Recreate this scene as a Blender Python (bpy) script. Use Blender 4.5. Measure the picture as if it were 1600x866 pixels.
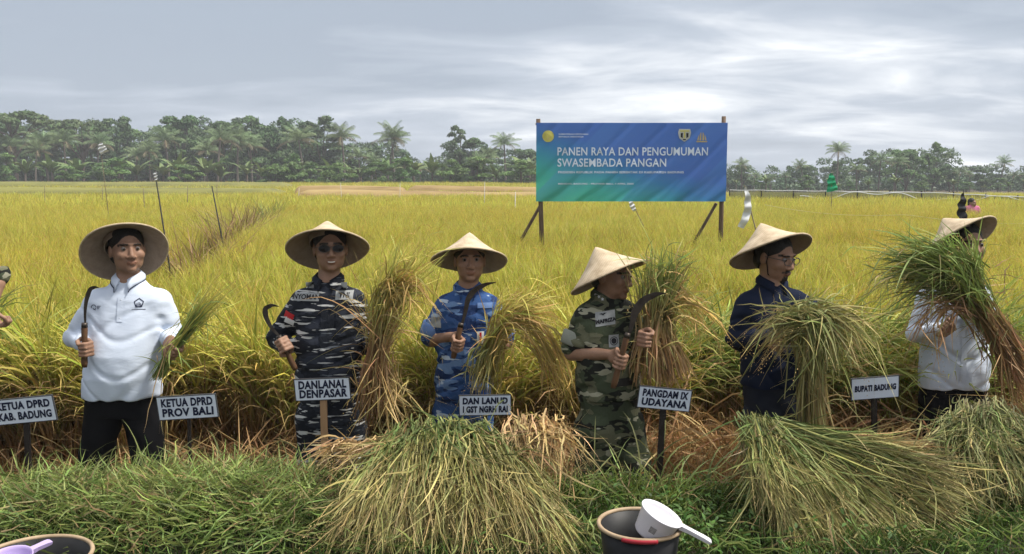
import bpy, bmesh, math, random
import numpy as np
from mathutils import Vector, Matrix, Euler
from mathutils.bvhtree import BVHTree

for _o in list(bpy.data.objects):
    bpy.data.objects.remove(_o)
scene = bpy.context.scene
COL = scene.collection
R = math.radians
PI = math.pi

# ------------------------------------------------------------------ camera
FPX = 1386.0            # focal length in pixels of a 1600 px wide picture
CAM_Z = 1.92
PITCH = math.atan((433 - 280) / FPX)
cam_d = bpy.data.cameras.new('camera')
cam_d.sensor_width = 36.0
cam_d.lens = 36.0 * FPX / 1600.0
cam_d.clip_end = 3000
cam_d.clip_start = 0.05
cam = bpy.data.objects.new('camera', cam_d)
cam.location = (0, 0, CAM_Z)
cam.rotation_euler = (PI / 2 - PITCH, 0, 0)
COL.objects.link(cam)
scene.camera = cam

# ------------------------------------------------------------------ sky and sun
SUN_DIR = Vector((0.62, -0.06, 0.95)).normalized()      # towards the sun
SUN_EL = math.asin(SUN_DIR.z)
SUN_AZ = math.atan2(SUN_DIR.x, SUN_DIR.y)
world = bpy.data.worlds.new('World')
scene.world = world
world.use_nodes = True
wn = world.node_tree
wn.nodes.clear()


def N(nt, kind, **kw):
    n = nt.nodes.new(kind)
    for k, v in kw.items():
        if k == 'ins':
            for kk, vv in v.items():
                n.inputs[kk].default_value = vv
        else:
            setattr(n, k, v)
    return n


def ramp(nt, stops, interp='LINEAR'):
    n = nt.nodes.new('ShaderNodeValToRGB')
    cr = n.color_ramp
    cr.interpolation = interp
    while len(cr.elements) > 1:
        cr.elements.remove(cr.elements[0])
    for i, (p, c) in enumerate(stops):
        e = cr.elements[0] if i == 0 else cr.elements.new(p)
        e.position = p
        e.color = (c[0], c[1], c[2], 1) if not isinstance(c, (int, float)) else (c, c, c, 1)
    return n


def build_sky():
    nt = wn
    L = nt.links.new
    out = N(nt, 'ShaderNodeOutputWorld')
    sky = N(nt, 'ShaderNodeTexSky', sky_type='NISHITA', sun_disc=False)
    sky.sun_elevation = SUN_EL
    sky.sun_rotation = SUN_AZ
    sky.air_density = 1.2
    sky.dust_density = 2.0
    bg1 = N(nt, 'ShaderNodeBackground', ins={'Strength': 0.09})
    L(sky.outputs[0], bg1.inputs[0])
    tc = N(nt, 'ShaderNodeTexCoord')
    sep = N(nt, 'ShaderNodeSeparateXYZ')
    L(tc.outputs['Generated'], sep.inputs[0])
    zz = N(nt, 'ShaderNodeMath', operation='MAXIMUM', ins={1: 0.0})
    L(sep.outputs[2], zz.inputs[0])
    za = N(nt, 'ShaderNodeMath', operation='ADD', ins={1: 0.16})
    L(zz.outputs[0], za.inputs[0])
    dx = N(nt, 'ShaderNodeMath', operation='DIVIDE')
    dy = N(nt, 'ShaderNodeMath', operation='DIVIDE')
    L(sep.outputs[0], dx.inputs[0]); L(za.outputs[0], dx.inputs[1])
    L(sep.outputs[1], dy.inputs[0]); L(za.outputs[0], dy.inputs[1])
    cmb = N(nt, 'ShaderNodeCombineXYZ')
    L(dx.outputs[0], cmb.inputs[0]); L(dy.outputs[0], cmb.inputs[1])
    mp = N(nt, 'ShaderNodeMapping')
    mp.inputs['Location'].default_value = SKY_OFFSET
    mp.inputs['Rotation'].default_value = (0, 0, R(-14))
    mp.inputs['Scale'].default_value = (0.55, 0.9, 1)
    L(cmb.outputs[0], mp.inputs[0])
    n1 = N(nt, 'ShaderNodeTexNoise', ins={'Scale': 0.62, 'Detail': 7.0, 'Roughness': 0.52, 'Distortion': 0.35})
    L(mp.outputs[0], n1.inputs['Vector'])
    n2 = N(nt, 'ShaderNodeTexNoise', ins={'Scale': 2.3, 'Detail': 6.0, 'Roughness': 0.55, 'Distortion': 0.5})
    L(mp.outputs[0], n2.inputs['Vector'])
    m1 = N(nt, 'ShaderNodeMath', operation='MULTIPLY', ins={1: 0.34})
    L(n2.outputs[0], m1.inputs[0])
    m2 = N(nt, 'ShaderNodeMath', operation='MULTIPLY_ADD', ins={1: 0.80})
    L(n1.outputs[0], m2.inputs[0]); L(m1.outputs[0], m2.inputs[2])
    # broad brightening of the cloud deck around the veiled sun
    sd = N(nt, 'ShaderNodeVectorMath', operation='DOT_PRODUCT')
    L(tc.outputs['Generated'], sd.inputs[0])
    sd.inputs[1].default_value = tuple(SUN_DIR)
    m3 = N(nt, 'ShaderNodeMath', operation='MULTIPLY_ADD', ins={1: 0.16})
    L(sd.outputs['Value'], m3.inputs[0]); L(m2.outputs[0], m3.inputs[2])
    cr = ramp(nt, SKY_STOPS)
    L(m3.outputs[0], cr.inputs[0])
    bg2 = N(nt, 'ShaderNodeBackground', ins={'Strength': 1.0})
    L(cr.outputs[0], bg2.inputs[0])
    mix = N(nt, 'ShaderNodeMixShader')
    cov = ramp(nt, [(0.30, 0.86), (0.62, 0.98)])
    L(m2.outputs[0], cov.inputs[0])
    L(cov.outputs[0], mix.inputs[0])
    L(bg1.outputs[0], mix.inputs[1]); L(bg2.outputs[0], mix.inputs[2])
    L(mix.outputs[0], out.inputs[0])


SKY_OFFSET = (14.0, 5.0, 0.0)
SKY_STOPS = [(0.54, (0.25, 0.285, 0.34)), (0.63, (0.325, 0.36, 0.415)), (0.70, (0.49, 0.515, 0.55)),
             (0.77, (0.74, 0.75, 0.76)), (0.87, (0.99, 0.98, 0.965))]
build_sky()

sun_d = bpy.data.lights.new('sun', 'SUN')
sun_d.energy = 3.0
sun_d.angle = R(9)
sun_d.color = (1.0, 0.95, 0.86)
sun = bpy.data.objects.new('sun', sun_d)
sun.rotation_euler = SUN_DIR.to_track_quat('Z', 'Y').to_euler()
COL.objects.link(sun)

vs = scene.view_settings
vs.view_transform = 'Standard'
vs.look = 'None'
vs.exposure = 0.86
HAZE = 0.0008
vs.gamma = 1.0
vs.use_curve_mapping = False
scene.cycles.use_denoising = True
scene.cycles.max_bounces = 5
scene.cycles.diffuse_bounces = 2
scene.cycles.glossy_bounces = 2
scene.cycles.transmission_bounces = 2
scene.cycles.transparent_max_bounces = 5
scene.cycles.volume_bounces = 0
scene.cycles.use_adaptive_sampling = True
scene.cycles.adaptive_threshold = 0.02
scene.cycles.caustics_reflective = False
scene.cycles.caustics_refractive = False

rng = np.random.default_rng(11)
random.seed(11)

# ------------------------------------------------------------------ helpers
_cp, _sp = math.cos(PITCH), math.sin(PITCH)


def at(px, py, Y):
    """the point at depth Y metres in front of the camera that a picture position points to"""
    u, v = (px - 800) / FPX, (433 - py) / FPX
    d = np.array([u, _cp + v * _sp, -_sp + v * _cp])
    return np.array([0, 0, CAM_Z]) + d * (Y / d[1])


def tag(o, label=None, cat=None, group=None, kind=None):
    if label: o['label'] = label
    if cat: o['category'] = cat
    if group: o['group'] = group
    if kind: o['kind'] = kind
    return o


def empty(name, loc, rz=0.0):
    o = bpy.data.objects.new(name, None)
    o.location = loc
    o.rotation_euler = (0, 0, rz)
    o.empty_display_size = 0.1
    COL.objects.link(o)
    return o


def link(name, me, parent=None, loc=(0, 0, 0)):
    o = bpy.data.objects.new(name, me)
    o.location = loc
    COL.objects.link(o)
    if parent is not None:
        o.parent = parent
    return o


def np_mesh(name, verts, faces, mat=None, cols=None, smooth=False, mats=None, mat_idx=None):
    """verts (n,3); faces (m,k) int array (all the same size) or a list of such arrays"""
    verts = np.asarray(verts, dtype=np.float32).reshape(-1, 3)
    if not isinstance(faces, list):
        faces = [faces]
    faces = [np.asarray(f, dtype=np.int32) for f in faces if len(f)]
    me = bpy.data.meshes.new(name)
    me.vertices.add(len(verts))
    me.vertices.foreach_set('co', verts.ravel())
    nl = sum(f.size for f in faces)
    npoly = sum(len(f) for f in faces)
    me.loops.add(nl)
    me.polygons.add(npoly)
    me.loops.foreach_set('vertex_index', np.concatenate([f.ravel() for f in faces]))
    starts, tot = [], 0
    for f in faces:
        k = f.shape[1]
        starts.append(tot + np.arange(len(f)) * k)
        tot += f.size
    me.polygons.foreach_set('loop_start', np.concatenate(starts).astype(np.int32))
    if smooth:
        me.polygons.foreach_set('use_smooth', np.ones(npoly, dtype=bool))
    if mat_idx is not None:
        me.polygons.foreach_set('material_index', np.asarray(mat_idx, dtype=np.int32))
    for m in (mats or ([mat] if mat else [])):
        me.materials.append(m)
    if cols is not None:
        a = me.color_attributes.new('Col', 'FLOAT_COLOR', 'POINT')
        c4 = np.ones((len(verts), 4), dtype=np.float32)
        c4[:, :3] = np.asarray(cols).reshape(-1, 3)
        a.data.foreach_set('color', c4.ravel())
    me.update(calc_edges=True)
    me.validate(clean_customdata=False)
    return me


def norm(v):
    v = np.asarray(v, dtype=float)
    return v / (np.linalg.norm(v, axis=-1, keepdims=True) + 1e-12)


class MB:
    """collects simple solids into ONE mesh"""
    def __init__(self):
        self.v, self.f = [], []

    def add(self, verts, faces):
        b = len(self.v)
        self.v += [tuple(map(float, p)) for p in verts]
        self.f += [tuple(b + i for i in f) for f in faces]
        return self

    def box(self, lo, hi, M=None):
        x0, y0, z0 = lo; x1, y1, z1 = hi
        vs_ = [(x0, y0, z0), (x1, y0, z0), (x1, y1, z0), (x0, y1, z0), (x0, y0, z1), (x1, y0, z1), (x1, y1, z1), (x0, y1, z1)]
        if M is not None:
            vs_ = [M @ Vector(p) for p in vs_]
        return self.add(vs_, [(0, 3, 2, 1), (4, 5, 6, 7), (0, 1, 5, 4), (1, 2, 6, 5), (2, 3, 7, 6), (3, 0, 4, 7)])

    def tube(self, pts, rad, seg=8, cap=True, ecc=1.0):
        pts = np.asarray(pts, dtype=float)
        n = len(pts)
        rad = np.broadcast_to(np.asarray(rad, dtype=float), (n,))
        T = np.gradient(pts, axis=0)
        T = norm(T)
        up = np.array([0, 0, 1.0]) if abs(T[0][2]) < 0.9 else np.array([1.0, 0, 0])
        A = norm(np.cross(T[0], up))
        vs_ = []
        for i in range(n):
            A = norm(A - T[i] * np.dot(A, T[i]))
            B = np.cross(T[i], A)
            for k in range(seg):
                a = 2 * PI * k / seg
                vs_.append(pts[i] + rad[i] * (math.cos(a) * A * ecc + math.sin(a) * B))
        fs = []
        for i in range(n - 1):
            for k in range(seg):
                k2 = (k + 1) % seg
                fs.append((i * seg + k, i * seg + k2, (i + 1) * seg + k2, (i + 1) * seg + k))
        if cap:
            fs.append(tuple(range(seg - 1, -1, -1)))
            fs.append(tuple((n - 1) * seg + k for k in range(seg)))
        return self.add(vs_, fs)

    def lathe(self, prof, seg=32, M=None):
        """prof: (r,z) list, revolved about Z"""
        vs_, fs = [], []
        n = len(prof)
        for k in range(seg):
            a = 2 * PI * k / seg
            for r, z in prof:
                p = Vector((r * math.cos(a), r * math.sin(a), z))
                vs_.append(M @ p if M is not None else p)
        for k in range(seg):
            k2 = (k + 1) % seg
            for i in range(n - 1):
                fs.append((k * n + i, k2 * n + i, k2 * n + i + 1, k * n + i + 1))
        return self.add(vs_, fs)

    def mesh(self, name, mat, smooth=False):
        me = bpy.data.meshes.new(name)
        me.from_pydata(self.v, [], self.f)
        me.materials.append(mat)
        if smooth:
            me.polygons.foreach_set('use_smooth', np.ones(len(me.polygons), dtype=bool))
        me.update()
        return me

    def build(self, name, mat, parent=None, smooth=False, loc=(0, 0, 0)):
        return link(name, self.mesh(name, mat, smooth), parent, loc)


# ------------------------------------------------------------------ materials
def base_mat(name):
    m = bpy.data.materials.new(name)
    m.use_nodes = True
    nt = m.node_tree
    nt.nodes.clear()
    out = N(nt, 'ShaderNodeOutputMaterial')
    return m, nt, out


def surf_mat(name, col, col2=None, rough=0.7, scale=8.0, bump=0.0, bump_scale=40.0, stretch=(1, 1, 1), spec=0.3, coords='Object', metallic=0.0, detail=4.0):
    m, nt, out = base_mat(name)
    L = nt.links.new
    b = N(nt, 'ShaderNodeBsdfPrincipled', ins={'Roughness': rough, 'Metallic': metallic, 'Specular IOR Level': spec})
    tc = N(nt, 'ShaderNodeTexCoord')
    mp = N(nt, 'ShaderNodeMapping')
    mp.inputs['Scale'].default_value = stretch
    L(tc.outputs[coords], mp.inputs[0])
    if col2 is None:
        col2 = tuple(c * 0.8 for c in col)
    n = N(nt, 'ShaderNodeTexNoise', ins={'Scale': scale, 'Detail': detail, 'Roughness': 0.6})
    L(mp.outputs[0], n.inputs['Vector'])
    cr = ramp(nt, [(0.3, col2), (0.7, col)])
    L(n.outputs[0], cr.inputs[0])
    L(cr.outputs[0], b.inputs['Base Color'])
    if bump > 0:
        n2 = N(nt, 'ShaderNodeTexNoise', ins={'Scale': bump_scale, 'Detail': 3.0})
        L(mp.outputs[0], n2.inputs['Vector'])
        bp = N(nt, 'ShaderNodeBump', ins={'Strength': bump, 'Distance': 0.01})
        L(n2.outputs[0], bp.inputs['Height'])
        L(bp.outputs[0], b.inputs['Normal'])
    L(b.outputs[0], out.inputs[0])
    return m


def leaf_mat(name, trans=0.35, rough=0.55, var=None, var_scale=0.35, var_amt=0.5, gain=1.0, fine=0.25):
    """colour from the 'Col' attribute of each blade, blended with patches of another crop colour"""
    m, nt, out = base_mat(name)
    L = nt.links.new
    at_ = N(nt, 'ShaderNodeVertexColor', layer_name='Col')
    geo = N(nt, 'ShaderNodeNewGeometry')
    col = at_.outputs[0]
    if var is not None:
        n = N(nt, 'ShaderNodeTexNoise', ins={'Scale': var_scale, 'Detail': 4.0, 'Roughness': 0.6})
        L(geo.outputs['Position'], n.inputs['Vector'])
        cr = ramp(nt, [(0.40, 0.0), (0.66, var_amt)])
        L(n.outputs[0], cr.inputs[0])
        mx = N(nt, 'ShaderNodeMix', data_type='RGBA', blend_type='MULTIPLY')
        L(cr.outputs[0], mx.inputs[0]); L(col, mx.inputs[6])
        mx.inputs[7].default_value = (*var, 1)
        col = mx.outputs[2]
    n3 = N(nt, 'ShaderNodeTexNoise', ins={'Scale': 7.0, 'Detail': 2.0})
    L(geo.outputs['Position'], n3.inputs['Vector'])
    mr = N(nt, 'ShaderNodeMapRange', ins={1: 0.3, 2: 0.7, 3: gain * (1 - fine), 4: gain * (1 + fine)})
    L(n3.outputs[0], mr.inputs[0])
    vm = N(nt, 'ShaderNodeVectorMath', operation='SCALE')
    L(col, vm.inputs[0]); L(mr.outputs[0], vm.inputs['Scale'])
    col = vm.outputs[0]
    b = N(nt, 'ShaderNodeBsdfPrincipled', ins={'Roughness': rough, 'Specular IOR Level': 0.25})
    L(col, b.inputs['Base Color'])
    if trans > 0:
        t = N(nt, 'ShaderNodeBsdfTranslucent')
        L(col, t.inputs[0])
        mix = N(nt, 'ShaderNodeMixShader', ins={0: trans})
        L(b.outputs[0], mix.inputs[1]); L(t.outputs[0], mix.inputs[2])
        L(mix.outputs[0], out.inputs[0])
    else:
        L(b.outputs[0], out.inputs[0])
    return m


# ------------------------------------------------------------------ blades
def paths(base, az, Ln, th0, droop, K=5, power=1.5):
    """centre lines of arching blades: (n,K,3)"""
    t = np.linspace(0, 1, K)
    th = th0[:, None] + droop[:, None] * (t[None, :] ** power)
    d = np.stack([np.sin(th) * np.cos(az)[:, None], np.sin(th) * np.sin(az)[:, None], np.cos(th)], -1)
    step = (Ln / (K - 1))[:, None, None] * (d[:, :-1] + d[:, 1:]) * 0.5
    P = np.zeros((len(az), K, 3))
    P[:, 1:] = np.cumsum(step, axis=1)
    return P + np.asarray(base)[:, None, :]


def strips(P, W, roll, cols):
    """flat tapering blades along the centre lines P; W (n,K) half widths; returns verts, quads, colours"""
    n, K, _ = P.shape
    T = norm(np.gradient(P, axis=1))
    ref = np.zeros_like(T); ref[..., 2] = 1.0
    ref[np.abs(T[..., 2]) > 0.98] = (1, 0, 0)
    S = norm(np.cross(T, ref))
    B = np.cross(T, S)
    c, s = np.cos(roll)[:, None, None], np.sin(roll)[:, None, None]
    S = S * c + B * s
    V = np.stack([P - S * W[..., None], P + S * W[..., None]], axis=2)      # n,K,2,3
    i = np.arange(n)[:, None] * (2 * K) + 2 * np.arange(K - 1)[None, :]
    F = np.stack([i, i + 1, i + 3, i + 2], -1).reshape(-1, 4)
    C = np.repeat(cols[:, :, None, :], 2, axis=2)
    return V.reshape(-1, 3), F, C.reshape(-1, 3)


def ears(b, d, r, L_=(0.11, 0.19), ng=16, col=(0.50, 0.34, 0.13), gl=(0.007, 0.011), gw=0.0023, sag=0.8):
    """grain heads: beaded drooping panicles that start at b in direction d"""
    n = len(b)
    Ln = r.uniform(L_[0], L_[1], n)[:, None, None]
    t = np.linspace(0.05, 1, ng)[None, :, None]
    g_ = np.array([0, 0, -1.0])[None, None]
    d = norm(d)[:, None]
    C = np.asarray(b)[:, None] + d * t * Ln + g_ * t ** 2 * Ln * r.uniform(0.4, 1.3, (n, 1, 1)) * sag
    T = norm(d + 2 * t * g_ * 0.7 * sag)
    o = r.normal(0, 1, (n, ng, 3)); o = norm(o - T * (o * T).sum(-1, keepdims=True))
    ax = norm(T + o * 0.55)
    s = norm(np.cross(ax, r.normal(0, 1, (n, ng, 3))))
    C = C + o * 0.003
    l = r.uniform(gl[0], gl[1], (n, ng, 1))
    V = np.stack([C, C + ax * l * .5 + s * gw, C + ax * l, C + ax * l * .5 - s * gw], 2).reshape(-1, 3)
    cc = np.asarray(col) * (1 + r.uniform(-.35, .3, (n, 1, 1))) * (1 + r.uniform(-.2, .2, (n, ng, 1)))
    return V, np.arange(len(V)).reshape(-1, 4), np.clip(np.repeat(cc[:, :, None], 4, 2), .01, .9).reshape(-1, 3)


class Blades:
    def __init__(self):
        self.v, self.f, self.c, self.n = [], [], [], 0

    def add(self, vfc):
        v, f, c = vfc
        self.v.append(v); self.f.append(f + self.n); self.c.append(c)
        self.n += len(v)
        return self

    def mesh(self, name, mat):
        return np_mesh(name, np.concatenate(self.v), np.concatenate(self.f), mat, np.concatenate(self.c))


def taper(K, w, base=0.6, peak=0.45):
    t = np.linspace(0, 1, K)
    prof = np.where(t < peak, base + (1 - base) * t / peak, np.maximum(0.06, 1 - ((t - peak) / (1 - peak)) ** 1.6))
    return np.asarray(w)[:, None] * prof[None, :]


def lerp_cols(n, K, stops, jit=0.12, r=rng, per=0.25):
    """colours along blades: stops = [(t, rgb)...], jittered per blade"""
    t = np.linspace(0, 1, K)
    ts = [s[0] for s in stops]
    base = np.stack([np.interp(t, ts, [s[1][k] for s in stops]) for k in range(3)], -1)
    c = np.repeat(base[None], n, 0)
    c = c * (1 + r.uniform(-per, per, (n, 1, 1))) * (1 + r.uniform(-jit, jit, (n, 1, 3)))
    return np.clip(c, 0.002, 0.95)


def curves_through(ctrl, n, r=rng, K=9, end=(0.0, 1.0), jit_end=0.15, wob=0.01, disc='full'):
    """strands that follow one control polyline: ctrl = [(xyz, radius_xyz)...]; each strand keeps its place in the cross-section"""
    C = np.array([c[0] for c in ctrl], dtype=float)
    Rr = np.array([np.broadcast_to(c[1], (3,)) for c in ctrl], dtype=float)
    m = len(C)
    ph = r.normal(0, 0.5, (n, 3)); ph = ph / np.maximum(1, np.linalg.norm(ph, axis=1, keepdims=True))
    t0 = end[0] + r.uniform(0, jit_end, n); t1 = end[1] - r.uniform(0, jit_end, n) ** 1
    tt = t0[:, None] + (t1 - t0)[:, None] * np.linspace(0, 1, K)[None]
    # smooth interpolation of control points (Catmull-Rom)
    x = np.clip(tt * (m - 1), 0, m - 1 - 1e-6)
    i = x.astype(int); f = (x - i)[..., None]

    def cr(A):
        g = lambda k: A[np.clip(i + k, 0, m - 1)]
        p0, p1, p2, p3 = g(-1), g(0), g(1), g(2)
        return 0.5 * ((2 * p1) + (-p0 + p2) * f + (2 * p0 - 5 * p1 + 4 * p2 - p3) * f ** 2 + (-p0 + 3 * p1 - 3 * p2 + p3) * f ** 3)
    P = cr(C) + ph[:, None, :] * cr(Rr)
    w = r.normal(0, wob, (n, K, 3)); w = np.cumsum(w, axis=1) * 0.6
    return P + w


def text_mesh(s, size, bold=0.0, mat=None, depth=0.0, align='CENTER', xs=1.0, spacing=1.0, shear=0.0):
    cu = bpy.data.curves.new('t', 'FONT')
    cu.body = s
    cu.size = size
    cu.align_x = align
    cu.align_y = 'CENTER'
    cu.offset = bold
    cu.extrude = depth
    cu.resolution_u = 3
    cu.space_character = spacing
    cu.shear = shear
    o = bpy.data.objects.new('t', cu)
    COL.objects.link(o)
    dg = bpy.context.evaluated_depsgraph_get()
    me = bpy.data.meshes.new_from_object(o.evaluated_get(dg))
    bpy.data.objects.remove(o)
    bpy.data.curves.remove(cu)
    if xs != 1.0:
        for v in me.vertices: v.co.x *= xs
    me.materials.clear()
    if mat: me.materials.append(mat)
    return me
# ------------------------------------------------------------------ ground, banks, terraces
M = {}
M['mud'] = surf_mat('paddy_mud', (0.085, 0.06, 0.036), (0.035, 0.024, 0.015), rough=0.9, scale=3.0, bump=0.6, bump_scale=18, detail=8)
M['bank'] = surf_mat('bank_soil', (0.06, 0.05, 0.028), (0.022, 0.02, 0.012), rough=0.95, scale=5.0, bump=0.7, bump_scale=22, detail=8)
M['terrace'] = surf_mat('dry_terrace', (0.33, 0.24, 0.10), (0.20, 0.13, 0.06), rough=0.95, scale=0.8, bump=0.5, bump_scale=5, stretch=(0.3, 1, 3))
M['terrace_green'] = surf_mat('green_terrace', (0.21, 0.20, 0.05), (0.12, 0.12, 0.04), rough=0.95, scale=0.9, bump=0.5, bump_scale=5, stretch=(0.3, 1, 3))


def sheet(name, x0, x1, y0, y1, nx, ny, zf, mat, kind='structure'):
    xs = np.linspace(x0, x1, nx); ys = np.linspace(y0, y1, ny)
    X, Y = np.meshgrid(xs, ys, indexing='ij')
    Z = zf(X, Y)
    V = np.stack([X, Y, Z], -1).reshape(-1, 3)
    i = (np.arange(nx - 1)[:, None] * ny + np.arange(ny - 1)[None]).ravel()
    F = np.stack([i, i + ny, i + ny + 1, i + 1], -1)
    return tag(link(name, np_mesh(name, V, F, mat, smooth=True)), kind=kind)


def wave(X, Y, s, seed=0):
    r = np.random.default_rng(seed)
    z = 0
    for k in range(6):
        a = r.uniform(0, 2 * PI); f = s * (1 + 0.7 * k)
        z = z + np.sin((X * math.cos(a) + Y * math.sin(a)) * f + r.uniform(0, 6.3)) / (1 + k)
    return z / 2.0


BANK_EDGE = 4.28


def bank_z(X, Y):
    e = BANK_EDGE + 0.06 * wave(X, Y * 0, 2.2, 3)
    t = np.clip((Y - e) / 0.26, 0, 1)
    top = 0.35 + 0.03 * wave(X, Y, 4.0, 5)
    near_ = np.clip((3.52 + 0.05 * wave(X, Y * 0, 3.0, 9) - Y) / 0.30, 0, 1)
    top = top - 0.20 * near_ * near_ * (3 - 2 * near_)
    return top * (1 - t * t * (3 - 2 * t)) - 0.03 * (t >= 1)


sheet('ground', -300, 300, -60, 420, 2, 2, lambda X, Y: 0 * X - 0.06, M['mud'])
sheet('paddy_floor', -9, 9, 4.3, 9.0, 120, 60, lambda X, Y: 0.02 * wave(X, Y, 6, 8) - 0.0, M['mud'])
sheet('earth_bank', -9, 9, -3, 4.75, 220, 140, bank_z, M['bank'])


def ridge(name, pts, width, mat, seed):
    """a low rounded earth bank along a polyline of (x,y,ztop)"""
    pts = np.array(pts, float)
    n = 60
    t = np.linspace(0, len(pts) - 1, n)
    C = np.stack([np.interp(t, np.arange(len(pts)), pts[:, k]) for k in range(3)], -1)
    C[:, 2] += 0.05 * wave(C[:, 0], C[:, 1], 0.5, seed)
    C[:, 2] *= np.clip(np.minimum(np.arange(n), n - 1 - np.arange(n)) / 2.5, 0, 1) ** 0.5
    prof = [(-1, 0), (-0.8, 0.75), (-0.5, 0.96), (0, 1.0), (0.6, 0.98), (1.4, 0.9), (1.6, 0)]
    V = []
    for c in C:
        for a, b in prof:
            V.append((c[0], c[1] + a * width, -0.06 + (c[2] + 0.06) * b))
    k = len(prof)
    i = (np.arange(n - 1)[:, None] * k + np.arange(k - 1)[None]).ravel()
    F = np.stack([i, i + k, i + k + 1, i + 1], -1)
    return tag(link(name, np_mesh(name, V, F, mat, smooth=True)), kind='structure')


def gx(px, Y):
    return (px - 800) / FPX * Y


ridge('terrace', [(gx(-150, 62), 62, 1.38), (gx(200, 62), 62, 1.33), (gx(450, 62), 62, 1.28)], 2.0, M['terrace_green'], 1)
ridge('terrace', [(gx(-150, 90), 90, 1.72), (gx(200, 90), 90, 1.66), (gx(470, 90), 90, 1.60)], 2.2, M['terrace_green'], 2)
ridge('terrace', [(gx(462, 62), 62, 1.52), (gx(560, 62), 62, 1.46), (gx(635, 60), 60, 1.36)], 1.6, M['terrace'], 3)
ridge('terrace', [(gx(455, 56), 56, 1.26), (gx(640, 56), 56, 1.20), (gx(850, 56), 56, 1.10), (gx(1000, 56), 56, 1.05)], 1.6, M['terrace'], 4)
ridge('terrace', [(gx(630, 72), 72, 1.42), (gx(760, 72), 72, 1.34), (gx(900, 72), 72, 1.26), (gx(1100, 72), 72, 1.2)], 1.6, M['terrace'], 6)
ridge('terrace', [(gx(1100, 60), 60, 1.10), (gx(1400, 60), 60, 1.02), (gx(1700, 60), 60, 0.95)], 1.2, M['terrace_green'], 5)

# ------------------------------------------------------------------ standing rice
M['rice'] = leaf_mat('rice_leaf', trans=0.45, var=(1.05, 0.90, 0.8), var_scale=0.22, var_amt=0.8, fine=0.22)
M['straw'] = leaf_mat('rice_straw', trans=0.25, fine=0.25)
YG = (0.45, 0.455, 0.065)
GR = (0.25, 0.32, 0.055)
GOLD = (0.46, 0.39, 0.10)
BRN = (0.30, 0.18, 0.075)


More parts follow.
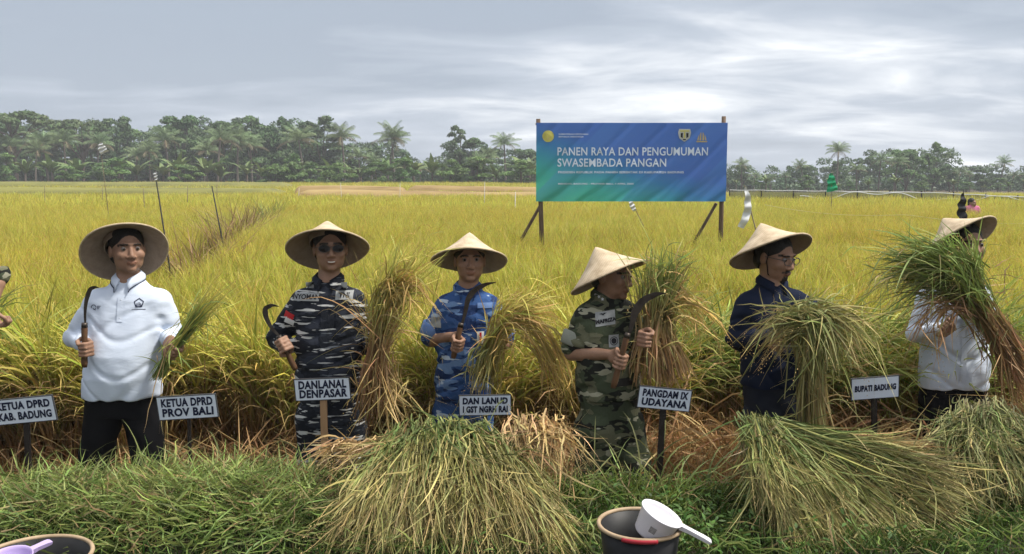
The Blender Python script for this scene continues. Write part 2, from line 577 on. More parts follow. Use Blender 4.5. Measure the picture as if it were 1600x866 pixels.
def make_tuft(kind, seed):
    r = np.random.default_rng(seed)
    B = Blades()

    def leaves(n, Lr, th, dr, w, stops, K=5, rad=0.05, z0=(0, 0.1), az=None, power=1.6):
        base = np.zeros((n, 3))
        a0 = r.uniform(0, 2 * PI, n)
        rr = rad * np.sqrt(r.uniform(0, 1, n))
        base[:, 0] = rr * np.cos(a0); base[:, 1] = rr * np.sin(a0)
        base[:, 2] = r.uniform(*z0, n)
        az_ = r.uniform(0, 2 * PI, n) if az is None else r.normal(az[0], az[1], n)
        P = paths(base, az_, r.uniform(*Lr, n), r.uniform(*th, n), r.uniform(*dr, n), K, power)
        B.add(strips(P, taper(K, r.uniform(w[0], w[1], n)), r.uniform(0, PI, n), lerp_cols(n, K, stops, r=r)))

    S = [(0, BRN), (0.22, (0.27, 0.24, 0.06)), (0.6, GR), (1, YG)]
    S2 = [(0, BRN), (0.2, (0.30, 0.26, 0.06)), (0.55, YG), (1, (0.57, 0.53, 0.10))]
    P_ = [(0, (0.28, 0.26, 0.06)), (0.55, (0.38, 0.31, 0.07)), (0.72, GOLD), (1, GOLD)]
    if kind == 'rice':
        leaves(20, (0.7, 1.0), (0.0, 0.18), (0.1, 0.7), (0.003, 0.0055), S)
        leaves(34, (0.4, 0.7), (0.02, 0.28), (0.05, 0.9), (0.003, 0.0055), S2, z0=(0.25, 0.5))
        leaves(9, (0.5, 0.65), (0.0, 0.2), (0.8, 2.2), (0.004, 0.007), P_, K=7, z0=(0.38, 0.5), power=3.5)
    elif kind == 'edge':
        F = -PI / 2
        leaves(40, (0.45, 0.8), (0.0, 0.25), (0.0, 0.5), (0.003, 0.006), [(0, BRN), (0.5, (0.34, 0.2, 0.08)), (1, (0.34, 0.24, 0.09))], z0=(0, 0.05), rad=0.1)
        leaves(30, (0.4, 0.7), (0.2, 0.7), (0.4, 2.0), (0.003, 0.006), [(0, (0.28, 0.17, 0.07)), (1, (0.42, 0.29, 0.12))], z0=(0.15, 0.55), rad=0.1)
        leaves(44, (0.45, 0.8), (0.0, 0.45), (0.1, 1.5), (0.004, 0.008), [(0, (0.26, 0.23, 0.06)), (0.4, (0.30, 0.33, 0.06)), (1, (0.58, 0.53, 0.10))], z0=(0.3, 0.6), az=(F, 1.4))
        leaves(13, (0.45, 0.7), (0.1, 0.5), (1.2, 2.5), (0.005, 0.010), [(0, (0.32, 0.30, 0.07)), (0.5, (0.45, 0.36, 0.09)), (0.7, GOLD), (1, (0.56, 0.38, 0.13))], K=8, z0=(0.4, 0.6), az=(F, 0.9), power=2.2)
        n = 12
        b = np.stack([r.normal(0, .13, n), r.normal(-.12, .12, n), r.uniform(.6, .98, n)], -1)
        B.add(ears(b, np.stack([r.normal(0, .6, n), r.normal(-.5, .5, n), r.uniform(-.3, .5, n)], -1), r, (0.14, 0.22), 16, (0.48, 0.34, 0.11), sag=1.1))
    elif kind == 'lodged':
        F = -PI / 2
        leaves(26, (0.4, 0.7), (0.0, 0.3), (0.0, 0.6), (0.003, 0.006), [(0, BRN), (1, (0.44, 0.25, 0.10))], z0=(0, 0.05), rad=0.1)
        leaves(50, (0.5, 0.85), (0.2, 0.8), (0.6, 1.8), (0.004, 0.008), [(0, (0.20, 0.21, 0.06)), (0.4, (0.19, 0.26, 0.055)), (0.85, (0.30, 0.35, 0.085)), (1, (0.46, 0.42, 0.14))], K=6, z0=(0.45, 0.75), az=(F + 0.5, 1.1), power=1.3)
        leaves(14, (0.4, 0.7), (0.3, 1.0), (0.6, 2.0), (0.004, 0.008), [(0, (0.3, 0.2, 0.08)), (1, (0.5, 0.36, 0.15))], K=6, z0=(0.4, 0.7))
    elif kind == 'stubble':
        leaves(46, (0.18, 0.42), (0.0, 0.28), (-0.1, 0.3), (0.003, 0.006), [(0, (0.30, 0.15, 0.06)), (0.6, (0.48, 0.26, 0.10)), (1, (0.55, 0.36, 0.16))], K=3, z0=(0, 0.02), rad=0.09)
        leaves(16, (0.25, 0.5), (0.5, 1.2), (0.5, 1.6), (0.003, 0.006), [(0, (0.36, 0.2, 0.08)), (1, (0.55, 0.38, 0.18))], K=5, z0=(0.05, 0.3), rad=0.08)
    elif kind == 'far':
        leaves(26, (0.8, 1.05), (0.0, 0.35), (0.1, 0.6), (0.014, 0.024), S2, K=4, rad=0.25)
        leaves(10, (0.8, 1.0), (0.0, 0.3), (0.5, 1.6), (0.015, 0.024), P_, K=5, rad=0.25)
    return B.mesh('tuft_' + kind, M['rice'] if kind in ('rice', 'far') else M['straw'])


tuft_col = bpy.data.collections.new('tuft_sources')
TUFTS = []
_src = {}


def add_source(kind, me):
    o = bpy.data.objects.new('t%02d_%s' % (len(TUFTS), kind), me)
    tuft_col.objects.link(o)
    TUFTS.append(kind)


def mesh_arrays(me):
    v = np.empty(len(me.vertices) * 3, np.float32); me.vertices.foreach_get('co', v)
    f = np.empty(len(me.loops), np.int32); me.loops.foreach_get('vertex_index', f)
    c = np.empty(len(me.vertices) * 4, np.float32); me.color_attributes['Col'].data.foreach_get('color', c)
    return v.reshape(-1, 3), f.reshape(-1, 4), c.reshape(-1, 4)[:, :3]


def make_patch(src, size, sp, seed, wide=1.0):
    """a square of crop made of many single plants, for the field beyond the first metres"""
    r = np.random.default_rng(seed)
    B = Blades()
    g = np.arange(-size / 2 + sp / 2, size / 2, sp)
    for x in g:
        for y in g:
            v, f, c = src[int(r.integers(0, len(src)))]
            a = r.uniform(0, 2 * PI)
            ca, sa = math.cos(a), math.sin(a)
            q = v.copy()
            q[:, 0] = (v[:, 0] * ca - v[:, 1] * sa) * wide + r.normal(0, 0.07) * v[:, 2]
            q[:, 1] = (v[:, 0] * sa + v[:, 1] * ca) * wide + r.normal(0, 0.07) * v[:, 2]
            q[:, 2] = v[:, 2] * r.uniform(0.9, 1.1)
            q[:, 0] += x + r.uniform(-.35, .35) * sp; q[:, 1] += y + r.uniform(-.35, .35) * sp
            B.add((q, f, c * r.uniform(0.85, 1.15)))
    return B.mesh('patch', M['rice'])


for kind, seeds in (('rice', range(5)), ('far', range(20, 23)), ('edge', range(40, 44)), ('lodged', range(50, 53)), ('stubble', range(60, 63))):
    for s in seeds:
        me = make_tuft(kind, s)
        _src.setdefault(kind, []).append(mesh_arrays(me))
        add_source(kind, me)
CELL, FCELL = 0.84, 4.0
for s in range(5):
    add_source('ricepatch', make_patch(_src['rice'], CELL, 0.21, 500 + s))
for s in range(3):
    add_source('farpatch', make_patch(_src['far'], FCELL, 0.5, 520 + s, 1.1))
for s in range(2):
    add_source('farpatch2', make_patch(_src['far'], FCELL, 1.0, 530 + s, 1.8))
KIND_IDX = {k: [i for i, t in enumerate(TUFTS) if t == k] for k in set(TUFTS)}


def scatter_group():
    ng = bpy.data.node_groups.new('scatter', 'GeometryNodeTree')
    ng.interface.new_socket('Geometry', in_out='INPUT', socket_type='NodeSocketGeometry')
    ng.interface.new_socket('Geometry', in_out='OUTPUT', socket_type='NodeSocketGeometry')
    gi = ng.nodes.new('NodeGroupInput'); go = ng.nodes.new('NodeGroupOutput')
    ci = ng.nodes.new('GeometryNodeCollectionInfo')
    ci.inputs['Collection'].default_value = tuft_col
    ci.inputs['Separate Children'].default_value = True
    ci.inputs['Reset Children'].default_value = True
    iop = ng.nodes.new('GeometryNodeInstanceOnPoints')
    iop.inputs['Pick Instance'].default_value = True

    def attr(name, t):
        a = ng.nodes.new('GeometryNodeInputNamedAttribute')
        a.data_type = t
        a.inputs['Name'].default_value = name
        return [s for s in a.outputs if s.enabled and s.name == 'Attribute'][0]
    L = ng.links.new
    L(gi.outputs[0], iop.inputs['Points'])
    L(ci.outputs[0], iop.inputs['Instance'])
    L(attr('idx', 'INT'), iop.inputs['Instance Index'])
    L(attr('rot', 'FLOAT_VECTOR'), iop.inputs['Rotation'])
    L(attr('scl', 'FLOAT_VECTOR'), iop.inputs['Scale'])
    L(iop.outputs[0], go.inputs[0])
    return ng


SCATTER = scatter_group()


def scatter(name, pts, kinds, rot, scl, label, cat):
    n = len(pts)
    me = bpy.data.meshes.new(name)
    me.vertices.add(n)
    me.vertices.foreach_set('co', np.asarray(pts, np.float32).ravel())
    a = me.attributes.new('idx', 'INT', 'POINT'); a.data.foreach_set('value', np.asarray(kinds, np.int32))
    a = me.attributes.new('rot', 'FLOAT_VECTOR', 'POINT'); a.data.foreach_set('vector', np.asarray(rot, np.float32).ravel())
    a = me.attributes.new('scl', 'FLOAT_VECTOR', 'POINT'); a.data.foreach_set('vector', np.asarray(scl, np.float32).ravel())
    o = link(name, me)
    md = o.modifiers.new('scatter', 'NODES')
    md.node_group = SCATTER
    return tag(o, label, cat, kind='stuff')


def grid_pts(y0, y1, sp, jit=0.35, margin=1.12, r=rng):
    out = []
    for y in np.arange(y0, y1, sp):
        hw = y * 800 / FPX * margin + 0.6
        x = np.arange(-hw, hw, sp)
        out.append(np.stack([x, np.full_like(x, y), 0 * x], -1))
    p = np.concatenate(out)
    p[:, :2] += r.uniform(-jit, jit, (len(p), 2)) * sp
    return p


def front(x):
    """where the standing crop begins"""
    return 5.55 + 0.10 * np.sin(x * 1.7) + 0.06 * np.sin(x * 4.1 + 1) - 0.35 * np.clip((-x - 2.0) / 0.5, 0, 1)


def path_d(p):
    """distance to the trodden strip that runs off diagonally behind the second man's hat"""
    a = np.array([gx(235, 9.5), 9.5]); b = np.array([gx(428, 32.0), 32.0])
    d = b - a
    t = np.clip(((p[:, :2] - a) @ d) / (d @ d), 0, 1)
    return np.linalg.norm(p[:, :2] - (a + t[:, None] * d), axis=1)


Y_SPLIT = 7.1
cells = grid_pts(Y_SPLIT + CELL / 2, 30.0, CELL, jit=0.0)
pc = path_d(cells)
whole = cells[pc > 0.95]
loose = cells[pc <= 0.95]
g4 = (np.arange(4) - 1.5) * 0.21
sub = np.array([(a, b, 0) for a in g4 for b in g4])
loose = (loose[:, None] + sub[None]).reshape(-1, 3)
loose = loose + np.concatenate([rng.uniform(-.07, .07, (len(loose), 2)), np.zeros((len(loose), 1))], 1)
near = np.concatenate([grid_pts(5.0, Y_SPLIT, 0.21), loose])
near = near[(near[:, 1] > front(near[:, 0]) + 0.12) & (path_d(near) > 0.33)]
far1 = grid_pts(30.0 + FCELL / 2, 62.0, FCELL, jit=0.0)
far1 = far1[path_d(far1) > 0.1]
far2 = grid_pts(62.0 + FCELL / 2, 118.0, FCELL, jit=0.0)
far2 = far2[far2[:, 0] / far2[:, 1] * FPX + 800 < 860]
far2[:, 2] += np.clip((far2[:, 1] - 62) * 0.012, 0, 0.6)
quarter = lambda n: rng.integers(0, 4, n) * PI / 2
sets = [(near, 'rice', 0.07), (whole, 'ricepatch', 0.0), (far1, 'farpatch', 0.0), (far2, 'farpatch2', 0.0)]
P_all = np.concatenate([q[0] for q in sets])
kid = np.concatenate([rng.choice(KIND_IDX[k], len(p)) for p, k, t in sets])
rot = np.concatenate([np.stack([rng.normal(0, t + 1e-6, len(p)), rng.normal(0.02 if t else 0, t + 1e-6, len(p)), rng.uniform(0, 2 * PI, len(p)) if t else quarter(len(p))], -1) for p, k, t in sets])
h = 1.0 + 0.06 * wave(P_all[:, 0], P_all[:, 1], 0.9, 12) + rng.uniform(-0.06, 0.06, len(P_all))
scatter('rice_field', P_all, kid, rot, np.stack([0 * h + 1, 0 * h + 1, h], -1), 'ripe yellow-green rice crop filling the paddy behind the people', 'rice field')

# the cut face of the crop: drooping ears over dry brown lower stems
e1 = []
for x in np.arange(-4.6, 4.7, 0.115):
    for k in range(2):
        xx = x + rng.uniform(-0.05, 0.05)
        e1.append((xx, front(xx) + k * 0.14 + rng.uniform(-0.05, 0.05), 0))
e1 = np.array(e1)
lod = (e1[:, 0] > gx(1040, 5.6)) | (e1[:, 0] < gx(40, 5.6))
lod &= rng.uniform(0, 1, len(e1)) < 0.9
e1[:, 1] += np.where(lod, 0.16, 0.0)
n = len(e1)
kid = np.where(lod, rng.choice(KIND_IDX['lodged'], n), rng.choice(KIND_IDX['edge'], n))
rot = np.stack([rng.normal(0.05, 0.12, n), rng.normal(0, 0.12, n), rng.normal(0, 0.5, n)], -1)
s = rng.uniform(0.88, 1.08, n)
scatter('rice_edge', e1, kid, rot, np.stack([s, s, s], -1), 'cut edge of the rice with drooping golden ears and dry brown stems', 'rice crop')

# stubble on the harvested strip
sb = []
for y in np.arange(4.55, 5.55, 0.14):
    for x in np.arange(-3.4, 3.6, 0.15):
        sb.append((x + rng.uniform(-.05, .05), y + rng.uniform(-.05, .05), 0))
sb = np.array(sb)
sb = sb[sb[:, 1] < front(sb[:, 0]) - 0.03]
n = len(sb)
rot = np.stack([rng.normal(0, 0.15, n), rng.normal(0, 0.15, n), rng.uniform(0, 6.3, n)], -1)
s = rng.uniform(0.7, 1.25, n)
s *= np.where(sb[:, 1] < 4.8, 0.6, 1.0) * np.where(sb[:, 0] < gx(860, 5), 0.7, 1.1)
scatter('rice_stubble', sb, rng.choice(KIND_IDX['stubble'], n), rot, np.stack([s, s, s], -1), 'orange-brown cut rice stubble on the strip where the people stand', 'stubble')
# ------------------------------------------------------------------ trees beyond the field
M['crown'] = leaf_mat('tree_leaf', trans=0.18, rough=0.5, var=(0.7, 0.9, 0.9), var_scale=0.12, var_amt=0.8, fine=0.3)
M['bark'] = surf_mat('bark', (0.16, 0.12, 0.09), (0.07, 0.055, 0.045), rough=0.95, scale=3, stretch=(1, 1, 0.3), bump=0.5, bump_scale=12)
M['palm_bark'] = surf_mat('palm_bark', (0.15, 0.125, 0.10), (0.08, 0.068, 0.057), rough=0.95, scale=4, stretch=(0.4, 0.4, 4), bump=0.5, bump_scale=8)


def leaf_cloud(centres, radii, per, size, col, r, flat=0.5, shell=0.55):
    """leaf-sized quads spread through a set of clumps, facing outwards and up with much scatter"""
    V, C = [], []
    for c, rad, n in zip(centres, radii, per):
        d = norm(r.normal(0, 1, (n, 3)))
        d[:, 2] = np.abs(d[:, 2]) * 1.1 - 0.35
        rr = (shell + (1 - shell) * r.uniform(0, 1, n) ** 0.7)[:, None]
        p = np.asarray(c) + d * np.asarray(rad) * rr + r.normal(0, 0.05, (n, 3))
        nn = norm(d * 0.7 + np.array([0, 0, flat]) + r.normal(0, 0.55, (n, 3)))
        t = norm(np.cross(nn, r.normal(0, 1, (n, 3))))
        b = np.cross(nn, t)
        s = (size * r.uniform(0.55, 1.3, n))[:, None]
        V.append(np.stack([p - t * s, p - b * s * 0.45, p + t * s, p + b * s * 0.45], 1))
        tone = r.uniform(0.72, 1.3)
        cc = np.asarray(col) * tone * (1 + r.uniform(-0.3, 0.3, (n, 1))) * (1 + r.uniform(-0.1, 0.1, (n, 3)))
        C.append(np.repeat(cc[:, None], 4, 1))
    V = np.concatenate(V).reshape(-1, 3)
    C = np.concatenate(C).reshape(-1, 3)
    F = np.arange(len(V)).reshape(-1, 4)
    return V, F, np.clip(C, 0.003, 0.6)


def broadleaf(kind, seed):
    """returns (trunk mesh, crown mesh, height); the tree is about 10 m tall"""
    r = np.random.default_rng(seed)
    Htot = 10.0
    mb = MB()
    cs, rs = [], []
    if kind == 'round':
        trunk_h, cw, nb = 2.4, 3.0, 20
    elif kind == 'umbrella':
        trunk_h, cw, nb = 6.6, 4.6, 16
    elif kind == 'tall':
        trunk_h, cw, nb = 3.4, 2.2, 16
    else:
        trunk_h, cw, nb = 1.4, 3.5, 20
    bend = r.normal(0, 0.25, 2)
    tp = [np.array([bend[0] * t * t, bend[1] * t * t, trunk_h * t]) for t in np.linspace(0, 1, 6)]
    mb.tube(tp, np.linspace(0.26, 0.15, 6), 7)
    for k in range(nb):
        a = 2 * PI * (k * 0.618) + r.uniform(-0.3, 0.3)
        q = math.sqrt((k + 0.5) / nb)
        if kind == 'umbrella':
            c = np.array([cw * q * math.cos(a), cw * q * math.sin(a), Htot - 0.9 - 1.2 * q * q + r.uniform(-0.3, 0.3)])
            rd = np.array([r.uniform(0.9, 1.5), r.uniform(0.9, 1.5), r.uniform(0.35, 0.6)])
        elif kind == 'tall':
            z = trunk_h - 0.6 + (Htot - trunk_h) * (k + 0.5) / nb
            wz = cw * max(0.25, 1 - ((z - 6) / 5.0) ** 2 * 0.8)
            c = np.array([wz * r.uniform(.35, .9) * math.cos(a), wz * r.uniform(.35, .9) * math.sin(a), z])
            rd = r.uniform(0.65, 1.15, 3) * np.array([1, 1, 0.7])
        else:
            z = trunk_h + (Htot - 1.0 - trunk_h) * r.uniform(0.05, 1)
            f = (z - trunk_h) / (Htot - trunk_h)
            wz = cw * math.sqrt(max(0.08, 1 - (2 * f - 0.75) ** 2 * 0.8))
            c = np.array([wz * q * math.cos(a), wz * q * math.sin(a), z])
            rd = r.uniform(0.8, 1.5, 3) * np.array([1, 1, 0.72])
        cs.append(c); rs.append(rd)
        if k % 2 == 0 or kind == 'umbrella':
            st = tp[min(5, int(r.integers(3, 6)))]
            mid = (st + c) / 2 + np.array([0, 0, -0.25])
            mb.tube([st, mid, c], [0.12, 0.08, 0.03], 5, cap=False)
    per = [int(150 * (np.mean(rd) ** 2) / 0.9) + 60 for rd in rs]
    col = {'round': (0.095, 0.150, 0.055), 'umbrella': (0.11, 0.155, 0.06), 'tall': (0.085, 0.13, 0.055), 'bush': (0.13, 0.20, 0.06)}[kind]
    V, F, C = leaf_cloud(cs, rs, per, 0.27, col, r)
    return mb.mesh('trunk', M['bark'], True), np_mesh('crown', V, F, M['crown'], C)


def palm(seed, nf=20, h=10.0):
    r = np.random.default_rng(seed)
    mb = MB()
    lean = r.normal(0, 0.7, 2)
    tp = np.array([[lean[0] * t ** 2, lean[1] * t ** 2, h * 0.8 * t] for t in np.linspace(0, 1, 9)])
    mb.tube(tp, np.linspace(0.2, 0.12, 9), 7)
    top = tp[-1]
    B = Blades()
    V, C = [], []
    for k in range(nf):
        az = 2 * PI * k * 0.618 + r.uniform(-0.2, 0.2)
        L_ = r.uniform(2.6, 3.4)
        th0 = (k / nf) * 1.5 + r.uniform(-0.1, 0.15)
        Pc = paths(top[None], np.array([az]), np.array([L_]), np.array([th0]), np.array([r.uniform(0.8, 1.5)]), 16, 1.4)[0]
        T = norm(np.gradient(Pc, axis=0))
        S = norm(np.cross(T, (0, 0, 1)))
        cc = np.array((0.17, 0.22, 0.10)) * r.uniform(0.7, 1.35) if k < nf - 3 else np.array((0.17, 0.13, 0.07))
        B.add(strips(Pc[None], np.full((1, 16), 0.035), np.zeros(1), np.repeat(np.repeat(cc[None, None] * 1.3, 16, 1), 1, 0)))
        for i in range(2, 16):
            ll = 0.75 * math.sin(PI * (i / 16.5)) ** 0.6 + 0.08
            for sd in (-1, 1):
                d = norm(S[i] * sd * 0.8 + T[i] * 0.55 + np.array([0, 0, -0.55]))
                p0 = Pc[i]; w_ = T[i] * 0.055
                V.append([p0 - w_, p0 + w_, p0 + d * ll + w_ * 0.3 + np.array([0, 0, -0.1 * ll]), p0 + d * ll - w_ * 0.3 + np.array([0, 0, -0.1 * ll])])
                C.append([cc * r.uniform(0.8, 1.2)] * 4)
    V = np.array(V).reshape(-1, 3); C = np.array(C).reshape(-1, 3)
    B.add((V, np.arange(len(V)).reshape(-1, 4), C))
    return mb.mesh('trunk', M['palm_bark'], True), B.mesh('crown', M['crown'])


def banana(seed):
    r = np.random.default_rng(seed)
    mb = MB()
    mb.tube([(0, 0, 0), (0.05, 0, 1.3), (0.0, 0.05, 2.4)], [0.17, 0.14, 0.08], 7)
    B = Blades()
    n = 11
    P = paths(np.repeat([[0, 0.05, 2.2]], n, 0), np.arange(n) * 2.4, r.uniform(2.0, 2.8, n), r.uniform(0.05, 0.7, n), r.uniform(0.9, 1.9, n), 8, 1.6)
    B.add(strips(P, taper(8, r.uniform(0.25, 0.36, n), 0.25, 0.4), r.uniform(-0.4, 0.4, n), lerp_cols(n, 8, [(0, (0.16, 0.19, 0.06)), (1, (0.13, 0.19, 0.06))], r=r)))
    return mb.mesh('trunk', M['bark'], True), B.mesh('crown', M['crown'])


PROTO = {}
for k in ('round', 'umbrella', 'tall', 'bush'):
    PROTO[k] = [broadleaf(k, 100 + i) for i in range(4)]
PROTO['palm'] = [palm(200 + i) for i in range(5)]
PROTO['banana'] = [banana(300 + i) for i in range(3)]
NAMES = {'round': 'broadleaf_tree', 'umbrella': 'rain_tree', 'tall': 'broadleaf_tree', 'bush': 'bushy_tree', 'palm': 'coconut_palm', 'banana': 'banana_plant'}
CATS = {'round': 'tree', 'umbrella': 'tree', 'tall': 'tree', 'bush': 'tree', 'palm': 'palm tree', 'banana': 'banana plant'}


def tree(kind, px, py_top, Y, label, var=None, wide=1.0, group=None, base_z=0.0, rz=None):
    top = at(px, py_top, Y)
    h = (top[2] - base_z) / {'banana': 4.0, 'palm': 10.0}.get(kind, 10.0)
    root = empty(NAMES[kind], (top[0], Y, base_z), rng.uniform(0, 6.28) if rz is None else rz)
    root.scale = (h * wide, h * wide, h)
    tag(root, label, CATS[kind], group)
    v = int(rng.integers(0, len(PROTO[kind]))) if var is None else var % len(PROTO[kind])
    link('trunk', PROTO[kind][v][0], root)
    link('crown', PROTO[kind][v][1], root)
    return root


# skyline: the height of the wood's outline along the picture
SKY_X = [-60, 0, 40, 90, 140, 190, 240, 280, 340, 400, 440, 500, 540, 580, 615, 645, 665, 700, 740, 790, 835, 900, 1000, 1100, 1160, 1230, 1300, 1340, 1400, 1440, 1480, 1500, 1560, 1600, 1660]
SKY_Y = [180, 176, 182, 188, 192, 186, 192, 180, 184, 182, 186, 190, 208, 214, 212, 236, 250, 214, 216, 224, 240, 250, 256, 250, 250, 254, 248, 240, 224, 222, 230, 252, 254, 260, 264]
# woodland mass behind: clumps of leaves reading as one dark mass
cs, rs, per = [], [], []
for px in np.arange(-80, 1690, 11):
    top = np.interp(px, SKY_X, SKY_Y)
    Y = 168 + rng.uniform(-4, 8)
    zt = at(px, top + 7 + rng.uniform(-4, 12), Y)[2]
    x = gx(px, Y)
    z = 0.6
    while z < zt:
        cs.append((x + rng.uniform(-0.8, 0.8), Y + rng.uniform(-2, 2), z))
        rr = rng.uniform(1.3, 2.2)
        rs.append((rr, rr, rr * 0.75)); per.append(130)
        z += 1.5
# undergrowth that closes the foot of the wood
for px in np.arange(-80, 1690, 9):
    Y = 150 + rng.uniform(-3, 5)
    zt = at(px, (262 if px < 860 else 284) + rng.uniform(-10, 10), Y)[2]
    z = 0.4
    while z < max(zt, 1.2):
        cs.append((gx(px, Y) + rng.uniform(-0.6, 0.6), Y + rng.uniform(-1, 1), z))
        rr = rng.uniform(0.9, 1.5)
        rs.append((rr, rr, rr * 0.8)); per.append(90)
        z += 1.1
V, F, C = leaf_cloud(cs, rs, per, 0.33, (0.085, 0.13, 0.06), rng)
tag(link('woodland', np_mesh('woodland', V, F, M['crown'], C)), 'dense dark green woodland closing off the far side of the rice field', 'woodland', kind='stuff')

# trees one can tell apart
named = [
    ('umbrella', 20, 168, 138, 'broad flat-topped tree at the far left edge of the tree line', 0, 1.0),
    ('umbrella', 125, 182, 140, 'low umbrella-shaped tree rising over palms behind the leftmost white-shirted man', 1, 0.85),
    ('tall', 186, 177, 142, 'dark narrow tree sticking up just left of the white kite-like flag', 0, 0.9),
    ('round', 280, 176, 140, 'rounded dark tree above the two leaning field poles', 1, 0.9),
    ('round', 352, 178, 142, 'rounded tree left of the gap above the navy-camouflage man', 2, 0.9),
    ('round', 402, 174, 141, 'tall rounded tree straight above the dry tufts in the field', 3, 0.9),
    ('round', 440, 177, 142, 'small rounded tree top left of the ragged open-crowned tree', 0, 0.7),
    ('tall', 500, 177, 139, 'ragged open-crowned tree with bare twigs above the tan terrace', 2, 1.2),
    ('palm', 537, 194, 138, 'coconut palm right beside the ragged open-crowned tree', 0, 1.0),
    ('palm', 604, 202, 141, 'shorter of the twin coconut palms above the tan terrace', 1, 0.9),
    ('palm', 615, 194, 139, 'taller of the twin coconut palms above the tan terrace', 2, 1.0),
    ('tall', 715, 194, 140, 'tall thin-topped tree standing alone right of the dip in the tree line', 1, 0.75),
    ('round', 738, 212, 141, 'dark round tree right of the tall thin-topped tree', 1, 0.9),
    ('palm', 790, 208, 139, 'coconut palm poking up left of the blue banner', 3, 1.0),
    ('round', 822, 226, 142, 'dark round tree touching the left edge of the blue banner', 2, 1.0),
    ('palm', 1160, 248, 139, 'coconut palm just right of the blue banner', 4, 1.0),
    ('palm', 1258, 250, 140, 'stubby palm left of the green scarecrow cloth', 1, 1.0),
    ('palm', 1310, 222, 138, 'tall coconut palm standing clear above the green scarecrow cloth', 3, 1.0),
    ('bush', 1418, 226, 134, 'big spreading tree with the tallest crown on the right side', 2, 1.12),
    ('bush', 1460, 218, 137, 'dense dark tree joined to the big spreading tree on the right', 0, 0.8),
    ('round', 1486, 254, 133, 'small round tree at the foot of the big spreading tree, right side', 3, 1.1),
    ('round', 1535, 262, 136, 'low dark tree under the rightmost coconut palm', 0, 1.2),
    ('palm', 1566, 245, 137, 'rightmost coconut palm standing above low trees', 2, 1.0),
    ('round', 1600, 268, 139, 'low dark tree at the far right edge of the picture', 1, 1.2),
]
for kind, px, py, Y, lab, var, wd in named:
    tree(kind, px, py, Y, lab, var, wd)

# the wood's front: rows that nothing tells apart
G_B = 'round-crowned trees massed along the far edge of the field'
L_B = 'dark green round-crowned tree massed in the far tree line'
for px in list(range(-40, 860, 27)) + list(range(1140, 1660, 22)):
    x = px + rng.uniform(-9, 9)
    t = np.interp(x, SKY_X, SKY_Y)
    tree(random.choice(['round', 'round', 'bush', 'tall']), x, t + rng.uniform(2, 34), rng.uniform(143, 158), L_B, None, rng.uniform(0.8, 1.15), G_B)
G_P = 'palms standing among the trees of the far wood'
L_P = 'coconut palm with drooping fronds among the far trees'
for px in [8, 48, 70, 96, 152, 208, 236, 262, 318, 335, 372, 388, 470, 560, 578, 632, 652, 690, 752, 770, 806, 828, 1178, 1205, 1228, 1340, 1375, 1400, 1500, 1520, 1582]:
    t = np.interp(px, SKY_X, SKY_Y)
    tree('palm', px + rng.uniform(-4, 4), t + rng.uniform(10, 46) * (0.5 if px > 1100 else 1), rng.uniform(126, 136), L_P, None, rng.uniform(0.9, 1.25), G_P)
G_N = 'banana plants and low bushes along the edge of the wood'
L_N = 'leafy banana plant at the foot of the far trees'
for px in list(range(-20, 850, 33)) + list(range(1150, 1640, 42)):
    tree('banana', px + rng.uniform(-12, 12), (250 if px < 850 else 278) + rng.uniform(-8, 14), rng.uniform(116, 124), L_N, None, rng.uniform(0.9, 1.3), G_N)
L_U = 'bright green low bushy tree at the foot of the far trees'
for px in [4, 115, 170, 290, 425, 452, 478, 512, 530, 590, 628, 700, 742, 815, 1190, 1260, 1330, 1440, 1510, 1560]:
    tree('bush', px, (244 if px < 850 else 280) + rng.uniform(-8, 16), rng.uniform(112, 122), L_U, None, rng.uniform(1.0, 1.6), 'low bushy trees at the foot of the wood')

# ------------------------------------------------------------------ air between here and the far trees
hz = MB().box((-310, -70, -1.1), (310, 430, 18))
hm, nt, out = base_mat('haze_air')
pv = N(nt, 'ShaderNodeVolumePrincipled', ins={'Density': HAZE, 'Color': (0.92, 0.95, 1.0, 1), 'Anisotropy': 0.0})
nt.links.new(pv.outputs[0], out.inputs['Volume'])
hobj = tag(hz.build('haze', hm), 'thin pale humid air over the field', 'haze', kind='stuff')
